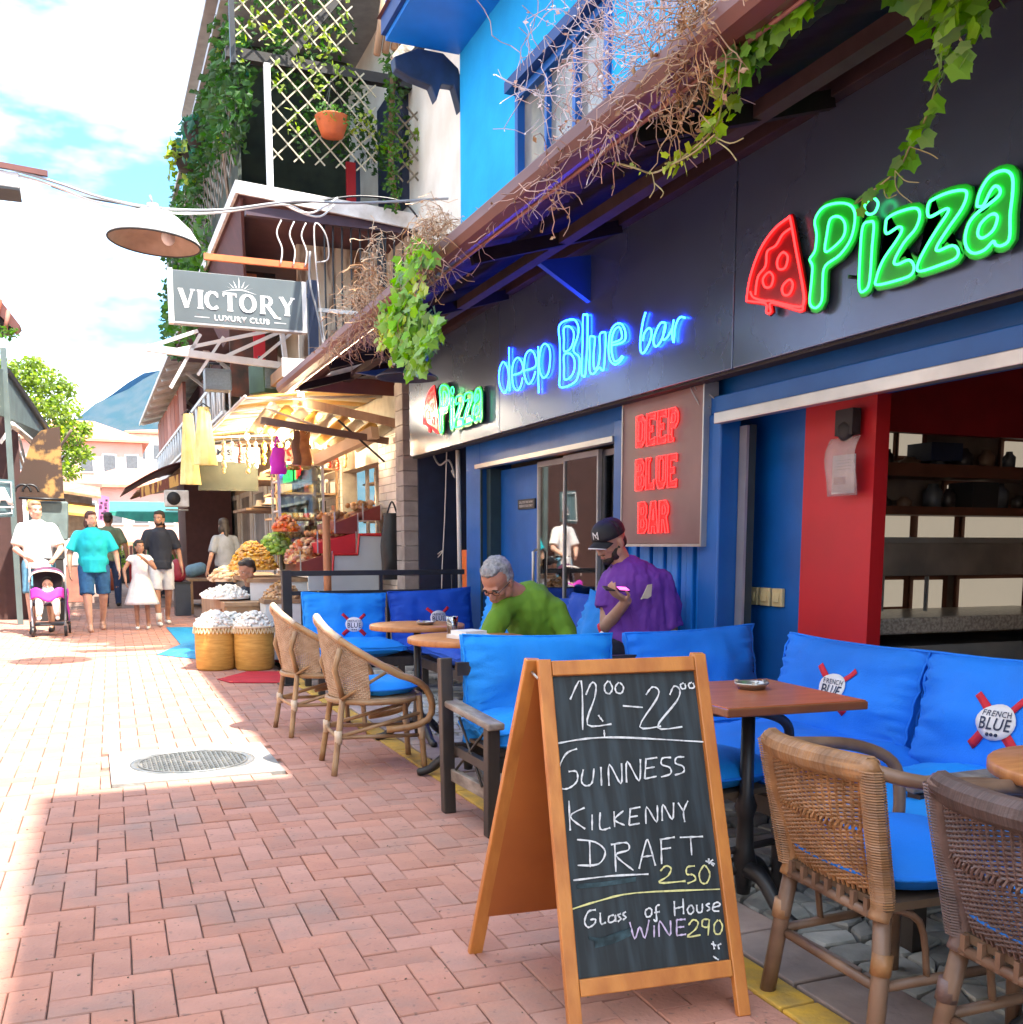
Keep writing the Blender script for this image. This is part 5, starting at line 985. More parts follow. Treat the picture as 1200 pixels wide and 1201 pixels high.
# victory sign
vs_ = thing('club_sign', 'grey hanging sign with white letters VICTORY luxury club', 'sign', (1.52, 11.0, 3.64))
m_vs = mat('m_vs', (.085, .105, .115), .5, (.10, .125, .135), 3); m_wp = mat('m_whitep', (.80, .80, .80), .6)
MB().bb((-.64, -.05, -.24), (.66, .05, .245)).build('sign_box', m_vs, vs_, bevel=.004)
MB().bb((-.68, -.055, -.26), (-.635, .055, .26)).build('side_frame', m_white, vs_); MB().bb((.63, -.055, -.26), (.675, .055, .245)).build('side_frame', m_white, vs_)
MB().bb((-.635, -.056, -.262), (.63, .056, -.242)).build('lower_frame', m_grey, vs_)
MB().bb((.70, -.02, -.75), (.80, .05, .28)).build('support_post', m_navy, vs_); MB().bb((.675, -.02, .1), (.70, .02, .14)).build('bracket', m_navy, vs_)
def glyph(root, name, strokes, x, z, sc, sx, m, y=-.053):
    s = MB()
    for i, (x0, z0, x1, z1, w_) in enumerate(strokes):
        a, b = V((x+x0*sx, y-.0004*i, z+z0*sc)), V((x+x1*sx, y-.0004*i, z+z1*sc)); d = (b-a); n_ = V((-d.z, 0, d.x)).normalized()*w_*sc/2; s.add([a-n_, b-n_, b+n_, a+n_], [(0, 1, 2, 3)])
    o = s.build(name, m, root); o['kind'] = 'stuff'; del o['kind']; return o
def arc(cx_, cz_, rx, rz_, a0, a1, w_, n=10, wf=None):
    P = []
    for k in range(n):
        t0, t1 = R(a0+(a1-a0)*k/n), R(a0+(a1-a0)*(k+1)/n+2); ww = w_*(.45+.55*abs(cos((t0+t1)/2))); P.append((cx_+rx*cos(t0), cz_+rz_*sin(t0), cx_+rx*cos(t1), cz_+rz_*sin(t1), ww))
    return P
sf_ = lambda x, z, w_=.28: [(x-w_/2, z, x+w_/2, z, .07)]
GL = {'V': [(.05, 1, .40, 0, .2), (.75, 1, .40, 0, .09)]+sf_(.05, .98)+sf_(.75, .98), 'I': [(.2, 0, .2, 1, .2)]+sf_(.2, .03, .36)+sf_(.2, .97, .36),
 'C': arc(.45, .5, .38, .46, 45, 315, .2)+[(.72, .68, .72, .9, .07)], 'T': [(.4, 0, .4, 1, .2), (.02, .95, .78, .95, .09), (.03, .78, .03, .97, .06), (.77, .78, .77, .97, .06)]+sf_(.4, .03, .34),
 'O': arc(.48, .5, .40, .46, 0, 360, .2, 18), 'R': [(.15, 0, .15, 1, .2), (.15, .96, .45, .96, .08), (.15, .48, .45, .48, .08), (.42, .48, .95, -.18, .16), (.9, -.17, 1.25, -.2, .08)]+arc(.42, .72, .24, .24, -90, 90, .18, 8)+sf_(.15, .03, .34), 'Y': [(.4, 0, .4, .5, .2), (.05, 1, .4, .45, .18), (.75, 1, .4, .45, .09), (.4, 0, .4, 0.01, .2)]+sf_(.05, .98)+sf_(.75, .98)+sf_(.4, .03, .34)}
x = -.575
for ch, ad in (('V', .13), ('I', .062), ('C', .14), ('T', .13), ('O', .16), ('R', .165), ('Y', .14)):
    glyph(vs_, 'letter', [(a, b_, c_, d_, w_*1.25) for a, b_, c_, d_, w_ in GL[ch]], x, -.105, .175, .165, m_wp); x += ad*1.25
textobj('lettering', 'LUXURY CLUB', m_wp, frameM((.02, -.052, -.185), (1, 0, 0), (0, 0, 1)), .075, vs_, .002, 1.15, .001)
s = MB()
for k in range(7): a = R(20+140*k/6); l = .075+.03*(k == 3); s.add([V((-.0+cos(a)*.07-.008*sin(a), -.052, .10+sin(a)*.03)), V((cos(a)*.07+.008*sin(a), -.052, .10+sin(a)*.03)), V((cos(a)*(.07+l), -.052, .10+sin(a)*(.03+l)))], [(0, 1, 2)])
P_ = [(-.17+.34*k/12, .085+.018*cos((k-6)/6*2.2)) for k in range(13)]
s.add([V((a, -.052, b)) for a, b in P_]+[V((a, -.052, b+.014*(1-abs(i-6)/6.5))) for i, (a, b) in enumerate(P_)], [(k, k+1, 14+k, 13+k) for k in range(12)])
s.build('crown_logo', m_wp, vs_)
for a, b in ((-.44, -.30), (.34, .46)): MB().bb((a, -.0525, -.188), (b, -.051, -.182)).build('line', m_wp, vs_)
# white truss arm beneath
tr = thing('white_awning_frame', 'white welded awning frame sticking out below the grey sign', 'awning frame', (1.4, 11.8, 3.2))
for a, b, w_ in (((172, 408), (352, 432), .07), ((172, 408), (232, 388), .035), ((200, 412), (330, 385), .035), ((260, 420), (340, 384), .035), ((330, 386), (336, 430), .05), ((235, 392), (200, 455), .035), ((262, 395), (232, 440), .03), ((300, 425), (345, 388), .03)):
    MB().beam(atY(*a, 11.8)-V((1.4, 11.8, 3.2)), atY(*b, 11.8)-V((1.4, 11.8, 3.2)), w_, w_).build('bar', m_white, tr)
def speaker(name, lab, x0, y0, x1, y1, Y, m, dep=.22, tilt=0):
    a, b = atY(x0, y1, Y), atY(x1, y0, Y); c = (a+b)/2; t = thing(name, lab, name.replace('_', ' '), tuple(c), R(tilt)); w_, h_ = b.x-a.x, b.z-a.z
    MB().box((0, 0, 0), (w_, dep, h_)).build('housing', m, t, bevel=.012); MB().box((0, -dep/2-.004, 0), (w_*.86, .008, h_*.7)).build('front_grille', mat('m_grl', (.22, .28, .30), .6, (.17, .22, .24), 50), t)
    MB().tube([(-w_*.3, 0, h_/2), (-w_*.3, 0, h_*.8), (w_*.1, 0, h_*.8)], .012, 6).build('mount', m_black, t)
speaker('floodlight', 'grey boxed floodlight hanging under the white frame', 240, 435, 270, 458, 12.0, mat('m_gbox', (.20, .25, .27), .5))
speaker('loudspeaker', 'dark green loudspeaker hanging from the white frame', 299, 430, 322, 462, 12.0, mat('m_gspk', (.05, .10, .05), .5), .3, 25)
# street lamp on the cable and cables
cb = thing('overhead_cables', 'bundle of overhead cables crossing the lane', 'cable', (0, 10, 4.3))
for k, (pts, r, m) in enumerate((([(-30, 186), (60, 212), (120, 232), (185, 244), (260, 246), (345, 236), (420, 238), (540, 232)], .012, m_grey), ([(-30, 192), (55, 215), (110, 236), (180, 248), (250, 250), (330, 240), (362, 250), (384, 240), (396, 232)], .010, m_white), ([(60, 218), (100, 231), (150, 240), (200, 250), (300, 242), (370, 236), (420, 230), (470, 236), (490, 255)], .010, m_black), ([(150, 238), (176, 250), (200, 246)], .008, m_white), ([(330, 238), (350, 248), (375, 254), (392, 240)], .009, m_white))):
    wp(cb, 'cable', MB().tube(smooth([atY(x, y, 10.0+k*.03) for x, y in pts], 5), r, 6), m)
c = atY(181, 285, 10.0); lp = thing('street_lamp', 'white enamel dish lamp hung from the overhead cables', 'lamp', (c.x, 10.0, c.z))
Mt = Matrix.Rotation(R(4), 3, 'Y')
MB().lathe([(.05, .27), (.10, .262), (.20, .22), (.31, .13), (.385, .025), (.39, 0)], n=32, M=Mt, cap=False).build('enamel_shade', mat('m_enam', (.85, .84, .80), .35), lp, solid=.006)
MB().lathe([(.385, .0), (.33, .07), (.18, .15), (.0, .19)], n=32, M=Mt, cap=False).build('shade_inside', mat('m_shin', (.35, .26, .20), .5, (.24, .17, .12), 6), lp)
MB().tube([(.392*cos(2*pi*k/32), .392*sin(2*pi*k/32), -.027*cos(2*pi*k/32)) for k in range(32)], .009, 6, closed=True).build('rim', m_dark, lp)
MB().ball((.12, 0, .06), (.06, .06, .07), 10, 8).build('bulb', m_ewh, lp); MB().cyl((0, 0, .26), (0, 0, .33), .05, 12).build('cap', m_grey, lp); MB().tube([(0, 0, .33), (-.02, 0, .4)], .01, 6).build('hook', m_grey, lp)
# ================================================================== spice shop (Y 10.4 - 15)
sh = thing('spice_shop', 'white brick spice shop front with striped cream awning and lit shelves', 'building', (3.1, 12.5, 0))
Q = lambda n, mb, m, **k: wp(sh, n, mb, m, **k)
mm_j = mat('m_wj', (.45, .42, .36), .9)
def brickwall(root, x, y0, y1, z0, z1, m, bl=.24, bhh=.085, name='brick', skip=None):
    n = 0; z = z0; row = 0; st = MB()
    while z < z1-.02:
        y = y0-(row % 2)*bl/2
        while y < y1-.01:
            a, b = max(y, y0)+.004, min(y+bl, y1)-.004
            if b-a > .03: wp(root, name, MB().bb((x-.012+random.uniform(-.002, .002), a, z+.004), (x+.002, b, min(z+bhh, z1)-.004)), m)
            y += bl
        z += bhh; row += 1
def yat(px, X): return atX(px, 600, X).y
ya, yb, yc, yd = yat(476, 3.1), yat(446, 3.1), yat(402, 3.1), yat(378, 3.1)
Q('wall', MB().bb((3.1, ya, 0), (3.3, yb, 2.9)).bb((3.1, yc, 0), (3.3, yd+1.5, 2.9)).bb((3.1, yb, 2.15), (3.3, yc, 2.9)), mm_j)
brickwall(sh, 3.1, ya, yb, .0, 2.4, m_wbrick); brickwall(sh, 3.1, yc, yd, .9, 2.3, m_wbrick)
Q('shop_room', MB().bb((4.3, ya-.2, 0), (4.35, yd, 2.9)).bb((3.3, ya-.25, 0), (4.3, ya-.2, 2.9)).bb((3.3, ya-.2, 2.85), (4.3, yd, 2.9)), m_beige)
# shelves and goods seen in the doorway
rgs = random.Random(9)
for k in range(6):
    z = .75+k*.25; Q('shelf', MB().bb((3.45, yb, z), (3.75, yc+.3, z+.02)), m_bwood)
gm = [mat('m_g%d' % i, c, .5, rnd=.2) for i, c in enumerate(((.6, .06, .03), (.45, .14, .05), (.7, .5, .2), (.25, .08, .05), (.1, .3, .12), (.75, .7, .6), (.75, .42, .03), (.12, .08, .06)))]
for k in range(6):
    for j in range(9):
        y = yb+.1+(yc-yb)*j/9; h = rgs.uniform(.10, .19); z = .77+k*.25; r_ = rgs.uniform(.05, .085)
        ci = (k*3+j*5) % 7 if j % 3 else rgs.choice((0, 1, 0)); t = thing('spice_jar', '%s jar, %s from the left on the %s shelf of the spice shop doorway' % (('red', 'rust', 'yellow', 'brown', 'green', 'cream', 'orange', 'dark')[ci], ('ninth', 'eighth', 'seventh', 'sixth', 'fifth', 'fourth', 'third', 'second', 'first')[j], ('bottom', 'second', 'third', 'fourth', 'fifth', 'top')[k]), 'jar', (3.56, y, z), 0, 'goods on the spice shop shelves')
        MB().lathe([(r_, 0), (r_, h*.8), (r_*.7, h*.86)], n=10).build('jar_body', gm[ci], t); MB().lathe([(r_*.75, h*.86), (r_*.75, h)], n=10).build('lid', m_ewh, t)
Q('shelf_side', MB().bb((3.42, yc-.5, .7), (3.46, yc-.44, 2.3)).bb((3.42, yc-.02, .7), (3.46, yc+.04, 2.3)), m_wpaint)
# beam, awning
a, b = atY(385, 505, 11.0), atY(470, 495, 11.0)
Q('awning_beam', MB().beam(atY(372, 540, 12.0), atY(440, 507, 10.9), .1, .12), m_beige)
Q('awning_beam', MB().beam(atY(345, 470, 11.3), atY(480, 500, 10.6), .07, .09), m_bwood)
aw = thing('striped_awning', 'cream and yellow striped awning glowing in the sun over the spice stall', 'awning', (1.9, 13, 2.7))
m_aw1 = mat('m_aw1', (.80, .76, .66), .8); m_aw2 = mat('m_aw2', (.80, .58, .24), .8)
for mm in (m_aw1, m_aw2):
    t_ = mm.node_tree; bb_ = t_.nodes['Principled BSDF']; o_ = [n for n in t_.nodes if n.type == 'OUTPUT_MATERIAL'][0]; tl = t_.nodes.new('ShaderNodeBsdfTranslucent'); tl.inputs[0].default_value = bb_.inputs['Base Color'].default_value; x_ = t_.nodes.new('ShaderNodeMixShader'); x_.inputs[0].default_value = .6; t_.links.new(bb_.outputs[0], x_.inputs[1]); t_.links.new(tl.outputs[0], x_.inputs[2]); t_.links.new(x_.outputs[0], o_.inputs[0])
C0, C1, C2, C3 = atY(240, 522, 12.4), atY(362, 520, 12.4), V((1.95, 17.5, 3.1)), V((1.0, 17.5, 3.1))
C0 = V((1.58, 11.2, 2.74)); C1 = V((3.05, 11.2, 2.84)); C2 = V((3.05, 16.6, 2.84)); C3 = V((1.58, 16.6, 2.72))
for k in range(16):
    f0, f1 = k/16, (k+1)/16; z_ = lambda p: p
    q = [C0.lerp(C3, f0), C1.lerp(C2, f0), C1.lerp(C2, f1), C0.lerp(C3, f1)]
    wp(aw, 'stripe', MB().grid(lambda u, v: q[0].lerp(q[1], u).lerp(q[3].lerp(q[2], u), v)+V((0, 0, .05*sin(u*pi))), 6, 2), m_aw1 if k % 2 else m_aw2, solid=.004)
for k in range(5): wp(aw, 'rib', MB().tube([C0.lerp(C3, k/4)+V((0, 0, -.02)), C1.lerp(C2, k/4)+V((0, 0, -.02))], .014, 6), m_wpaint)
wp(aw, 'front_bar', MB().tube([C0, C3], .02, 6), m_wpaint)
aw2 = thing('awning_under_eave', 'yellow cloth awning with beams tucked under the end of the bar eaves', 'awning', (2.6, 11.3, 2.5))
for k in range(9):
    u0 = V((1.75+k*.15, 11.05, 2.62)); wp(aw2, 'cloth_strip', MB().grid(lambda u, v: V((1.75+(k+u)*.15, 11.0+v*1.6, 2.62-.07*k*.3+.06*sin(u*pi)-.12*v)), 3, 3), m_aw2 if k % 2 else m_aw1, solid=.003)
wp(aw2, 'beam', MB().beam((1.7, 10.98, 2.48), (3.05, 10.98, 2.32), .05, .07), mat('m_bmd', (.14, .08, .05), .6))
for (n_, a, b, m) in (('tie', (1.75, 10.95, 2.6), (2.5, 10.98, 2.38), m_beige), ('tie', (2.5, 10.97, 2.52), (3.0, 10.97, 2.1), m_black)): wp(aw2, n_, MB().tube([a, b], .012, 6), m)
# stepped display stand
sd_ = thing('stepped_display', 'grey panelled stepped stand holding glass fronted trays of sweets', 'display stand', (2.6, 11, 0))
poly = [atY(x, y, 11.0) for x, y in ((447, 628), (421, 628), (419, 651), (391, 651), (390, 672), (362, 674))]; poly = [V((p.x, 11.0, p.z)) for p in poly]; poly += [V((poly[-1].x, 11.0, 0)), V((poly[0].x, 11.0, 0))]
wp(sd_, 'side_panel', MB().prism(poly, (0, .05, 0)), m_vs if False else mat('m_pan', (.50, .54, .56), .5, (.44, .48, .5), 3))
wp(sd_, 'red_edging', MB().tube([p+V((0, -.01, .008)) for p in poly[:6]], .018, 4), m_red)
for (x0, y0, x1, y1, tl_) in ((392, 600, 420, 626, 'dark red tray of sweets on the upper step of the stand'), (372, 622, 418, 649, 'bright red tray of sweets on the middle step of the stand'), (352, 645, 390, 672, 'dark brown-red tray of sweets on the lowest step of the stand'), (425, 590, 447, 610, 'small tray of sweets on the very top of the stepped stand')):
    a, b = atY(x0, y1, 11.1), atY(x1, y0, 11.1); c = (a+b)/2; w_, h_ = b.x-a.x, b.z-a.z
    t = thing('sweet_tray', tl_, 'tray', (c.x, 11.1, a.z), 0, 'trays on the stepped stand'); MB().prism([(-w_/2, 0, 0), (w_/2, 0, 0), (w_/2, 0, h_*.9), (-w_/2, 0, h_*.45)], (0, .9, 0)).build('tray_box', m_red if y0 < 640 and y0 > 610 else mat('m_rdk', (.20, .03, .02), .4), t, bevel=.006)
    for q in ((-w_/2, -w_/2+.012), (w_/2-.012, w_/2)): MB().bb((q[0], -.012, 0), (q[1], -.002, h_*.95)).build('frame', m_alu, t)
    s = MB(); 
    for k in range(40): s.ball((rgs.uniform(-w_/2, w_/2), rgs.uniform(.03, .8), h_*.75+rgs.uniform(0, .06)), rgs.uniform(.02, .035), 6, 4)
    s.build('sweets', mat('m_swt', (.55, .34, .16), .6, (.3, .12, .05), 14, rnd=.3), t, kind='stuff')
# glass cabinet
gc = thing('glass_cabinet', 'tall glass cabinet with fruit picture strip on top beside the white bricks', 'cabinet', (2.36, 12.4, 0))
for x in (-.26, .26):
    for y in (-.02, .45): MB().bb((x-.015, y-.015, 0), (x+.015, y+.015, 2.2)).build('post', m_alu, gc)
for z in (.9, 1.25, 1.6, 1.95, 2.14): MB().bb((-.26, 0, z), (.26, .44, z+.02)).build('shelf', m_wpaint, gc)
MB().bb((-.28, -.04, 2.18), (.28, .0, 2.34)).build('fruit_strip', mat('m_frt', (.8, .72, .6), .5, (.6, .05, .03), 9, contrast=(.55, .6)), gc)
MB().bb((-.25, -.03, .9), (.25, -.026, 2.14)).build('pane', m_glass, gc)
s = MB()
for z in (.92, 1.27, 1.62, 1.97):
    for k in range(5): s.lathe([(.05, 0), (.05, .14), (.03, .17)], (-.2+k*.1, .2, z), 8)
s.build('jars', mat('m_jr', (.45, .30, .12), .4, (.15, .25, .12), 6, rnd=.3), gc)
# poles and bags
pw = thing('wooden_pole', 'round orange-brown wooden pole standing at the spice stall', 'pole', (atG(350, 760).x, 10.4, 0)); MB().tube([(0, 0, 0), (.0, 0, 1.5)], .04, 10).build('shaft', mat('m_pole', (.42, .16, .06), .6), pw); MB().lathe([(.08, 0), (.08, .03), (.04, .05)], n=12).build('foot', m_bwood, pw)
def bag(px0, py0, px1, py1, Y, m, lab):
    a, b = atY(px0, py1, Y), atY(px1, py0, Y); c = (a+b)/2; w_, h_ = b.x-a.x, b.z-a.z; t = thing('hanging_bag', lab, 'bag', (c.x, Y, a.z))
    MB().grid(lambda u, v: V((cos(2*pi*u)*w_/2*(1-.25*v*v)+.01*sin(9*v), sin(2*pi*u)*w_*.3*(1-.4*v)*(.3+sin(min(1, v*3)*pi/2)*.7), v*h_)), 20, 10).build('bag_body', m, t)
    MB().tube(smooth([(-w_*.2, 0, h_), (0, 0, h_+.12), (w_*.2, 0, h_)], 5), .01, 6).build('strap', m, t)
bag(317, 525, 335, 556, 12.0, mat('m_mag', (.50, .01, .55), .5), 'magenta bag hanging beneath the striped awning')
bag(343, 505, 352, 545, 11.8, mat('m_bag2', (.12, .06, .04), .6), 'dark brown bag hanging at the awning post'); bag(350, 503, 364, 546, 12.0, mat('m_bag3', (.32, .16, .06), .6, (.2, .08, .03), 12), 'tan leather bag hanging at the awning post')
bag(447, 602, 474, 680, 10.7, m_black, 'black cloth bag slung on the white brick pier')
# hanging yellow dresses
for (x0, x1, y0, y1, Y, lab) in ((212, 232, 486, 568, 13.5, 'pale yellow dress hanging at the left of the awning front'), (228, 252, 478, 545, 13.2, 'deep yellow ruffled dress hanging in front of the green sign')):
    a, b = atY(x0, y1, Y), atY(x1, y0, Y); w_, h_ = b.x-a.x, b.z-a.z; t = thing('hanging_dress', lab, 'dress', ((a.x+b.x)/2, Y, a.z))
    MB().grid(lambda u, v: V((cos(2*pi*u)*w_*.5*(1-.55*v)*(1+.12*sin(u*50)), sin(2*pi*u)*w_*.3*(1-.5*v)*(1+.1*sin(u*50)), v*h_)), 48, 8).build('skirt', mat('m_yd', (.78, .68, .32), .8, (.7, .55, .2), 6), t)
    MB().tube([(-w_*.3, 0, h_*.98), (0, 0, h_*1.06), (w_*.3, 0, h_*.98)], .008, 6).build('hanger', m_black, t)
gs = thing('dark_sign_board', 'blank dark olive sign board hanging under the striped awning', 'sign', (1.72, 13.6, 2.1)); p0, p1 = atY(233, 575, 13.6), atY(302, 543, 13.6)
wp(gs, 'board', MB().bb((p0.x, 13.58, p0.z), (p1.x, 13.64, p1.z)), mat('m_olv', (.07, .08, .05), .6)); wp(gs, 'frame', MB().bb((p0.x-.01, 13.57, p1.z), (p1.x+.01, 13.65, p1.z+.02)), m_alu); wp(gs, 'hanger', MB().tube([(p0.x+.1, 13.6, p1.z), (p0.x+.1, 13.6, p1.z+.35)], .006, 5), m_alu); wp(gs, 'hanger', MB().tube([(p1.x-.1, 13.6, p1.z), (p1.x-.1, 13.6, p1.z+.35)], .006, 5), m_alu)
p0, p1 = atY(236, 543, 13.8), atY(305, 525, 13.8); ws = thing('white_banner', 'white banner strip with black lettering above the olive board', 'banner', (1.7, 13.8, 2.3)); wp(ws, 'banner', MB().bb((p0.x, 13.8, p0.z), (p1.x, 13.82, p1.z)), m_white)
t_ = textobj('lettering', 'TAMPS', m_ink, frameM(((p0.x+p1.x)/2-.15, 13.79, (p0.z+p1.z)/2+.03), (1, 0, 0), (0, 0, 1)), .1, None, .004, 1, .001); t_.parent = ws; t_.matrix_parent_inverse = Matrix.Translation(-V(ws.location))
# produce heaps, baskets
def heap(name, lab, cat, c, r, h, n, br, m, base=None, group=None):
    t = thing(name, lab, cat, tuple(c), 0, group); s = MB()
    for k in range(n):
        a = rgs.uniform(0, 2*pi); q = rgs.random()**.5; x, y = cos(a)*q*r[0], sin(a)*q*r[1]; s.ball((x, y, h*(1-q*q)+rgs.uniform(-.01, .02)), (br*rgs.uniform(.8, 1.5), br*rgs.uniform(.7, 1.2), br*rgs.uniform(.5, 1)), 6, 4, Matrix.Rotation(rgs.uniform(0, 3), 3, 'Z'))
    s.build('pieces', m, t, kind='stuff'); MB().lathe([(1, -.02), (1, .0), (.7, h*.5), (0, h*.85)], n=18, M=Matrix.Diagonal((r[0], r[1], 1)), cap=False).build('mound', m, t); return t
m_peel = mat('m_peel', (.72, .42, .04), .6, (.6, .3, .05), 9, rnd=.2); m_wht = mat('m_wht', (.88, .86, .80), .7, rnd=.06); m_nut = mat('m_nut', (.48, .30, .14), .7, (.34, .18, .08), 9, rnd=.3)
st_ = thing('market_table', 'long stepped stall table with boxes along the lane', 'table', (1.6, 12, 0))
for (x0, x1, y0, y1, z) in ((1.05, 1.50, 10.35, 10.9, .34), (1.25, 1.9, 10.8, 13.2, .62), (1.55, 2.2, 11.2, 14.0, .85)): wp(st_, 'board', MB().bb((x0, y0, z-.04), (x1, y1, z)), m_bwood)
wp(st_, 'front', MB().bb((1.27, 10.82, .1), (1.88, 10.85, .58)), mat('m_frb', (.40, .24, .12), .7, (.28, .16, .09), 9)); wp(st_, 'front', MB().bb((1.57, 11.22, .1), (2.18, 11.25, .81)), m_white); wp(st_, 'side', MB().bb((1.25, 10.85, .1), (1.27, 13.2, .58)), m_bwood); wp(st_, 'side', MB().bb((1.07, 10.4, .05), (1.48, 10.85, .30)), mat('m_frb', (.4, .24, .12), .7))
for (x, y) in ((1.3, 13.1), (1.85, 13.1), (1.3, 10.9), (1.85, 10.9)): wp(st_, 'leg', MB().bb((x-.025, y-.025, 0), (x+.025, y+.025, .58)), m_bwood)
for k, (px, lab) in enumerate(((255, 'round woven yellow basket heaped with white goods, left one of the pair'), (301, 'round woven yellow basket heaped with white goods, right one beside the fence post'))):
    c = atG(px, 786); t = thing('woven_basket', lab, 'basket', (c.x, c.y+.1, 0), 0, 'pair of yellow baskets at the stall foot')
    MB().lathe([(.17, 0), (.185, .02), (.192, .2), (.19, .40), (.185, .42)], n=28).build('basket_body', mat('m_bask', (.62, .36, .08), .65, (.48, .26, .05), 8, bump=.3, stretch=(1, 1, 6)), t)
    s = MB()
    for q in range(34): a = 2*pi*q/34; s.tube(smooth([(cos(a)*.196, sin(a)*.196, .42), (cos(a+.09)*.205, sin(a+.09)*.205, .36), (cos(a+.18)*.196, sin(a+.18)*.196, .42)], 3), .006, 4)
    s.build('fringe', mat('m_frng', (.75, .62, .38), .8), t, kind='stuff'); MB().tube([(cos(2*pi*q/28)*.192, sin(2*pi*q/28)*.192, .42) for q in range(28)], .012, 6, closed=True).build('rim', m_beige, t)
    heap('white_goods', 'heap of white pieces on the %s basket' % ('left' if k == 0 else 'right'), 'goods', (c.x, c.y+.1, .42), (.19, .18), .13, 190, .021, m_wht)
heap('white_goods', 'wide heap of white packets on the low stall behind the baskets', 'goods', (1.25, 10.6, .36), (.30, .24), .16, 280, .024, m_wht)
heap('white_goods', 'flat tray of white packets beside the vendor', 'goods', (1.35, 11.5, .66), (.26, .4), .1, 220, .02, m_wht)
heap('nut_heap', 'box of shelled nuts beside the black fence post', 'nuts', (1.80, 10.62, .66), (.2, .16), .16, 170, .02, m_nut)
bx_ = thing('nut_box', 'white box carrying the nuts', 'box', (1.80, 10.62, 0)); MB().bb((-.2, -.16, .05), (.2, .16, .62)).build('box_body', m_white, bx_, bevel=.01); MB().bb((-.21, -.17, .62), (.21, .17, .66)).build('tray_rim', m_bwood, bx_)
heap('dried_fruit', 'bright orange-yellow heap of dried peel', 'goods', (1.72, 12.0, .95), (.26, .36), .28, 420, .022, m_peel)
heap('green_herbs', 'heap of green herbs and limes beside the yellow heap', 'goods', (2.02, 12.2, 1.12), (.2, .3), .22, 150, .035, mat('m_hrb', (.30, .42, .08), .7, (.15, .3, .05), 9, rnd=.3))
heap('dried_flowers', 'mixed bundles of dried flowers and roots by the wooden pole', 'goods', (2.25, 11.6, 1.02), (.24, .4), .25, 220, .03, mat('m_drf', (.62, .42, .22), .7, (.45, .12, .06), 12, rnd=.4, contrast=(.45, .55)))
heap('red_chillies', 'small heap of red chillies on the stall top', 'goods', (2.08, 11.9, 1.38), (.14, .2), .14, 90, .028, mat('m_chl', (.5, .07, .03), .5, (.6, .3, .1), 9, rnd=.3))
heap('onion_sacks', 'row of pale garlic and onions behind the vendor', 'goods', (1.5, 12.7, .8), (.2, .3), .12, 110, .035, mat('m_onn', (.7, .5, .3), .6, rnd=.25))
gsf = thing('goods_shelf', 'crowded shelf of packets and strings at the back of the spice stall', 'shelf', (2.75, 13.6, 0))
rq = random.Random(31)
for z in (.9, 1.22, 1.54, 1.86, 2.18):
    MB().bb((-.5, -.1, z), (.3, .9, z+.025)).build('shelf_board', m_bwood, gsf)
    for k in range(11):
        w_, h_ = rq.uniform(.04, .075), rq.uniform(.10, .24); MB().box((-.46+k*.072, rq.uniform(-.06, .05), z+.027+h_/2), (w_, .08, h_), (0, 0, rq.uniform(-.2, .2))).build('packet', (m_ewh, m_red, gm[2], gm[5], m_dark, gm[3], m_ewh, gm[6])[rq.randrange(8)], gsf, bevel=.004)
for x in (-.5, .28): MB().bb((x, -.1, 0), (x+.03, -.07, 2.3)).build('post', m_bwood, gsf)
for k in range(16):
    px = 262+k*9.5; c = atY(px, 520, 12.7); L_ = rq.uniform(.15, .42); t = thing('hanging_string', 'string of dried goods, number %s from the left along the awning bar' % ('one', 'two', 'three', 'four', 'five', 'six', 'seven', 'eight', 'nine', 'ten', 'eleven', 'twelve', 'thirteen', 'fourteen', 'fifteen', 'sixteen')[k], 'garland', (c.x, 12.7, c.z), 0, 'strings of dried goods under the striped awning'); s = MB()
    for q in range(int(L_/.03)): s.ball((rq.uniform(-.01, .01), 0, -q*.03), (rq.uniform(.016, .032),)*3, 6, 4)
    s.build('dried_pieces', (m_nut, gm[0], gm[2], m_peel, m_ewh, gm[3])[rq.randrange(6)], t, kind='stuff'); MB().cyl((0, 0, 0), (0, 0, .12), .003, 4).build('cord', m_black, t)
# mats on the ground
for lab, pts, m in (('bright blue plastic mat lying at the foot of the stall', [(184, 768), (212, 756), (195, 736), (240, 736), (240, 774)], mat('m_bmat', (.005, .28, .55), .6)), ('red mat in front of the baskets', [(255, 797), (290, 788), (338, 788), (334, 801), (270, 801)], mat('m_rmat', (.50, .01, .03), .8)), ('dark red mat behind the right basket', [(322, 776), (326, 757), (340, 757), (338, 780)], mat('m_rmat', (.5, .01, .03), .8))):
    P4 = [atG(x, y, .004) for x, y in pts]; c = sum(P4, V())/len(P4); t = MB().prism([p-c for p in P4], (0, 0, .006)).build('ground_mat', m, loc=tuple(c)); tag(t, lab, 'mat')
sc_ = thing('black_suitcase', 'dark upright box at the end of the market table', 'box', tuple(atG(215, 722))); MB().bb((-.13, -.1, 0), (.13, .2, .55)).build('box_body', mat('m_bbx', (.04, .05, .07), .5), sc_, bevel=.01); MB().bb((-.14, -.11, .55), (.14, .21, .58)).build('lid', m_black, sc_)
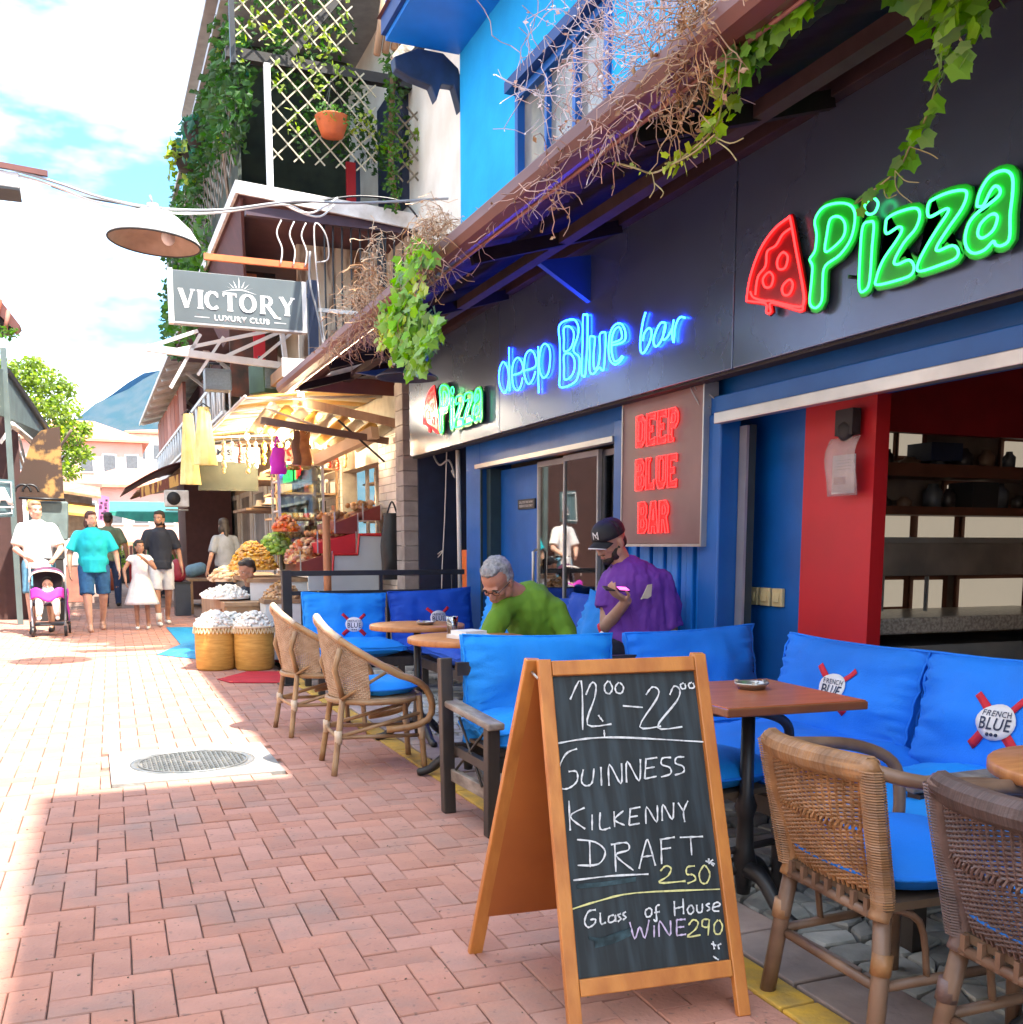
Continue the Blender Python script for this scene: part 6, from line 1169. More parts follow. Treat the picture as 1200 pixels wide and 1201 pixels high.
# ================================================================== shops further along the right
fr_ = thing('beige_shop_row', 'beige shop row with white framed windows further down the lane', 'building', (2.9, 22, 0))
Q2 = lambda n, mb, m, **k: wp(fr_, n, mb, m, **k)
Q2('wall', MB().bb((3.1, 15.2, 0), (3.5, 34, 5.2)), m_beige); Q2('lower_wall', MB().bb((3.05, 15.2, 0), (3.1, 34, .9)), m_wpaint)
for k in range(9):
    y = 15.7+k*1.9; w_ = Q2('window', MB().bb((3.04, y, .9), (3.09, y+.09, 2.3)).bb((3.04, y+1.4, .9), (3.09, y+1.49, 2.3)).bb((3.04, y+.09, 2.2), (3.09, y+1.4, 2.3)), m_white)
    o = MB().bb((3.06, y+.09, .9), (3.08, y+1.4, 2.2)).build('pane', mat('m_wpn', (.30, .32, .33), .15, (.5, .5, .48), 2)); o.parent = w_
for k, (y, z) in enumerate(((15.4, 2.15), (16.6, 1.75))): Q2('shop_shelf', MB().bb((2.3, y, z), (3.0, y+1.6, z+.04)), m_bwood)
Q2('balcony_floor', MB().bb((2.0, 16.5, 3.0), (3.1, 33, 3.16)), m_wpaint); Q2('lean_roof', MB().prism([(1.75, 17, 2.75), (3.1, 17, 3.0), (3.1, 17, 2.9), (1.75, 17, 2.68)], (0, 15, 0)), m_bwood)
Q2('hand_rail', MB().bb((1.98, 16.5, 3.78), (2.04, 33, 3.84)), m_white); Q2('bottom_rail', MB().bb((1.98, 16.5, 3.2), (2.04, 33, 3.25)), m_white); Q2('end_rail', MB().bb((2.04, 16.5, 3.78), (3.1, 16.55, 3.84)), m_white)
for k in range(46): Q2('baluster', MB().tube([(2.01, 16.6+k*.36, 3.25), (2.01, 16.6+k*.36+(.1 if k % 2 else -.1), 3.78)], .022, 6), m_white)
for k in range(6): Q2('baluster', MB().tube([(2.1+k*.17, 16.52, 3.16), (2.1+k*.17, 16.52, 3.78)], .018, 6), m_white)
Q2('eave', MB().prism([(1.55, 16.2, 4.75), (1.55, 16.2, 4.83), (3.4, 16.2, 5.5), (3.4, 16.2, 5.3)], (0, 17, 0)), m_wpaint)
for k in range(12): Q2('eave_beam', MB().beam((1.6, 16.5+k*1.45, 4.72), (3.1, 16.5+k*1.45, 5.2), .06, .09), m_white)
for k in range(6): Q2('rafter_brace', MB().beam((2.02, 16.6+k*3, 4.72), (3.1, 16.6+k*3, 3.9), .06, .06), m_wpaint)
for k in range(7): Q2('reed_blind', MB().bb((2.05, 24+k*1.25, 3.9), (2.12, 25.15+k*1.25, 4.75)), m_tile)
Q2('yellow_panel', MB().bb((2.6, 17, 3.9), (2.66, 19, 4.7)), m_beige); Q2('dark_panel', MB().bb((2.4, 20, 3.3), (2.44, 30, 4.7)), m_purp)
# goods under: hats shelf and white sacks
for k in range(12):
    t = thing('straw_hat', '%s straw hat, %s in row %s of the shelves past the spice stall' % (('beige', 'dark', 'white')[k % 3], ('lower', 'upper')[1 if k % 2 else 0][:5], ('one', 'two', 'three', 'four')[k//3]), 'hat', (2.5+.1*(k % 3), 15.5+.45*(k//3), 2.2 if k % 2 else 1.8), 0, 'hats on the shelves past the spice stall'); MB().lathe([(0, .1), (.07, .1), (.085, .02), (.16, 0), (.16, .008)], n=14, cap=False).build('hat_shape', (m_beige, m_dark, m_white)[k % 3], t)
# brown round awning far
p_ = thing('brown_awning', 'dark brown rounded awning projecting over the lane far ahead', 'awning', (1.6, 22, 2.4))
A0 = atY(147, 574, 22); A1 = atY(175, 548, 22); A2 = atY(228, 545, 22)
wp(p_, 'canopy', MB().grid(lambda u, v: V((A0.x+(A2.x-A0.x)*v, 21.5+u*4, A0.z+.55*sin(v*pi/2)-.0)), 4, 8), mat('m_baw', (.10, .03, .03), .7), solid=.02)
for k in range(7): wp(p_, 'rib', MB().beam((A0.x+.2, 21.6+k*.6, A0.z-.05), (A2.x, 21.6+k*.6, A0.z+.35), .04, .04), m_bwood)
wp(p_, 'shop_box', MB().bb((2.0, 24, 0), (3.0, 26, 2.6)), mat('m_sbx', (.08, .03, .03), .8))
wp(p_, 'valance', MB().prism([(A0.x+.25, 21.52, A0.z+.02), (A2.x, 21.52, A0.z+.42), (A2.x, 21.52, A0.z+.20), (A0.x+.25, 21.52, A0.z-.18)], (0, .03, 0)), mat('m_val', (.7, .4, .12), .7, (.2, .06, .04), 14, stretch=(1, 1, .1), contrast=(.48, .52)))
ac = thing('air_conditioner', 'white outdoor unit on brackets by the brown awning', 'air conditioner', tuple(atY(207, 585, 20))); MB().box((0, 0, 0), (.42, .3, .3)).build('unit', m_wpaint, ac, bevel=.02); MB().lathe([(.12, 0), (.12, .01)], (-.06, -.16, 0), 16, Matrix.Rotation(pi/2, 3, 'X')).build('fan_grille', m_dark, ac); MB().beam((-.2, 0, -.2), (.2, 0, -.2), .03, .03).build('bracket', m_grey, ac)
# ================================================================== left side of the lane
lf = thing('left_shop', 'dark timber shop on the left with slate grey roof edge and gold banner', 'building', (-2, 20, 0))
Q3 = lambda n, mb, m, **k: wp(lf, n, mb, m, **k)
e0, e1 = atY(-60, 330, 14), atY(58, 500, 24); g0, g1 = atY(-60, 450, 14), atY(46, 528, 24)
m_slate = mat('m_slate', (.11, .15, .15), .7, (.08, .11, .11), 3)
def plate(pts, th=.06): return MB().prism(pts, (-th, 0, 0))
Q3('roof_edge', plate([atY(8, 436, 17.5), atY(60, 512, 24), atY(47, 530, 24), atY(10, 490, 17.5)]), m_slate)
Q3('roof_edge', plate([atY(-60, 400, 15), atY(8, 436, 17.5), atY(10, 490, 17.5), atY(-60, 470, 15)]), m_slate)
Q3('ridge_trim', MB().tube([atY(8, 434, 17.5), atY(62, 512, 24)], .05, 5), m_black)
Q3('white_gutter', MB().tube([atY(14, 498, 17.4), atY(46, 524, 23)], .05, 6), m_wpaint)
Q3('post', MB().bb((atY(12, 600, 17.3).x, 17.3, 0), (atY(19, 600, 17.3).x, 17.38, 4.1)), m_slate)
Q3('wall', MB().bb((-4, 18.6, 0), (atY(24, 560, 18.6).x, 18.7, 3.4)), mat('m_lw', (.07, .03, .025), .8))
Q3('wall', MB().bb((-4.2, 14.0, 0), (-4.0, 30, 3.9)), m_dark); Q3('wall', MB().bb((-1.7, 18.7, 0), (-1.5, 27, 3.2)), m_beige)
Q3('brace', MB().beam(atY(0, 520, 17.6), atY(14, 500, 17.6), .05, .05), m_white)
ban = thing('gold_banner', 'gold and brown painted banner on the left shop corner', 'banner', tuple(atY(50, 540, 17.8)))
P4 = [atY(*q, 17.8)-V(ban.location) for q in ((22, 560), (38, 515), (48, 505), (70, 500), (75, 585), (24, 583))]; MB().prism(P4, (0, .04, 0)).build('cloth', mat('m_gold', (.36, .20, .06), .7, (.05, .025, .015), 2.6, contrast=(.44, .5)), ban)
for k in range(2): c = atY(27+k*9, 577, 17.7)-V(ban.location); MB().tube([(c.x+cos(a/14*pi)*.11, c.y, c.z+sin(a/14*pi)*.11) for a in range(15)], .018, 6).build('wheel_arc', m_black, ban)
MB().tube([atY(22, 584, 17.7)-V(ban.location), atY(76, 586, 17.7)-V(ban.location)], .02, 6).build('lower_bar', m_black, ban)
for lab, q, Y, m, nm in (('grey covered stand under the gold banner', ((40, 588), (74, 632)), 17.9, mat('m_gst', (.14, .19, .19), .7), 'covered_stand'),):
    a, b = atY(q[0][0], q[1][1], Y), atY(q[1][0], q[0][1], Y); t = thing(nm, lab, 'stand', ((a.x+b.x)/2, Y, 0)); MB().prism([(-.30, 0, a.z), (.26, 0, a.z-.03), (.30, 0, b.z), (-.28, 0, b.z)], (0, .4, 0)).build('cover', m, t, bevel=.03); MB().bb((-.2, .05, 0), (.2, .35, a.z)).build('base', m_dark, t)
sa = thing('shop_sign', 'teal grey sign with white border and a white letter A at the left edge', 'sign', tuple(atY(4, 585, 16.5)))
P4 = [atY(*q, 16.5)-V(sa.location) for q in ((-22, 608), (17, 606), (16, 563), (-22, 560))]; MB().prism(P4, (0, .05, 0)).build('board', mat('m_tsg', (.09, .16, .18), .6), sa); B4 = [atY(*q, 16.48)-V(sa.location) for q in ((-21, 604), (14, 602), (13, 566), (-21, 563))]; MB().tube(B4, .012, 4, closed=True).build('border', m_wp, sa)
c = atY(1, 583, 16.46)-V(sa.location); textobj('lettering', 'A', m_wp, frameM((c.x+.03, c.y, c.z), (1, 0, 0), (0, 0, 1)), .3, sa, .02, 1, .002); MB().bb((c.x-.1, c.y, c.z-.15), (c.x+.16, c.y+.01, c.z-.13)).build('line', m_wp, sa)
pb = thing('planter_bench', 'yellow slatted wooden planter box with yellow-green bush at the left edge', 'planter', (atG(5, 712).x-.3, 20.5, 0))
for k in range(4): MB().bb((-.9, -.02, .08+k*.16), (.28, .02, .21+k*.16)).build('slat', mat('m_pbw', (.60, .38, .10), .7), pb)
MB().bb((-.9, .02, .05), (.28, .5, .70)).build('box_body', mat('m_pbw2', (.3, .18, .06), .8), pb); s = MB(); leafy(s, (-.2, .2, 1.0), (.5, .3, .34), 420, .10); s.build('bush', m_leafy, pb)
rc_ = thing('roof_corner', 'brown tiled roof corner with trailing leaves at the left edge', 'roof', tuple(atY(0, 365, 11)))
L0 = V(rc_.location); MB().prism([atY(-40, 300, 11)-L0, atY(24, 382, 11)-L0, atY(18, 388, 11)-L0, atY(-40, 330, 11)-L0], (0, .25, 0)).build('eave_boards', m_redbrown, rc_); MB().prism([atY(-40, 330, 11.05)-L0, atY(16, 388, 11.05)-L0, atY(-40, 400, 11.05)-L0], (0, .2, 0)).build('gable', m_dark, rc_)
for k in range(5): MB().tube([atY(-30+k*10, 312+k*13, 10.96)-L0, atY(-34+k*10, 340+k*12, 10.96)-L0], .02, 6).build('tile_end', m_tile, rc_)
s = MB(); leafy(s, atY(6, 388, 10.95)-L0, (.12, .08, .06), 60, .05); s.build('trailing_leaves', m_leaf, rc_)
fx = thing('wall_fixture', 'boxy light fixture on a brown bracket arm at the left edge under the cables', 'lamp', tuple(atY(12, 208, 10)))
L0 = V(fx.location); MB().beam(atY(-40, 186, 10)-L0, atY(56, 204, 10)-L0, .04, .045).build('arm', m_redbrown, fx); MB().prism([atY(-30, 196, 10)-L0, atY(22, 202, 10)-L0, atY(23, 221, 10)-L0, atY(-30, 214, 10)-L0], (0, .3, 0)).build('lamp_box', m_wpaint, fx, bevel=.01); MB().prism([atY(-30, 214, 9.98)-L0, atY(23, 221, 9.98)-L0, atY(23, 223, 9.98)-L0, atY(-30, 217, 9.98)-L0], (0, .34, 0)).build('rim', m_black, fx)
# left wall nearer the viewer, outside the frame (bounces light, closes the lane)
lw = thing('left_house', 'cream house wall closing the lane on the left, out of frame', 'building', (-3.6, 4, 0)); MB().bb((-.2, -14, 0), (0, 8, 5.2)).build('wall', m_cw, lw); MB().bb((-.3, -14.1, 5.2), (.5, 8.1, 5.3)).build('roof', m_tile, lw)
for k in range(6): MB().bb((.0, -10+k*3, .8), (.03, -8.6+k*3, 2.2)).build('window', m_navy, lw)
# ================================================================== far background
tree = thing('plane_tree', 'bright yellow-green tree behind the left shop', 'tree', (-1.8, 41, 0))
MB().tube(smooth([(0, 0, 0), (.1, 0, 1.8), (-.1, 0, 3.4), (.3, 0, 5.5)], 4), [.22, .21, .2, .19, .18, .17, .16, .15, .14, .12, .1, .08, .06], 10).build('trunk', mat('m_bark', (.18, .12, .08), .9, (.1, .07, .05), 6, bump=.6), tree)
s = MB()
for a, l in ((.4, 2), (1.8, 1.8), (3.2, 2.1), (4.4, 1.7), (5.5, 2)): s.tube(smooth([(0, 0, 3.2), (cos(a)*l*.5, sin(a)*l*.5, 4.2), (cos(a)*l, sin(a)*l, 5.2)], 4), .05, 6)
s.build('limbs', mat('m_bark', (.18, .12, .08)), tree)
m_ty = leafm('m_ty', (.32, .42, .02), (.18, .30, .02)); s = MB(); rt_ = random.Random(3)
for (px, py, r_, n_) in ((20, 440, .7, 500), (50, 445, .75, 600), (40, 475, .9, 700), (70, 480, .8, 600), (85, 505, .65, 500), (60, 510, .8, 500), (92, 530, .5, 350), (80, 550, .55, 300), (15, 480, .8, 400), (38, 425, .4, 200), (78, 455, .4, 200), (100, 500, .25, 100), (0, 430, .6, 300), (-15, 460, .8, 300)):
    c = atY(px, py, 41)-V((-1.8, 41, 0)); leafy(s, c, (r_, r_, r_*.7), n_, .17, rng=rt_)
s.build('crown', m_ty, tree)
mt = MB()
ridge = [(-2400, 60), (-900, 90), (-500, 60), (-250, 95), (-40, 130), (5, 180), (45, 203), (75, 226), (100, 236), (160, 262), (300, 240), (600, 300), (1200, 180), (2600, 120)]
rg2 = random.Random(8)
def mh(x):
    for (a, ha), (b, hb) in zip(ridge, ridge[1:]):
        if a <= x <= b: return ha+(hb-ha)*(x-a)/(b-a)
    return 60
mt.grid(lambda u, v: V((-2400+5000*u, 1500+900*v, (mh(-2400+5000*u))*max(0, 1-abs(v-.0)*.8)*(1 if v > 0 else 1)+MN.noise(V((u*60, v*9, 0)))*14)), 240, 8)
mt.grid(lambda u, v: V((-2400+5000*u, 1100+400*v, mh(-2400+5000*u)*v**1.2+MN.noise(V((u*80, v*6, 4)))*9*v)), 240, 10)
mo = mt.build('mountain', mat('m_mtn', (.012, .04, .03), .95, (.04, .055, .04), .05, contrast=(.4, .6))); struct(mo)
m_pink = mat('m_pink', (.66, .42, .36), .85, (.58, .36, .30), 1); m_pinkr = mat('m_pinkr', (.62, .27, .16), .8, (.5, .2, .12), 3)
def farhouse(lab, x0, x1, Y, z1, m, mr, nwin, roofh=1.2, z0w=None, depth=10, group=None):
    t = thing('town_house', lab, 'building', ((x0+x1)/2, Y, 0)); w_ = (x1-x0)/2
    MB().bb((-w_, 0, 0), (w_, depth, z1)).build('wall', m, t)
    MB().prism([(-w_-.4, -.4, z1), (w_+.4, -.4, z1), (w_*.3, -.4+depth*.4, z1+roofh), (-w_*.3, -.4+depth*.4, z1+roofh)], (0, .01, .15)).add([(-w_-.4, -.4, z1), (w_+.4, -.4, z1), (w_*.3, depth*.5, z1+roofh), (-w_*.3, depth*.5, z1+roofh), (-w_-.4, depth, z1), (w_+.4, depth, z1)], [(0, 1, 2, 3), (1, 5, 2), (0, 3, 4), (3, 2, 5, 4)]).build('roof', mr, t)
    fl = int(z1/2.9)
    for f in range(fl):
        for k in range(nwin):
            x = -w_+(k+.5)*2*w_/nwin; z = z1-1.9-f*2.9
            wi = MB().bb((x-.42, -.06, z), (x+.42, .02, z+1.2)).build('window', m_ewh, t); MB().bb((x-.34, -.08, z+.08), (x+.34, -.06, z+1.12)).build('pane', mat('m_fp', (.12, .13, .14), .2), wi)
    MB().bb((-w_-.15, -.6, z1-3.0), (w_+.15, 0, z1-2.8)).build('ledge', mr, t)
    return t
farhouse('pink three storey house with red hipped roof at the end of the lane', -4.5, 3.4, 70, 7.6, m_pink, m_pinkr, 6, 1.5)
farhouse('cream house to the right behind the pink one', 3.2, 9.5, 82, 9.4, m_cw, m_pinkr, 5, .6)
farhouse('low orange roofed house in front of the pink house', -.6, 5.8, 58, 4.2, m_pink, m_pinkr, 5, 1.1)
farhouse('pale low shop with brown roof on the left past the tree', -4.6, .2, 47, 3.6, m_cw, m_tile, 4, .7)
# market canopy and stalls in the middle distance
mc = thing('teal_canopy', 'teal market canopy over stalls in the distance', 'canopy', (1.6, 34, 2.2))
MB().prism([(-1.0, 0, .0), (1.6, 0, .0), (1.6, 0, -.3), (-.2, 0, -.25), (-1.0, 0, -.05)], (0, .05, 0)).build('valance', mat('m_teal', (.03, .28, .20), .7, (.02, .18, .14), 4), mc); MB().prism([(-1.0, 0, 0), (1.6, 0, 0), (1.6, 0, .04), (-1.0, 0, .04)], (0, 5, .5)).build('roof_cloth', mat('m_teal', (.03, .28, .2)), mc)
for x in (-.95, 1.5): MB().bb((x-.03, 0, -2.2), (x+.03, .06, 0)).build('pole', m_alu, mc)
for k in range(5):
    t = thing('market_stall', ('stall with orange goods under the teal canopy', 'stall with dark clothes behind the walkers', 'stall with boxes of red goods', 'stall with white cloth far down the lane', 'green plant stand far down the lane')[k], 'stall', (.3+.55*k, 35+.5*k, 0)); MB().bb((-.3, 0, 0), (.3, .6, .9)).build('counter', (m_orng, m_dark, m_red, m_white, m_leafd)[k], t)
    for q in range(6): MB().bb((-.28+.1*q, .1, .9), (-.2+.1*q, .3, 1.1+.1*(q % 3))).build('goods', gm[(q+k) % 8], t)
mg = thing('pink_dotted_cloth', 'pink cloth with dark dots hanging on the left shops', 'cloth', tuple(atY(120, 594, 30))); L0 = V(mg.location)
P4 = [atY(*q, 30)-L0 for q in ((115, 610), (128, 612), (128, 583), (116, 580))]; MB().prism(P4, (0, .03, 0)).build('cloth', mat('m_pkc', (.62, .20, .42), .8), mg)
for (x, y) in ((119, 590), (124, 596), (120, 602), (125, 587)): MB().box(atY(x, y, 29.95)-L0, (.06, .02, .06)).build('dot', m_dark, mg)
for k, (x0, x1, y0, y1, Y, m) in enumerate(((75, 118, 570, 582, 27, m_bwood), (76, 112, 596, 604, 26, m_peel))): 
    a, b = atY(x0, y1, Y), atY(x1, y0, Y); t = thing('shop_awning', ('brown slanting awning on the left past the gold banner', 'yellow low awning under the brown one')[k], 'awning', (a.x, Y, a.z)); MB().prism([(-.8, 0, b.z-a.z), (b.x-a.x, 0, 0), (b.x-a.x, 0, -.05), (-.8, 0, b.z-a.z-.08)], (0, 1.5, .3)).build('awning_cloth', m, t); MB().bb((-.8, 1.5, -a.z), (b.x-a.x-.2, 1.6, .2)).build('shop_back', m_wpaint, t)
fw2 = thing('white_cloth_stand', 'stand draped in white cloth behind the strollers', 'stand', (-.5, 24, 0)); MB().bb((-.5, 0, 0), (.5, .8, .75)).build('counter', m_tile, fw2); MB().bb((-.52, -.02, .75), (.52, .82, 1.35)).build('white_cloth', m_white, fw2, bevel=.05)
t = thing('shrub', 'yellow-green potted shrub in front of the teal canopy', 'plant', (.55, 30, 0)); s = MB(); leafy(s, (0, 0, 1.1), (.4, .3, .6), 300, .12); s.build('foliage', m_leafy, t); MB().lathe([(.18, 0), (.22, .5)], n=12).build('pot', m_tile, t)

# bulbs burning under the stall awnings
for (px, py, Y, lab) in ((353, 464, 11.25, 'glowing bulb under the end of the bar eave'), (330, 512, 12.6, 'glowing bulb under the striped awning'), (290, 512, 14.4, 'glowing bulb deeper under the striped awning')):
    c = atY(px, py, Y); t = thing('light_bulb', lab, 'bulb', tuple(c)); MB().ball((0, 0, 0), (.035, .035, .045), 12, 8).build('bulb_glass', lum('m_bulb', (1., .85, .6), 12), t); MB().cyl((0, 0, .04), (0, 0, .09), .018, 8).build('socket', m_black, t); MB().tube([(0, 0, .09), (0, 0, .22)], .005, 5).build('flex', m_black, t)
    ld = bpy.data.lights.new('bulb_light', 'POINT'); ld.energy = 75; ld.color = (1, .80, .52); ld.shadow_soft_size = .05; lo = bpy.data.objects.new('bulb_light', ld); COL.objects.link(lo); lo.parent = t; lo.location = (0, -.0, -.09)
# air: far things fade to blue
hz = MB().bb((-2500, -60, -1.4), (2700, 2450, 330)).build('haze', bpy.data.materials.new('m_haze')); hz['kind'] = 'stuff'
mh_ = hz.data.materials[0]; mh_.use_nodes = True; t_ = mh_.node_tree; t_.nodes.clear(); o_ = t_.nodes.new('ShaderNodeOutputMaterial'); pv = t_.nodes.new('ShaderNodeVolumePrincipled'); pv.inputs['Color'].default_value = (.16, .48, 1., 1); pv.inputs['Density'].default_value = .00014; pv.inputs['Anisotropy'].default_value = .3; t_.links.new(pv.outputs[0], o_.inputs['Volume'])
# ================================================================== people
m_skin = mat('m_skin', (.52, .30, .21), .55, (.46, .25, .17), 20, subs=.1); m_skin2 = mat('m_skin2', (.38, .20, .13), .55, (.32, .16, .10), 20, subs=.1); m_skinp = mat('m_skinp', (.62, .38, .28), .55, (.55, .32, .23), 20, subs=.1)
m_hair = mat('m_hair', (.018, .012, .009), .6, (.03, .02, .015), 60, bump=.4, stretch=(1, 1, .3)); m_ghair = mat('m_ghair', (.34, .34, .34), .7, (.18, .18, .19), 60, bump=.5)
m_eye = mat('m_eye', (.03, .02, .015), .25); m_lip = mat('m_lipm', (.36, .13, .11), .5)
def cap_(mb, a, ra, b, rb, n=14): mb.tube([a, b], [ra, rb], n); mb.ball(a, ra, n, 8); mb.ball(b, rb, n, 8)
def chain(mb, pts, rs, n=14):
    for i in range(len(pts)-1): cap_(mb, V(pts[i]), rs[i], V(pts[i+1]), rs[i+1], n)
def wrinkle(o, amp, sc, stretch=(1, 1, .5)):
    me = o.data
    nn_ = [v.normal.copy() for v in me.vertices]
    for v, n_ in zip(me.vertices, nn_):
        p = V((v.co.x*stretch[0], v.co.y*stretch[1], v.co.z*stretch[2]))*sc; a = abs(MN.noise(p))-.25; v.co += n_*(a*amp+MN.noise(p*2.3)*amp*.4)
def headM(c, face, up=(0, 0, 1)):   # columns: right, back, up ; face dir = -Y local
    f = V(face).normalized(); u = V(up); u = (u-f*u.dot(f)).normalized(); r = (-f).cross(u)*1; r = f.cross(u)*-1 if False else u.cross(f)*-1
    r = f.cross(u); r = -r if False else r
    y = -f; x = y.cross(u).normalized(); M = Matrix((x, y, u)).transposed().to_4x4(); M.translation = V(c); return M
def head(mb, M, s=1.0, beard=False, nose=1.0):   # s=1 -> head height .23
    B = lambda c, r: mb.ball(M @ (V(c)*s), tuple(q*s for q in r), 18, 12, M.to_3x3())
    B((0, .012, .03), (.076, .094, .088)); B((0, -.018, -.035), (.060, .070, .068)); B((0, -.052, -.078), (.030, .030, .024))   # skull, face, chin
    B((-.034, -.058, -.022), (.026, .024, .022)); B((.034, -.058, -.022), (.026, .024, .022)); B((0, -.078, .018), (.052, .016, .012)) # cheeks, brow
    B((0, -.094, -.018*nose), (.011, .018*nose, .024)); B((0, -.103, -.032), (.0145, .014, .011)); B((.013, -.094, -.034), (.009, .011, .008)); B((-.013, -.094, -.034), (.009, .011, .008))
    B((0, -.081, -.058), (.023, .012, .0065)); B((0, -.079, -.067), (.020, .012, .0065))
    for sx in (-1, 1): B((sx*.077, .008, -.012), (.009, .020, .032)); B((sx*.05, -.01, -.06), (.024, .04, .03))
def face_bits(root, M, s=1.0, lips=m_lip):
    for sx in (-1, 1):
        o = MB().ball(M @ (V((sx*.030, -.0775, .002))*s), (.0115*s, .008*s, .0062*s), 10, 6, M.to_3x3()).build('eye', m_ewh, root); MB().ball(M @ (V((sx*.030, -.0842, .002))*s), (.0052*s, .003*s, .0052*s), 8, 5, M.to_3x3()).build('iris', m_eye, o)
        MB().tube([M @ (V((sx*a, -.0905+.012*abs(a-.03)*10, .020+b))*s) for a, b in ((.014, 0), (.028, .004), (.042, .002), (.05, -.003))], [.003*s, .0038*s, .003*s, .0015*s], 6).build('eyebrow', m_hair, root)
    MB().ball(M @ (V((0, -.0905, -.0625))*s), (.020*s, .005*s, .0055*s), 10, 6, M.to_3x3()).build('lips', lips, root)
def hand(mb, wrist, d, palm_n, s=1.0, curl=.4, side=1):
    # d finger direction, palm_n palm normal, side = thumb side
    d = V(d).normalized(); pn = V(palm_n); pn = (pn-d*pn.dot(d)).normalized(); sx = d.cross(pn)*side; w_ = V(wrist)
    M = Matrix((sx, d, pn)).transposed()
    for q in range(4):
        b = w_+d*.035*s+sx*(-.027+.018*q)*s; cap_(mb, w_+sx*(-.012+.008*q)*s, .016*s, b+d*.045*s, .0115*s, 8)
        L = (.068, .078, .084, .076)[q]*s; p = b+d*.048*s; dd = d.copy()
        for sg, fr in enumerate((.45, .32, .23)):
            dd = (dd+pn*(curl*(1.0+.15*q if sg else .6))).normalized(); e = p+dd*L*fr; cap_(mb, p, (.0095-.001*sg)*s, e, (.0088-.0012*sg)*s, 8); p = e
    t = w_+d*.022*s+sx*.030*s; t1 = t+(d*.55+sx*.75+pn*.35).normalized()*.038*s; t2 = t1+(d*.9+sx*.15+pn*.45*max(curl, .3)).normalized()*.030*s
    cap_(mb, w_+d*.01*s, .015*s, t, .013*s, 8); cap_(mb, t, .0125*s, t1, .0105*s, 8); cap_(mb, t1, .0105*s, t2, .008*s, 8)
def shoe(root, ank, d, m, s=1.0, name='shoe', zs=0.):
    d = V((d[0], d[1], 0)).normalized(); sx = V((-d.y, d.x, 0)); mb = MB(); a = V((ank[0], ank[1], zs))
    cap_(mb, a-d*.04*s+V((0, 0, .045*s)), .040*s, a+d*.06*s+V((0, 0, .038*s)), .040*s); cap_(mb, a+d*.06*s+V((0, 0, .036*s)), .040*s, a+d*.15*s+V((0, 0, .030*s)), .034*s); cap_(mb, a+V((0, 0, .05*s)), .04*s, a+V((0, 0, .085*s)), .038*s)
    for v in range(len(mb.v)):
        x, y, z = mb.v[v]; mb.v[v] = (x, y, max(z, zs+.004))
    return blob(name, mb, m, root, .012*s, 2)
